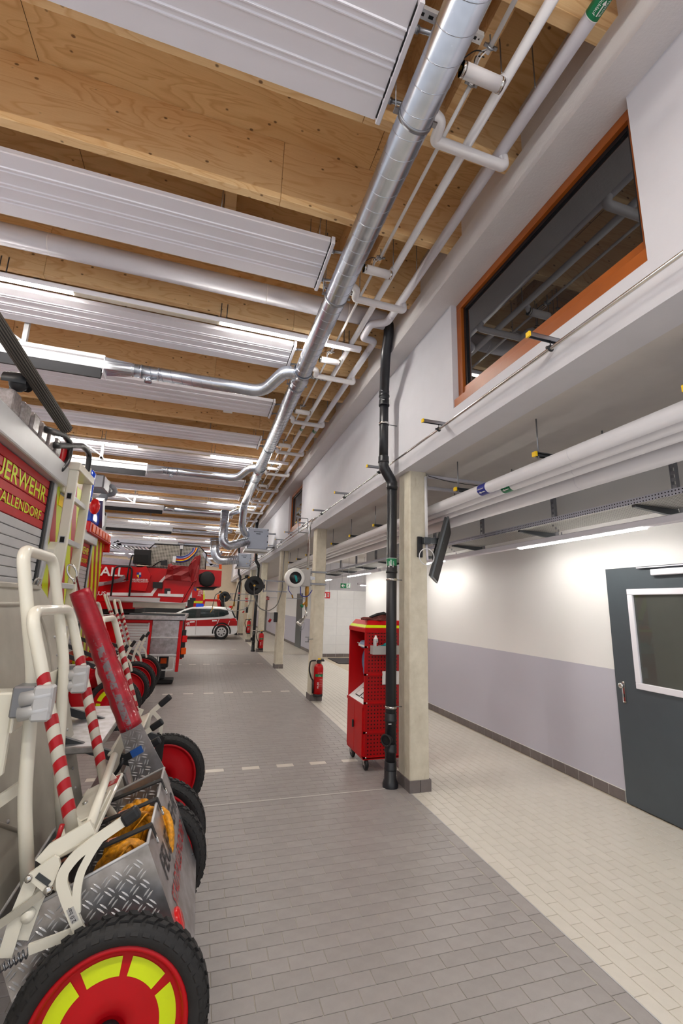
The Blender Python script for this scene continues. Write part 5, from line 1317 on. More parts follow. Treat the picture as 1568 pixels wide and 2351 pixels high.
g = MB(); g.bevbox((lx0-.04, 3.58, 2.62), (lx1+.01, 4.04, 2.68), .004, 1); part('top_cap', g, 'cream_paint', ld)
g = MB(); g.prism([(-1.06, 3.52, 2.02), (-1.06, 3.585, 2.08), (-1.06, 3.585, 1.92), (-1.06, 3.52, 1.96)], (.05, 0, 0)); part('bracket', g, 'cream_paint', ld)
g = MB(); g.bar((-1.05, 3.40, 1.45), (-1.05, 3.52, 2.0), .02, .03); part('stay', g, 'light_alu', ld)
# ribbed suction hose sticking out over truck 1
A, B = PX(152, 984, x=-.92), PX(-60, 660, x=-1.02)
sh_ = thing('suction_hose', 'thick dark ribbed suction hose lying along the roof edge of the near fire engine', 'hose', tuple(A))
g = MB(); g.cyl(A, B, .032, 20); part('hose_body', g, 'rubber', sh_)
d_ = (B-A).normalized(); a_ = d_.orthogonal().normalized(); b_ = d_.cross(a_)
for k in range(18):
    t = 2*PI*k/18; g = MB(); o_ = (a_*math.cos(t)+b_*math.sin(t))*.033; g.cyl(A+o_, B+o_, .0036, 5); part('rib', g, 'hose_rib', sh_)
# grey tailgate panel in front of truck 1
tg = thing('tailgate', 'grey ribbed metal tailgate with rounded corner behind the front hose cart', 'tailgate', (-.97, 2.3, .6))
xg = -.955
def gpt(y, z): return (xg+(1.775-z)*.27, y, z)
g = MB(); poly = [gpt(.9, .45), gpt(3.42, .45), gpt(3.42, 1.30)] + [gpt(3.42-.30*(1-math.cos(t)), 1.32+.44*math.sin(t)) for t in [PI/2*i/6 for i in range(1, 7)]] + [gpt(.9, 1.775)]
g.prism(poly, (-.05, 0, 0)); part('panel', g, 'plate_grey', tg)
g = MB(); path = [gpt(1.0, 1.66), gpt(2.90, 1.655)]+[gpt(2.92+.26*math.sin(t), 1.35+.305*math.cos(t)) for t in [PI/2*i/7 for i in range(8)]]+[gpt(3.18, .5)]
g.tube(path, .012, 8); part('pressed_ridge', g, 'plate_grey', tg)
g = MB(); g.bevbox((xg-.01, .95, 1.735), (xg+.02, 3.15, 1.765), .006, 1); part('top_edge', g, 'plate_grey', tg)
g = MB(); g.tube([gpt(1.1, 1.50), gpt(1.8, 1.10), gpt(2.6, .62)], .010, 6); part('pressed_ridge', g, 'plate_grey', tg)
for k in range(9):
    g = MB(); g.sphere(gpt(3.30, 1.45-.11*k), .009, 8); part('rivet', g, 'light_alu', tg)
for k in range(7):
    g = MB(); g.sphere(gpt(1.35+.17*k, 1.44-.11*k), .009, 8); part('rivet', g, 'light_alu', tg)
g = MB(); g.tube(rounded([(xg+.01, 3.02, 1.76), (xg+.03, 3.0, 1.80), (xg+.03, 3.08, 1.80), (xg+.01, 3.08, 1.745)], .02), .006, 8); part('latch_hook', g, 'chrome', tg)
# ---- turntable ladder truck
Y3 = 9.95
T3 = thing('ladder_truck', 'red turntable ladder fire engine parked in the third bay', 'fire engine', (-1.2, 11.2, 0), 'fire engines parked in the bays')
c1 = lambda x, y: (200+x/2.635, 1220+y/2.635)
def c1p(name, pts, dy, depth, m, parent=T3, label=None): return ppx(name, [c1(*p) for p in pts], Y3+dy, depth, m, parent, label)
g = MB(); g.bevbox((-8.2, Y3+.25, .55), (-.36, Y3+2.2, 1.30), .02, 1); part('chassis', g, 'black', T3)
for x in (-2.6, -6.6):
    g = MB(); g.lathe([(.25, -.14), (.47, -.15), (.52, -.11), (.52, .11), (.47, .15), (.25, .14)], (x, Y3+.17, .52), 'Y', 28, closed=True); part('wheel', g, 'tyre_black', T3)
# lower body: frame, shutter, lockers
g = MB(); g.bevbox((-5.2, Y3+.02, .50), (-.95, Y3+.5, 1.29), .01, 1); part('lower_body', g, 'truck_red', T3)
n = 14
for k in range(n):
    z0 = .50+(1.228-.50)*k/n; g = MB(); g.bevbox((-1.50, Y3-.006, z0+.003), (-.985, Y3+.02, z0+.052-.003), .003, 1); part('shutter_slat', g, 'shutter_grey', T3)
for x in (-1.53, -.985):
    g = MB(); g.bevbox((x, Y3-.012, .48), (x+.035, Y3+.02, 1.24), .004, 1); part('shutter_rail', g, 'light_alu', T3)
g = MB(); g.bevbox((-.955, Y3-.015, .48), (-.905, Y3+.2, 1.29), .006, 1); part('red_post', g, 'truck_red', T3)
g = MB(); g.bevbox((-1.6, Y3-.016, 1.235), (-.905, Y3+.2, 1.295), .006, 1); part('red_rail', g, 'truck_red', T3)
g = MB(); g.bevbox((-.905, Y3, .60), (-.385, Y3+2.2, 1.29), .006, 1); part('rear_locker', g, 'tread_plate', T3)
g = MB(); g.bevbox((-.905, Y3-.02, .935), (-.385, Y3, .965), .004, 1); part('step_strip', g, 'light_alu', T3)
g = MB(); g.bevbox((-.905, Y3-.02, .585), (-.385, Y3+.02, .625), .004, 1); part('step_strip', g, 'light_alu', T3)
g = MB(); g.bevbox((-.39, Y3-.02, .285), (-.325, Y3+.06, 1.29), .01, 1); part('rear_post', g, 'truck_red', T3)
g = MB(); g.bevbox((-.39, Y3+2.1, .285), (-.325, Y3+2.2, 1.29), .01, 1); part('rear_post', g, 'truck_red', T3)
g = MB(); g.bevbox((-4.6, Y3-.06, 1.30), (-.28, Y3+2.26, 1.385), .006, 1); part('walkway', g, 'tread_plate', T3)
g = MB(); g.bevbox((-1.35, Y3-.05, 1.385), (-.30, Y3+.30, 1.42), .006, 1); part('step_tread', g, 'dark_steel', T3)
for z, m in ((.86, 'red_lens'), (.62, 'orange_lens')):
    g = MB(); g.bevbox((-.31, Y3+.0, z), (-.21, Y3+.1, z+.13), .01, 1); part('tail_lamp', g, m, T3)
g = MB(); g.bevbox((-.32, Y3+.05, .55), (-.24, Y3+.15, 1.1), .01, 1); part('lamp_bracket', g, 'black', T3)
g = MB(); g.tube(rounded([(-.72, Y3+.0, .60), (-.72, Y3, .32), (-.42, Y3, .32), (-.42, Y3, .60)], .03), .012, 8); part('folding_step', g, 'light_alu', T3)
# outrigger
og = Vector((-.66, Y3+.45, 0))
g = MB(); g.bevbox(og+Vector((-.07, -.08, .10)), og+Vector((.07, .08, .62)), .01, 1); g.bevbox(og+Vector((-.11, -.11, .32)), og+Vector((.11, .11, .58)), .01, 1); r_ = part('outrigger_leg', g, 'black', T3)
g = MB(); g.bevbox(og+Vector((-.20, -.18, .02)), og+Vector((.24, .18, .09)), .01, 1); part('outrigger_foot', g, 'asphalt_black', r_)
g = MB(); g.cbox(og+Vector((.02, -.112, .46)), (.12, .01, .11)); part('amber_reflector', g, 'orange_lens', r_)
# turret
g = MB(); g.bevbox((-3.2, Y3+.10, 1.40), (-1.28, Y3+2.0, 1.60), .01, 1); part('slewing_ring', g, 'asphalt_black', T3)
c1p('turret_skirt', [(-60, 425), (290, 430), (288, 470), (-60, 470)], .0, 1.9, 'truck_red')
c1p('turret_body', [(-90, 205), (80, 200), (480, 226), (640, 232), (640, 300), (590, 430), (440, 425), (-90, 425)], .06, 1.8, 'truck_red')
g = MB(); g.bevbox((-3.2, Y3+.08, PX(*c1(80, 200), y=Y3+.06).z+.002), (-.3, Y3+1.84, PX(*c1(80, 200), y=Y3+.06).z+.012), .003, 1); part('turret_deck', g, 'dark_steel', T3)
c1p('silver_panel', [(60, 307), (260, 295), (220, 305), (55, 335)], .055, .01, 'light_alu')
c1p('silver_panel', [(-90, 300), (150, 308), (60, 330), (-90, 336)], .05, .01, 'light_alu')
c1p('white_stripe', [(118, 370), (385, 372), (440, 300), (470, 268), (475, 280), (400, 380), (395, 392), (118, 388)], .045, .014, 'print_white')
c1p('white_stripe', [(430, 376), (585, 380), (580, 397), (428, 392)], -.055, .01, 'print_white')
p0 = PX(*c1(40, 274), y=Y3+.05); text('lettering', 'STADTALL', 'print_white', T3, PX(*c1(222, 272), y=Y3+.05), (1, 0, 0), (0, 0, 1), .25, .006, .02, 1.05, 'RIGHT')
text('lettering', 'MAGIRUS', 'print_white', T3, PX(*c1(112, 387), y=Y3+.05), (1, 0, 0), (0, 0, 1), .11, .006, .012, 1.1, 'RIGHT')
text('lettering', '30m', 'print_black', T3, PX(*c1(756, 213), y=Y3-.0), (1, 0, 0), (0, 0, 1), .08, .02)
c1p('deck_beam', [(130, 393), (440, 402), (438, 425), (130, 418)], -.10, .5, 'light_alu')
c1p('lower_beam', [(278, 426), (595, 436), (590, 468), (276, 460)], -.02, .5, 'plate_grey')
g = MB(); H3 = lambda x, y: PX(*c1(x, y), y=Y3-.08); g.tube(rounded([H3(143, 392), H3(165, 225), H3(185, 212), H3(262, 214), H3(272, 235), H3(254, 395)], .06, 5), .018, 10); part('hand_rail', g, 'black', T3)
g = MB(); g.tube(rounded([H3(240, 298), H3(250, 232), H3(270, 150), H3(280, 140)], .05), .014, 8); part('lamp_stem', g, 'black', T3)
bx = c1p('control_box', [(262, 235), (356, 210), (386, 265), (352, 362), (245, 352)], -.06, .3, 'truck_red', T3, 'red locker with a coat of arms')
text('lettering', 'FEUERWEHR', 'print_white', bx, PX(*c1(272, 297), y=Y3-.06), (1, 0, .02), (0, 0, 1), .052, .004, .008)
text('lettering', 'STADTALLENDORF', 'print_white', bx, PX(*c1(270, 307), y=Y3-.06), (1, 0, .02), (0, 0, 1), .036, .004, .004)
cr_ = ppx('coat_of_arms', [c1(300, 248), c1(327, 248), c1(327, 272), c1(313, 284), c1(300, 272)], Y3-.066, .005, 'sign_blue', bx)
ppx('crest_field', [c1(301, 262), c1(313, 262), c1(313, 283), c1(301, 272)], Y3-.069, .003, 'yellow', bx)
ppx('crest_field', [c1(314, 249), c1(326, 249), c1(326, 262), c1(314, 262)], Y3-.069, .003, 'light_alu', bx)
c1p('valve_panel', [(398, 305), (456, 308), (454, 346), (396, 342)], .02, .05, 'black')
c1p('operator_seat', [(438, 425), (470, 292), (645, 300), (570, 432)], -.045, .5, 'truck_red')
c1p('seat_side', [(575, 432), (650, 300), (670, 262), (690, 170), (668, 285), (600, 425)], -.04, .6, 'truck_red')
q = c1p('data_plate', [(468, 345), (505, 345), (500, 395), (466, 395)], -.05, .004, 'print_black')
c1p('white_label', [(486, 362), (505, 362), (503, 390), (484, 390)], -.054, .004, 'print_white')
# fabric cover over the operator stand
g = MB(); cp = [(470, 290), (488, 232), (490, 200), (510, 193), (530, 244), (612, 213), (652, 152), (684, 141), (688, 155), (662, 298), (632, 310), (620, 300)]
g.prism([PX(*c1(*p), y=Y3-.10) for p in cp], (0, .62, 0)); bmesh.ops.triangulate(g.bm, faces=g.bm.faces[:])
bmesh.ops.subdivide_edges(g.bm, edges=g.bm.edges[:], cuts=2, use_grid_fill=True)
for v in g.bm.verts: v.co.y += .03*math.sin(v.co.x*17+v.co.z*9)+.02*math.sin(v.co.z*31-v.co.x*11)
part('cover', g, 'cover_red', T3, 'red fabric cover over the operator stand')
# ladder set with perforated cover
c1p('perforated_cover', [(375, 105), (410, 75), (682, 90), (722, 137), (722, 192), (714, 230), (480, 226), (378, 216)], .10, .03, 'perf_steel')
g = MB(); e_ = [PX(*c1(*p), y=Y3+.098) for p in ((375, 105), (410, 75), (682, 90), (722, 137), (714, 230))]; g.tube(e_, .012, 6); part('cover_edge', g, 'black', T3)
c1p('cable_clamp', [(442, 178), (484, 172), (486, 205), (444, 202)], .05, .05, 'black')
def c1tube(pts, r, m, name, dy=.06): 
    g = MB(); g.tube(rounded([PX(*c1(*p), y=Y3+dy) for p in pts], .15, 6), r, 8); return part(name, g, m, T3)
c1tube([(395, 212), (425, 190), (450, 178)], .012, 'black', 'cable', .04)
for k, m in enumerate(('sign_blue', 'cloth_blue', 'signal_red', 'yellow', 'sign_blue')):
    o = 7*k
    c1tube([(530, 152+o), (570, 158+o), (610, 146+o), (640+o*.5, 118+o*.6), (645+o, 100)], .014, m, 'hose_line', .03)
c1p('hose_clamp', [(518, 150), (540, 150), (534, 190), (516, 186)], .0, .05, 'print_white')
c1p('lever', [(562, 85), (582, 85), (580, 108), (560, 106)], .03, .06, 'light_alu')
c1tube([(568, 106), (566, 150)], .008, 'black', 'lever_rod', .05)
for yo in (.12, 1.3):
    g = MB()
    L = lambda x, y: PX(*c1(x, y), y=Y3+yo)
    for a_, b_, w in (((-260, 18), (410, 72), .075), ((-260, 50), (420, 92), .04), ((-260, 72), (290, 126), .05), ((-260, 98), (290, 152), .04), ((-260, 130), (300, 190), .08), ((-260, 165), (300, 205), .06), ((714, 200), (810, 212), .06)):
        g.bar(L(*a_), L(*b_), .05, w)
    for a_, b_ in (((160, 55), (100, 110)), ((180, 58), (260, 160)), ((20, 45), (-60, 100)), ((40, 48), (110, 140)), ((700, 130), (755, 205)), ((-100, 40), (-20, 120))): g.bar(L(*a_), L(*b_), .05, .06)
    part('ladder_side', g, 'ladder_blue_grey', T3)
g = MB()
for k in range(26):
    x = -240+k*25; a_ = PX(*c1(x, 60+x*.08), y=Y3+.12); g.cyl(a_, a_+Vector((0, 1.18, 0)), .014, 6); a_ = PX(*c1(x, 150+x*.09), y=Y3+.12); g.cyl(a_, a_+Vector((0, 1.18, 0)), .014, 6)
o = part('ladder_rungs', g, 'ladder_blue_grey', T3); o['kind'] = 'stuff'
c1p('spot_housing', [(285, 108), (384, 112), (382, 202), (276, 192)], -.02, .3, 'asphalt_black')
c1p('spot_face', [(290, 140), (372, 144), (372, 190), (288, 186)], -.03, .02, 'hole_black')
c1p('winch_body', [(640, 228), (815, 238), (810, 333), (795, 335), (640, 335)], .0, 1.2, 'truck_red')
c1p('winch_end', [(765, 240), (815, 240), (808, 332), (770, 330)], -.03, .05, 'truck_red')
dc = PX(*c1(725, 288), y=Y3-.02); g = MB(); g.lathe([(0, -.05), (.13, -.05), (.16, -.03), (.165, .03), (.13, .05)], dc, 'Y', 28); part('cable_drum', g, 'asphalt_black', T3)
c1p('drum_shroud', [(676, 262), (700, 250), (700, 325), (682, 320)], -.03, .05, 'asphalt_black')
c1p('fender', [(660, 336), (790, 336), (770, 350), (700, 350)], .1, 1.0, 'asphalt_black')
c1p('marker_lamp', [(798, 200), (814, 200), (814, 228), (798, 226)], .0, .05, 'orange_lens')
c1p('monitor_arm', [(100, 310), (190, 285), (228, 262), (232, 285), (200, 305), (105, 325)], -.01, .05, 'steel')
# ---- white command car
CY = 21.62
CA = thing('command_car', 'white fire service car with a red stripe parked beyond the ladder truck', 'car', (0, CY, 0))
c4 = lambda x, y: (400+x/5.6, 1340+y/5.6)
W4 = 1.78
prof = [(-330, 470), (-320, 445), (-180, 420), (-40, 400), (0, 385), (150, 325), (230, 305), (350, 297), (480, 293), (600, 299), (700, 308), (750, 322), (762, 345), (790, 410), (806, 455), (816, 490), (815, 590), (806, 630), (770, 652), (700, 662), (150, 672), (-330, 676)]
P4 = [PX(*c4(*p), y=CY) for p in prof]
g = MB(); secs = [(0, .985), (.10, 1.0), (W4-.10, 1.0), (W4, .985)]
cm = Vector((sum(p.x for p in P4)/len(P4), CY, .85))
vs = []
for yo, k in secs:
    for p in P4:
        zt = max(0, (p.z-.95)/.6); inset = .20*zt if yo in (0, W4) else .20*zt
        yy = CY+yo+(inset if yo < W4/2 else -inset)
        vs.append((cm.x+(p.x-cm.x)*k, yy, cm.z+(p.z-cm.z)*k))
n = len(P4)
g.vf(vs, [tuple(range(n)), tuple(range(3*n, 4*n))[::-1]]+[(s*n+i, s*n+(i+1) % n, (s+1)*n+(i+1) % n, (s+1)*n+i) for s in range(3) for i in range(n)])
part('body', g, 'white_paint', CA)
def cyz(z): return CY+.20*max(0, (z-.95)/.6)
def carpoly(name, pts, m, off=.006, th=.012):
    g = MB(); Q = []
    for p in pts:
        a_ = PX(*c4(*p), y=CY); a_.y = cyz(a_.z)-off; Q.append(a_)
    g.prism(Q, (0, th, 0)); return part(name, g, m, CA)
carpoly('window_band', [(20, 408), (150, 345), (230, 322), (400, 322), (600, 330), (690, 345), (705, 390), (640, 415), (560, 428), (300, 440), (120, 448), (20, 440)], 'asphalt_black', .004)
for pts in ([(150, 352), (290, 332), (272, 432), (160, 436)], [(350, 332), (520, 334), (512, 424), (330, 430)], [(532, 336), (566, 338), (560, 420), (524, 424)], [(584, 340), (672, 346), (692, 388), (620, 414), (580, 418)], [(15, 420), (120, 352), (140, 350), (60, 418)]):
    carpoly('side_window', pts, 'glass_car', .010)
carpoly('red_band', [(-250, 480), (280, 470), (560, 455), (705, 448), (808, 480), (808, 540), (560, 545), (280, 548), (-250, 556)], 'signal_red', .005)
carpoly('door_gap', [(282, 470), (288, 470), (274, 655), (268, 655)], 'grey_box', .0065, .008)
for a_ in ((560, 452), (695, 478)): carpoly('white_slash', [(a_[0]+15, a_[1]), (a_[0]+22, a_[1]), (a_[0]-18, a_[1]+92), (a_[0]-25, a_[1]+92)], 'print_white', .007, .006)
for a_ in ((232, 490), (518, 474)): carpoly('door_handle', [(a_[0]-32, a_[1]-5), (a_[0]+32, a_[1]-8), (a_[0]+30, a_[1]+8), (a_[0]-30, a_[1]+12)], 'white_paint', .03, .03)
carpoly('tail_lamp', [(708, 455), (770, 442), (800, 462), (796, 480), (725, 478)], 'red_lens', .008)
carpoly('rear_glass', [(735, 350), (752, 345), (795, 440), (775, 440)], 'asphalt_black', .004)
text('lettering', 'FEUERWEHR', 'print_white', CA, PX(*c4(200, 535), y=CY-.006), (1, 0, 0), (0, 0, 1), .19, .003, .01, .8, 'RIGHT')
for u, r_ in ((603, .34), (-260, .34)):
    c = PX(*c4(u, 643), y=CY+.10); c.z = .335
    g = MB(); g.lathe([(.355, -.112), (.42, -.112), (.42, -.10)], (c.x, c.y, c.z), 'Y', 28, a0=-.2, a1=PI+.2); part('wheel_arch', g, 'asphalt_black', CA)
    g = MB(); g.lathe([(.20, -.10), (.31, -.11), (.335, -.08), (.335, .08), (.31, .11)], (c.x, c.y, c.z), 'Y', 28); w = part('tyre', g, 'tyre_black', CA)
    g = MB(); g.lathe([(0, -.112), (.07, -.116), (.20, -.108), (.225, -.10)], (c.x, c.y, c.z), 'Y', 28); h = part('hubcap', g, 'light_alu', w)
    for k in range(7):
        t = 2*PI*k/7+.3; g = MB(); g.sphere((c.x+.135*math.cos(t), c.y-.113, c.z+.135*math.sin(t)), .034, 8, (1, .15, 1)); part('hub_slot', g, 'asphalt_black', h)
    g = MB(); g.lathe([(.0, 0), (.335, 0), (.335, .2), (0, .2)], (c.x, CY+W4-.25, c.z), 'Y', 20); part('tyre', g, 'tyre_black', CA)
g = MB(); a_ = PX(*c4(278, 296), y=CY+.9); b_ = PX(*c4(380, 258), y=CY+.9); g.bevbox((a_.x, CY+.4, a_.z-.02), (b_.x, CY+1.3, b_.z), .04, 2); part('blue_light_bar', g, 'blue_lens', CA)
g = MB(); a_ = PX(*c4(702, 312), y=CY+.9); g.bevbox((a_.x, CY+.5, a_.z-.02), (a_.x+.17, CY+1.2, a_.z+.10), .02, 1); part('rear_beacon', g, 'red_lens', CA)
g = MB(); a_ = PX(*c4(112, 410), y=CY-.1); g.bevbox((a_.x-.06, CY-.14, a_.z-.07), (a_.x+.06, CY+.0, a_.z+.07), .03, 2); part('wing_mirror', g, 'asphalt_black', CA)
# ---- vehicles behind the car
YF = 26.0
F = thing('fire_engine', 'red rear corner of a far fire engine with yellow stripes, seen past the ladder truck', 'fire engine', (0, YF, 0), 'fire engines parked in the bays')
ppx('body', [c4(-600, 48), c4(392, 52), c4(392, 300), c4(-600, 300)], YF, 2.4, 'truck_red', F)
ppx('lower_body', [c4(-600, 300), c4(392, 300), c4(392, 480), c4(-600, 480)], YF+.02, 2.3, 'asphalt_black', F)
ppx('white_panel', [c4(-600, 70), c4(228, 75), c4(228, 290), c4(-600, 290)], YF-.01, .03, 'light_alu', F)
ppx('yellow_edge', [c4(372, 85), c4(392, 85), c4(392, 290), c4(372, 290)], YF-.01, .02, 'neon', F)
ppx('yellow_band', [c4(240, 222), c4(392, 222), c4(392, 250), c4(240, 250)], YF-.012, .02, 'neon', F)
ppx('warning_diamond', [c4(265, 55), c4(290, 75), c4(275, 100), c4(250, 75)], YF-.015, .01, 'sign_blue', F)
ppx('warning_diamond', [c4(290, 75), c4(300, 52), c4(318, 68), c4(300, 90)], YF-.015, .01, 'yellow', F)
for k, s in enumerate(('FEUER', 'WEHR', 'STADT', 'ALL')): text('lettering', s, 'print_white', F, PX(*c4(315-k*6, 88+k*24), y=YF-.015), (1, 0, 0), (0, 0, 1), .13, .01)
for u in (-40, 40):
    c = PX(*c4(u, 340), y=YF-.02); g = MB(); g.lathe([(.2, -.05), (.45, -.06), (.5, 0)], (c.x, YF-.02, .5), 'Y', 20); part('wheel', g, 'tyre_black', F)
F2 = thing('utility_vehicle', 'small utility vehicle with a red roll frame standing behind the white car', 'vehicle', (1.5, 24.6, 0))
Q = lambda x, y: PX(*c4(x, y), y=24.6)
for a_, b_ in (((360, 305), (390, 212)), ((390, 212), (560, 216)), ((560, 216), (575, 305)), ((575, 212), (600, 305))):
    g = MB(); g.bar(Q(*a_), Q(*b_), .10, .12); part('roll_frame', g, 'truck_red', F2)
g = MB(); g.prism([Q(340, 305), Q(620, 305), Q(620, 500), Q(340, 500)], (0, 1.2, 0)); part('body', g, 'truck_red', F2)
g = MB(); g.bar(Q(610, 225), Q(625, 305), .1, .2); g.bar(Q(200, 200), Q(275, 205), .2, .15); g.bar(Q(215, 210), Q(205, 300), .15, .3); part('black_seat', g, 'asphalt_black', F2)
for x in (.4, 2.2):
    pass
for u in (370, 590):
    c = Q(u, 470); g = MB(); g.lathe([(.1, -.1), (.32, -.1), (.36, -.05), (.36, .1)], (c.x, 24.58, .36), 'Y', 18); part('wheel', g, 'tyre_black', F2)
g = MB(); c = Q(570, 168); g.cyl(c+Vector((0, 0, -.35)), c+Vector((0, 0, -.08)), .03, 8); g.cyl(c+Vector((0, 0, -.1)), c+Vector((0, 0, .12)), .07, 12); part('orange_beacon', g, 'orange_lens', F2)
# ================================================================== hose carts in the foreground
WR = .305
def mk_wheel():
    """meshes of one cart wheel, axle along Y, centred on the origin"""
    ms = {}
    g = MB(); w = .045
    pr_ = [(.236, -.030), (.246, -w*.95), (.270, -w*1.1), (.290, -w*.95), (.298, -w*.55), (.300, 0), (.298, w*.55), (.290, w*.95), (.270, w*1.1), (.246, w*.95), (.236, .030)]
    g.lathe(pr_, (0, 0, 0), 'Y', 56); ms['tyre'] = (g.mesh('tyre'), 'rubber')
    g = MB(); n = 46
    for k in range(n):
        for s in (-1, 1):
            t = 2*PI*(k+(.5 if s > 0 else 0))/n; c, d = math.cos(t), math.sin(t)
            M = Matrix(((c, 0, -d, 0), (0, 1, 0, 0), (d, 0, c, 0), (0, 0, 0, 1)))
            sk = .012*s
            for (a, b, e, f_) in ((.2965, .306, .002, .024),):
                vs = []
                for rr in (a, b):
                    h = .0155 if rr == a else .0125
                    for yy, o in ((e, -.4), (f_, .4)):
                        for q in (-1, 1): vs.append(M @ Vector((rr, s*yy, q*h+o*.016)))
                g.vf(vs, ((0, 1, 3, 2), (4, 6, 7, 5), (0, 4, 5, 1), (2, 3, 7, 6), (0, 2, 6, 4), (1, 5, 7, 3)))
            vs = []
            for rr, yy in ((.289, .026), (.2995, .026), (.300, .030), (.276, .052), (.272, .049)):
                for q in (-1, 1): vs.append(M @ Vector((rr, s*yy, q*.0115+.006)))
            g.vf(vs, [(0, 1, 3, 2), (2, 3, 5, 4), (4, 5, 7, 6), (6, 7, 9, 8), (0, 2, 4, 6, 8), (9, 7, 5, 3, 1)])
    ms['tread_blocks'] = (g.mesh('tread_blocks'), 'rubber')
    g = MB()
    for s in (-1, 1):
        g.lathe([(.240, s*.034), (.234, s*.040), (.226, s*.038), (.220, s*.024), (.214, s*.014), (.206, s*.012), (.150, s*.020), (.10, s*.028), (.055, s*.032), (.05, s*.02), (0, s*.02)], (0, 0, 0), 'Y', 56)
    g.lathe([(.238, -.034), (.238, .034)], (0, 0, 0), 'Y', 40)
    ms['rim'] = (g.mesh('rim'), 'wheel_red')
    g = MB(); g.lathe([(0, -.045), (.032, -.045), (.036, -.03), (.036, .03), (.032, .045), (0, .045)], (0, 0, 0), 'Y', 20); ms['hub'] = (g.mesh('hub'), 'black')
    g = MB(); a, b = .150, .2005; n = 8; sg = 2*PI/8; vs = []
    yo = lambda r: -(.0128+(.206-r)/.056*.008) if r < .206 else -.0128
    for k in range(n):
        t = -sg*.40+sg*.80*k/(n-1)
        for r in (a, b): vs.append((r*math.cos(t), yo(r)-.0008, r*math.sin(t)))
    g.vf(vs, [(2*k, 2*k+1, 2*k+3, 2*k+2) for k in range(n-1)]); ms['reflector'] = (g.mesh('reflector'), 'neon')
    for me, m in ms.values(): setmat(me, m)
    return {k: v[0] for k, v in ms.items()}
WM = mk_wheel()
def wheel(cart, y, refl):
    w = link('wheel', WM['rim'], cart); w.location = (0, y, 0)
    for nm in ('tyre', 'tread_blocks', 'hub'):
        o = link(nm, WM[nm], w)
    if refl:
        for k in range(8):
            o = link('reflector', WM['reflector'], w); o.rotation_euler = (0, 2*PI*k/8+.2, 0)
    return w
def ribbon(g, pts, w, th, y):
    """flat bar following a polyline in the x-z plane, thickness along y"""
    P = [Vector((p[0], 0, p[1])) for p in pts]; L = []; R_ = []
    for i, p in enumerate(P):
        d = (P[min(i+1, len(P)-1)]-P[max(i-1, 0)]).normalized(); n = Vector((-d.z, 0, d.x)); ww = w[i] if isinstance(w, (list, tuple)) else w
        L.append(p+n*ww/2); R_.append(p-n*ww/2)
    poly = L+R_[::-1]; n = len(P)
    vs = [Vector((p.x, y, p.z)) for p in poly]+[Vector((p.x, y+th, p.z)) for p in poly]
    fs = []
    for i in range(n-1):
        a, b, c, d = i, i+1, 2*n-2-i, 2*n-1-i
        fs += [(a, b, c, d), tuple(2*n+q for q in (d, c, b, a))]
    m = 2*n
    for i in range(m): fs.append((i, (i+1) % m, m+(i+1) % m, m+i))
    return g.vf(vs, fs)
def smooth2(pts, r=.05, n=5): return [(p.x, p.z) for p in rounded([(a, 0, b) for a, b in pts], r, n)]
TILT = math.radians(-24)
def to_local(p, ax):
    d = Vector(p)-Vector(ax); c, s = math.cos(TILT), math.sin(TILT)
    # world = Ry(TILT) local ; local = Ry(-TILT) world
    return Vector((c*d.x - s*d.z, d.y, s*d.x + c*d.z))
def stripes(cart, p, q, r, n, first=0):
    """red reflective bands wound round a tube"""
    p, q = Vector(p), Vector(q); d = (q-p); L = d.length; d.normalize(); a = d.orthogonal().normalized(); b = d.cross(a)
    hgt = L/(2*n-1)
    for k in range(n):
        z0 = hgt*2*k; g = MB(); seg = 18; vs = []
        for j in range(seg+1):
            t = 2*PI*j/seg; sk = -math.sin(t)*r*.75; o = (a*math.cos(t)+b*math.sin(t))*(r+.0006)
            vs += [p+d*(z0+sk)+o, p+d*(z0+hgt*.95+sk)+o]
        g.vf(vs, [(2*j, 2*j+1, 2*j+3, 2*j+2) for j in range(seg)])
        for f in g.bm.faces: f.smooth = True
        part('red_stripe', g, 'stripe_red', cart)
def tread(g, o, ex, ey, n, w, h, pitch=.036):
    """raised dashes of a tread plate on the rectangle o + ex*w + ey*h"""
    o, ex, ey, n = Vector(o), Vector(ex).normalized(), Vector(ey).normalized(), Vector(n).normalized()
    nx, ny = int(w/pitch), int(h/pitch)
    for i in range(nx):
        for j in range(ny):
            c = o+ex*(i+.5)*pitch+ey*(j+.5)*pitch
            a = (ex*.86+ey*.5) if (i+j) % 2 else (ex*-.5+ey*.86); b = n.cross(a)
            for s in (-1, 1):
                cc = c+b*s*.0068; l, t_ = .0175, .0034
                vs = [cc-a*l, cc-a*l*.4+b*t_, cc+a*l*.4+b*t_, cc+a*l, cc+a*l*.4-b*t_, cc-a*l*.4-b*t_]; m0 = len(g.bm.verts)
                top = [cc-a*l*.45+n*.0034, cc+a*l*.45+n*.0034]
                g.vf(vs+top, [(0, 1, 6), (1, 2, 7, 6), (2, 3, 7), (3, 4, 7), (4, 5, 6, 7), (5, 0, 6)])
    return g
def grip(g, p, q, r=.02):
    p, q = Vector(p), Vector(q); d = (q-p).normalized(); L = (q-p).length
    return g.tube([p, p+d*.004, p+d*.01, p+d*L*.5, p+d*(L-.012), p+d*(L-.003), q], r, 14, radii=[r*.75, r*.95, r, r*.96, r*1.02, r*.8, r*.35])
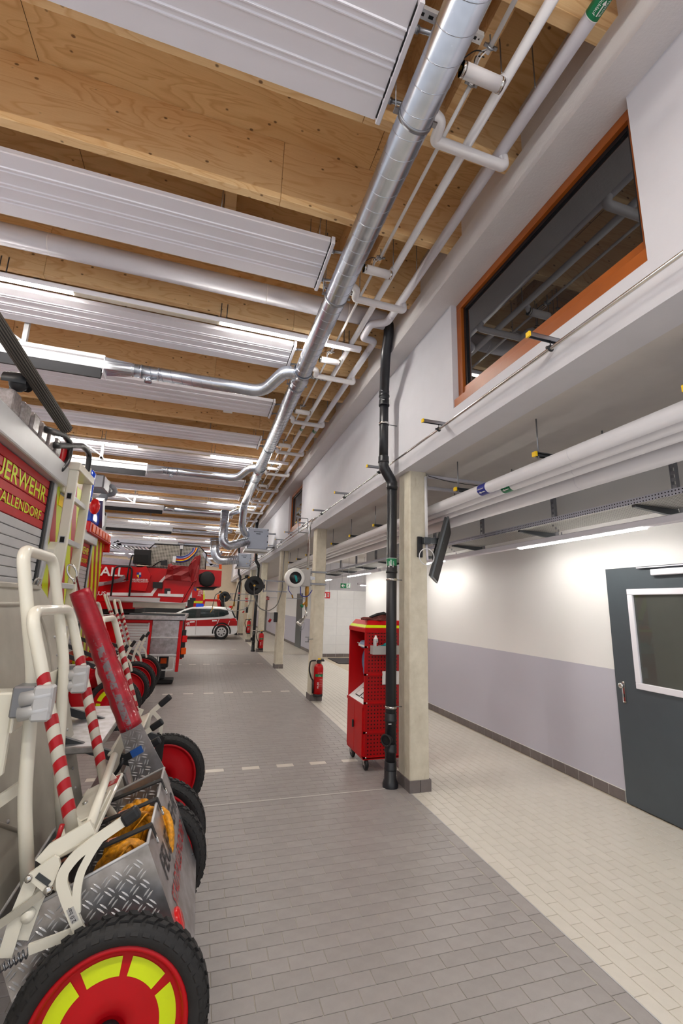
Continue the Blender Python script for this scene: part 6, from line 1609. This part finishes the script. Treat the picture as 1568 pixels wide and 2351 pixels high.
def handle_loop(cart, x0, z0, x1, z1, hw, r, rr=.07, n=7, zs=0, m='cream_paint', stripe=True, sc=None):
    top = .085
    pts = rounded([(x0, -hw, z0), (x1, -hw, z1), (x1, hw, z1), (x0, hw, z0)], rr, 7)
    g = MB(); g.tube(pts, r, 16); hl = part('handle_loop', g, m, cart)
    if stripe:
        for s in (-1, 1):
            a, b = Vector((x0, s*hw, z0)), Vector((x1, s*hw, z1)); stripes(cart, a.lerp(b, .10), a.lerp(b, .70), r, n)
    return hl
def lever(cart, y, pts1, pts2, gp, th=.012):
    g = MB(); ribbon(g, smooth2(pts1, .08), .034, th, y)
    if pts2: ribbon(g, smooth2(pts2, .06), .026, th, y+.0005)
    l = part('lever', g, 'cream_paint', cart)
    g = MB(); a, b = gp; t = bmesh.new(); d = Vector((b[0]-a[0], 0, b[1]-a[1])); L = d.length; d.normalize(); up = Vector((-d.z, 0, d.x))
    M = Matrix(((d.x, 0, up.x, a[0]), (0, 1, 0, y+th/2), (d.z, 0, up.z, a[1]), (0, 0, 0, 1)))
    g.bevbox((0, -.016, -.023), (L, .016, .023), .012, 3, M); part('grip', g, 'black', l)
    return l
def mount_arms(c, ax, xt):
    """two arms that fix a cart to the rear of its fire engine"""
    for s in (-1, 1):
        p, q = to_local((ax[0]-.05, ax[1]+s*.30, ax[2]+.32), ax), to_local((xt, ax[1]+s*.30, ax[2]+.62), ax)
        g = MB(); g.bar(p, q, .03, .05); part('mount_arm', g, 'dark_steel', c)
def make_cart_a(ax, lab):
    c = thing('hose_cart', lab, 'hose cart', ax, 'hose carts hung on the fire engines', rot=(0, TILT, 0))
    wheel(c, -.45, True); wheel(c, .48, False)
    lp = lambda u, v, y: to_local(PX(u, v, y=ax[1]+y), ax)
    g = MB(); g.cyl((0, -.40, 0), (0, .43, 0), .018, 12); part('axle', g, 'steel', c)
    # aluminium box
    x0, x1, z0, z1, y0, y1, t = -.26, .238, -.09, .408, -.352, .425, .004
    for nm, a, b in (('front_plate', (x1-t, y0, z0), (x1, y1, z1)), ('back_plate', (x0, y0, z0), (x0+t, y1, z1)), ('near_plate', (x0+t, y0, z0), (x1-t, y0+t, z1)), ('far_plate', (x0+t, y1-t, z0), (x1-t, y1, z1)), ('floor_plate', (x0+t, y0+t, z0), (x1-t, y1-t, z0+t))):
        g = MB(); g.box(a, b); p = part(nm, g, 'tread_plate', c)
        if nm == 'near_plate':
            g = MB(); tread(g, (x0, y0, z0), (1, 0, 0), (0, 0, 1), (0, -1, 0), x1-x0, z1-z0-.03); q = part('tread_pattern', g, 'light_alu', p); q['kind'] = 'stuff'
        if nm == 'far_plate':
            g = MB(); tread(g, (x1, y1-t, z0), (-1, 0, 0), (0, 0, 1), (0, -1, 0), x1-x0, z1-z0-.02); q = part('tread_pattern', g, 'light_alu', p); q['kind'] = 'stuff'
        if nm == 'front_plate':
            text('lettering', 'FEUERWEHR', 'print_black', p, (x1+.001, y0+.09, z0+.30), (0, 1, 0), (0, 0, 1), .135, .0012, .008, .86)
            text('lettering', 'STADTALLENDORF', 'stripe_red', p, (x1+.001, y0+.09, z0+.19), (0, 1, 0), (0, 0, 1), .092, .0012, .006, .78)
            g = MB(); g.lathe([(.042, 0), (.042, .008), (.034, .014), (0, .014)], (x1, y0+.06, z0+.175), 'X', 24); part('red_reflector', g, 'red_lens', p)
            for yy in (y1-.05,):
                for zz_ in (z0+.25, z0+.06): g = MB(); g.sphere((x1+.002, yy, zz_), .006, 8); part('rivet', g, 'dark_steel', p)
    g = MB(); rim = [(x1-.001, y0+.001, z1), (x1-.001, y1-.001, z1), (x0, y1-.001, z1), (x0, y0+.001, z1)]; g.tube(rim, .006, 8, closed=True); part('rim_bead', g, 'light_alu', c)
    # rubber straps over the opening
    for k, yy in enumerate((-.24, .0, .22)):
        g = MB(); g.bar((x1+.004, yy, z1+.012), (x0+.08, yy+.0, z1+.05), .034, .006, (0, 0, 1)); s = part('rubber_strap', g, 'rubber', c)
        g = MB(); g.bar((x1+.006, yy, z1+.014), (x1+.008, yy, z1-.035), .026, .004, (1, 0, 0)); part('strap_end', g, 'rubber', s)
        g = MB(); g.tube(rounded([(x1+.009, yy, z1-.03), (x1+.012, yy-.006, z1-.06), (x1+.004, yy+.008, z1-.062), (x1+.006, yy+.006, z1-.035)], .01), .003, 6); part('strap_hook', g, 'chrome', s)
        if k < 2:
            g = MB(); n = 10; pts = [Vector((x1-.12-.30*i/n, yy+.02, z1+.02+.03*i/n+.006*math.sin(i*2.3))) for i in range(n+1)]
            for i in range(n): g.bar(pts[i], pts[i+1], .022, .004)
            part('worn_strap', g, 'strap_brown', s)
    # orange rope hanks inside
    for h in range(3):
        yc, xc = (-.20, .02, .22)[h], (.09, .13, .02)[h]
        rp = thing_rope = None
        g = MB()
        for k in range(7):
            pts = []
            for j in range(18):
                t_ = 2*PI*j/18; pts.append((xc+(.085+.01*math.sin(k*2+h))*math.cos(t_)+.012*(k-3), yc+.05*math.sin(t_)+.006*math.sin(3*t_+k), z1-.17+.12*math.sin(t_+.5*h)+.006*(k % 3)))
            g.tube(pts, .015, 7, closed=True)
        g.tube(rounded([(xc-.02, yc-.05, z1-.06), (xc+.06, yc-.02, z1-.02), (xc+.05, yc+.05, z1-.07)], .03), .004, 6)
        o = part('rope_hank', g, 'rope'); o.location = ax; o.rotation_euler = (0, TILT, 0)
        tag(o, ['orange rope hank at the near end of the aluminium cart box', 'orange rope hank in the middle of the aluminium cart box', 'orange rope hank at the far end of the aluminium cart box'][h], 'rope', 'orange ropes in the cart box')
    g = MB(); g.cyl((-.20, -.33, z1-.06), (-.20, .41, z1-.06), .022, 12); part('coil_spring_bar', g, 'dark_steel', c)
    # frame: plates, bars and handle
    handle_loop(c, .005, .52, .095, 1.36, .272, .0225, .085, 7)
    for s in (-1, 1):
        g = MB(); g.prism([(-.02, s*.272-.004, .50), (.06, s*.272-.004, .50), (.015, s*.272-.004, .64)], (0, .008, 0)); part('gusset', g, 'cream_paint', c)
    g = MB(); g.bevbox((-.09, -.31, .492), (.075, .33, .508), .004, 1); part('base_plate', g, 'cream_paint', c)
    g = MB(); g.bevbox((-.07, -.10, .509), (.06, .12, .516), .004, 1); bp = part('bolted_plate', g, 'cream_paint', c)
    for xx, yy in ((.035, -.07), (.035, .09), (-.04, .09)):
        g = MB(); g.lathe([(.012, .516), (.012, .524), (.006, .527), (0, .527)], (xx, yy, 0), 'Z', 6); part('bolt', g, 'chrome', bp)
    g = MB(); g.bevbox((-.02, -.23, .509), (.05, -.14, .511), .001, 1); st = part('sticker', g, 'print_black', c, 'small printed label')
    text('lettering', '500', 'print_white', st, (.035, -.225, .5112), (0, 1, 0), (-1, 0, 0), .035, .0004)
    g = MB(); g.lathe([(0, .5115), (.022, .5115)], (.03, -.09, 0), 'Z', 20); part('sticker', g, 'teal', c)
    g = MB(); g.box((.0, .20, .509), (.07, .30, .5105)); st = part('sticker', g, 'signal_red', c)
    text('lettering', 'INFO', 'print_white', st, (.055, .208, .511), (0, 1, 0), (-1, 0, 0), .03, .0004)
    # long tube from the plate to the front (drawbar) and side frame plates
    for s in (-1, 1):
        yy = s*.33
        g = MB(); g.tube(rounded([(.13, s*.30, .60), (.05, yy, .50), (-.06, yy, .40), (-.14, yy, .30)], .06), .02, 12) if False else g.tube(rounded([(-.10, yy, .50), (-.02, yy, .36), (-.02, yy, .22)], .05), .019, 12); part('side_tube', g, 'cream_paint', c)
    # near side mechanism traced from the photo on the plane of the frame
    yn = -.375
    L_ = lambda u, v: (lambda q: (q.x, q.z))(lp(u, v, yn))
    g = MB(); ribbon(g, [L_(212, 1898), L_(120, 1955), L_(95, 1985)], [.045, .05, .05], .012, yn); part('link_plate', g, 'cream_paint', c)
    g = MB(); pl = [L_(*p) for p in ((128, 1960), (70, 2000), (68, 2012), (100, 2040), (112, 2036), (124, 2025), (142, 1980), (138, 1966))]
    g.prism([(a, yn-.016, b) for a, b in pl], (0, .012, 0)); kp = part('knuckle_plate', g, 'cream_paint', c)
    a, b = L_(103, 2012); g = MB(); g.bar((a-.012, yn-.0175, b+.022), (a+.012, yn-.0175, b-.022), .016, .003, (0, 1, 0)); part('slot', g, 'dark_steel', kp)
    for u, v, r in ((70, 2010, .012), (114, 2037, .014)):
        a, b = L_(u, v); g = MB(); g.lathe([(0, yn-.028), (r*.8, yn-.026), (r, yn-.02), (r, yn-.014)], (a, 0, b), 'Y', 14); part('bolt', g, 'chrome', kp)
    g = MB(); ribbon(g, [L_(75, 2015), L_(40, 2100), L_(10, 2200)], .042, .010, yn); part('flat_bar', g, 'cream_paint', c)
    g = MB(); ribbon(g, [L_(100, 2035), L_(75, 2090), L_(48, 2165)], .036, .010, yn+.012); part('flat_bar', g, 'cream_paint', c)
    g = MB(); ribbon(g, [L_(108, 2040), L_(60, 2078), L_(0, 2120)], .024, .008, yn-.012); part('green_bar', g, 'plate_grey', c)
    g = MB(); a, b = L_(64, 2103), L_(60, 2110); g.lathe([(.0, yn-.012), (.018, yn-.01), (.02, yn+.01)], (a[0], 0, a[1]), 'Y', 14); part('bolt', g, 'cream_paint', c)
    p1 = [L_(*p) for p in ((286, 1878), (232, 1915), (178, 1955), (150, 1992), (146, 2018), (160, 2060), (176, 2098), (192, 2140))]
    p2 = [L_(*p) for p in ((236, 1915), (215, 1945), (188, 1995), (180, 2040), (180, 2085))]
    lv = lever(c, yn-.03, p1, p2, (L_(284, 1880), L_(322, 1852)))
    g = MB(); ribbon(g, [L_(192, 2125), L_(130, 2150), L_(70, 2172)], .03, .01, yn-.02); part('flat_bar', g, 'cream_paint', c)
    g = MB(); a, b = L_(172, 2085); q = L_(186, 2095); M = Vector((a, yn-.0315, b)); g.bar(Vector((L_(166, 2072)[0], yn-.031, L_(166, 2072)[1])), Vector((L_(178, 2102)[0], yn-.031, L_(178, 2102)[1])), .022, .001, (0, 1, 0)); part('sticker', g, 'grey_box', lv)
    e = (Vector((L_(166, 2072)[0], 0, L_(166, 2072)[1]))-Vector((L_(178, 2102)[0], 0, L_(178, 2102)[1]))).normalized(); o = Vector((L_(181, 2100)[0], yn-.032, L_(181, 2100)[1])); ey = Vector((0, -1, 0)).cross(e)
    text('lettering', '2.0 bar', 'print_black', lv, o, e, ey, .018, .0004)
    a, b = L_(70, 2176); g = MB(); pts = [(a-.14+.14*k/40+0*k, yn-.02+.012*math.cos(k*1.6), b+.012*math.sin(k*1.6)) for k in range(41)]; g.tube(pts, .003, 5); part('return_spring', g, 'steel', c)
    # red pull handle with gas spring
    p_, q_ = lp(143, 1893, -.30), lp(127, 1945, -.30); g = MB(); g.cyl(p_, q_, .008, 10); r_ = part('red_pull_handle', g, 'stripe_red', c)
    g = MB(); g.cyl(q_, lp(115, 1958, -.30), .017, 12); g.sphere(lp(114, 1960, -.30), .018, 10); part('latch_cylinder', g, 'chrome', r_)
    # front drawbar tube running over the box
    a_, b_ = lp(205, 1900, -.34), lp(262, 1735, .32)
    g = MB(); g.tube([a_, a_.lerp(b_, .5), b_], .017, 12); part('drawbar', g, 'cream_paint', c)
    return c
AXA = (-.16, 2.30, .36)
CAx = make_cart_a(AXA, 'front hose cart with aluminium box of orange ropes lettered FEUERWEHR')
# ---- carrier frame of truck 1 holding the front cart (tall cream loop)
cf = thing('carrier_frame', 'tall cream tube frame holding the front cart against the fire engine', 'frame', (-.72, 2.3, .5))
fr = [(-.50, 2.10, .62), (-.565, 2.10, .95), (-.60, 2.10, 1.38), (-.715, 2.10, 1.885), (-.72, 2.52, 1.885), (-.60, 2.52, 1.38), (-.565, 2.52, .95), (-.50, 2.52, .62)]
g = MB(); g.tube(rounded(fr, .075, 7), .0235, 16); part('tube_loop', g, 'cream_paint', cf)
g = MB(); g.tube(rounded([(-.50, 2.10, .66), (-.42, 2.02, .52), (-.46, 1.98, .30)], .08), .0225, 14); part('lower_leg', g, 'cream_paint', cf)
g = MB(); g.tube(rounded([(-.50, 2.52, .66), (-.42, 2.60, .60), (-.36, 2.74, .72)], .08), .0225, 14); part('lower_leg', g, 'cream_paint', cf)
g = MB(); g.bevbox((-.635, 2.04, 1.20), (-.625, 2.62, 1.36), .004, 1); part('cross_plate', g, 'cream_paint', cf)
g = MB(); g.cyl((-.66, 2.12, 1.60), (-.78, 2.5, 1.60), .02, 12); part('buffer', g, 'rubber', cf)
for yy in (2.05, 2.585):
    g = MB(); g.bevbox((-.635, yy-.045, 1.26), (-.56, yy+.045, 1.37), .006, 1); k = part('clamp_base', g, 'steel', cf)
    g = MB(); g.cyl((-.60, yy-.05, 1.325), (-.50, yy-.05, 1.345), .026, 14); g.cyl((-.60, yy-.05, 1.275), (-.50, yy-.05, 1.295), .026, 14); g.bevbox((-.56, yy-.075, 1.25), (-.495, yy-.02, 1.375), .008, 1); part('clamp_jaw', g, 'light_alu', k)
    for dz in (1.28, 1.36):
        g = MB(); g.cyl((-.575, yy+.02, dz), (-.545, yy+.02, dz), .008, 8); part('bolt', g, 'chrome', k)
g = MB(); g.bevbox((-.90, 2.06, 1.05), (-.64, 2.09, 1.34), .006, 1); g.bar((-.93, 2.22, 1.28), (-.63, 2.22, 1.28), .05, .09); part('wall_bracket', g, 'cream_paint', cf)
g = MB(); g.bevbox((-.93, 2.20, 1.02), (-.88, 2.42, 1.42), .03, 2); part('hinge_cover', g, 'cream_paint', cf)
g = MB(); g.bar((-.93, 1.80, .78), (-.62, 2.22, .96), .012, .045); part('stay_bar', g, 'cream_paint', cf)
# ---- second cart with tread plate holder and red padded tube
def make_cart_b(ax, lab, refl, near):
    c = thing('hose_cart', lab, 'hose cart', ax, 'hose carts hung on the fire engines', rot=(0, TILT, 0))
    wheel(c, -.45, refl); wheel(c, .48, False)
    g = MB(); g.cyl((0, -.40, 0), (0, .43, 0), .018, 12); part('axle', g, 'steel', c)
    # red reel drum between the wheels
    for s in (() if near else (-1, 1)):
        g = MB(); g.lathe([(.05, s*.30), (.27, s*.30), (.285, s*.31), (.285, s*.325), (.27, s*.33), (.05, s*.315)], (-.19, .015, .22), 'Y', 40, closed=True); f_ = part('reel_flange', g, 'wheel_red', c)
    if not near:
        g = MB(); g.lathe([(.20, -.30), (.23, -.2), (.222, 0), (.23, .2), (.20, .30)], (-.19, .015, .22), 'Y', 32); part('wound_hose', g, 'cream_paint', c)
    else:
        g = MB(); g.bevbox((-.26, -.33, -.05), (-.05, .36, .36), .01, 1); part('aluminium_case', g, 'tread_plate', c)
    for s in (-1, 1):
        yy = s*.37
        g = MB(); ribbon(g, smooth2([(.0, -.02), (-.10, .20), (-.08, .46), (.02, .56)], .08), .05, .012, yy); part('side_frame', g, 'cream_paint', c)
    handle_loop(c, .005, .52, .07, 1.28, .24, .021, .08, 6)
    handle_loop(c, -.06, .52, -.06, 1.42, .09, .016, .05, 8, stripe=True) if not near else None
    g = MB(); g.bevbox((-.10, -.36, .492), (.07, .38, .508), .004, 1); part('base_plate', g, 'cream_paint', c)
    for k, yy in enumerate((-.33, -.05, .36) if near else (-.33, .36)):
        p1 = [(.0, .10), (.06, .32), (.16, .46), (.27, .56)]; p2 = [(.14, .44), (.18, .34), (.16, .22)]
        if near:
            u0, v0, u1, v1 = ((340, 1715, 368, 1698), (346, 1674, 374, 1655), (366, 1620, 392, 1598))[k]; yg = ax[1]+yy
            q0, q1 = to_local(PX(u0, v0, y=yg), ax), to_local(PX(u1, v1, y=yg), ax); dd_ = (q1-q0).normalized()
            lever(c, yy, [(-.02, .10), (-.02, .28), (q0.x-dd_.x*.10, q0.z-dd_.z*.10), (q0.x+dd_.x*.02, q0.z+dd_.z*.02)], [(q0.x-dd_.x*.06, q0.z-dd_.z*.06), (q0.x-.02, q0.z-.12), (.02, .18)], ((q0.x, q0.z), (q1.x, q1.z)))
        else: lever(c, yy, p1, p2, ((.25, .545), (.33, .605)))
    if near:
        L_ = lambda u, v: (lambda q: (q.x, q.z))(to_local(PX(u, v, y=ax[1]-.55), ax))
        yp = -.55
        pl = [L_(*p) for p in ((318, 1650), (376, 1760), (392, 1800), (350, 1862), (318, 1838), (272, 1668))]
        g = MB(); g.prism([(a, yp, b) for a, b in pl], (0, .006, 0)); hp = part('holder_plate', g, 'tread_plate', c)
        a0, a1 = Vector((pl[5][0], yp, pl[5][1])), Vector((pl[0][0], yp, pl[0][1])); ex = (a1-a0).normalized(); ey = Vector((ex.z, 0, -ex.x)); w = (a1-a0).length
        g = MB(); tread(g, a0+ey*.01, ex, ey, (0, -1, 0), w*1.02, .42); q = part('tread_pattern', g, 'light_alu', hp); q['kind'] = 'stuff'
        g = MB(); s0, s1 = Vector((L_(284, 1742)[0], yp-.004, L_(284, 1742)[1])), Vector((L_(327, 1718)[0], yp-.004, L_(327, 1718)[1])); g.bar(s0, s0.lerp(s1, .42), .038, .004, (0, 1, 0)); sb = part('hook_strap', g, 'black', c)
        g = MB(); g.bar(s0.lerp(s1, .40), s1, .040, .005, (0, 1, 0)); part('blue_strap', g, 'strap_blue', sb)
        g = MB(); g.tube(rounded([s0, s0+Vector((-.06, .01, -.06)), s0+Vector((-.22, .03, -.10))], .06), .010, 8); part('strap_tail', g, 'black', sb)
        # black fringe of rubber straps by the wheel
        for k in range(4):
            q0 = to_local(PX(364+4*k, 1682+3*k, y=ax[1]+.30), ax); q1 = to_local(PX(354+5*k, 1748, y=ax[1]+.30), ax); g = MB(); g.bar(q0, q1, .018, .008, (0, 1, 0)); part('rubber_tail', g, 'rubber', c)
    return c
AXB = (-.16, 3.53, .36)
CBx = make_cart_b(AXB, 'second hose cart behind the front one, with a tread plate holder', False, True); mount_arms(CBx, AXB, -1.08)
# ---- red padded tube standing in the holder
yt = 2.93
a, b = PX(297, 1658, y=yt), PX(178, 1346, y=yt)
rt = thing('padded_tube', 'red scuffed padded tube standing in the tread plate holder', 'padded tube', tuple(a))
d_ = (b-a).normalized(); L0 = (b-a).length; n = 26; g = MB(); pts = []; rad = []
for k in range(n+1):
    t = k/n; pts.append(a+d_*(L0*t-.03)); rad.append(.0595-.006*t+.0018*math.sin(k*1.9)+.0016*math.sin(k*4.1))
def mk_scuff():
    m, nt, bs = nodes('scuffed_red'); v = tex(nt, (1, 1, 1)); tc = nt.nodes.new('ShaderNodeTexCoord')
    f1 = noise(nt, v, 26, 6, .7); sx = nt.nodes.new('ShaderNodeSeparateXYZ'); nt.links.new(tc.outputs['Object'], sx.inputs[0])
    # worn strip runs along the middle of the lower half
    band_ = math_(nt, 'MULTIPLY', math_(nt, 'LESS_THAN', sx.outputs['Z'], .46), math_(nt, 'LESS_THAN', math_(nt, 'ABSOLUTE', math_(nt, 'ADD', sx.outputs['X'], math_(nt, 'MULTIPLY', sx.outputs['Z'], .47))), .02))
    k = math_(nt, 'MULTIPLY', band_, ramp(nt, f1, [(.42, (0, 0, 0, 1)), (.5, (1, 1, 1, 1))]))
    k = math_(nt, 'ADD', k, math_(nt, 'MULTIPLY', ramp(nt, noise(nt, v, 60, 5, .7), [(.66, (0, 0, 0, 1)), (.7, (1, 1, 1, 1))]), .35))
    nt.links.new(mixc(nt, k, ramp(nt, noise(nt, v, 12, 4), [(.3, srgb(140, 8, 30)), (.7, srgb(182, 20, 42))]), srgb(122, 112, 116)), bs.inputs['Base Color']); setin(bs, Roughness=.36); bs.inputs['Coat Weight'].default_value = .2
    bump(nt, bs, noise(nt, tex(nt, (1, 1, 2.2)), 16, 3), .35, .01)
mk_scuff()
g.tube(pts, .05, 28, radii=rad); part('sleeve', g, 'scuffed_red', rt)
g = MB(); sd = d_.cross(Vector((0, 1, 0))).normalized(); g.tube([p-sd*(r+.001) for p, r in zip(pts, rad)][2:], .004, 6); part('seam', g, 'hose_red', rt)
g = MB(); e = b; lp_ = [e-d_*.04, e+d_*.03]; u_ = d_; v_ = sd
ring_ = [e+d_*(.09+.045*math.cos(t))+v_*(.022*math.sin(t)) for t in [PI*(-.86)+PI*1.72*i/12 for i in range(13)]]
g.tube([e-d_*.03]+ring_[:1]+ring_+[ring_[-1]-d_*.03], .006, 8); part('steel_eye', g, 'chrome', rt)
# ---- carts on truck 2 behind
q = PX(262, 1617, y=6.35); AX2 = (q.x, 6.35+.45, q.z)
mount_arms(make_cart_b(AX2, 'hose cart with yellow wheel reflectors behind the red padded tube', True, False), AX2, -1.69)
q2 = PX(312, 1566, y=7.65); AX3 = (q2.x-.02, 7.60+.45, q2.z); mount_arms(make_cart_b(AX3, 'farthest hose cart, beside the ladder truck', False, False), AX3, -1.69)
# low tread step of truck 1 between the carts
g = MB(); g.bevbox((-1.02, 3.15, .80), (-.50, 4.25, .84), .006, 1); st_ = part('rear_step', g, 'tread_plate'); tag(st_, 'pale metal step platform at the rear of the near fire engine', 'step')
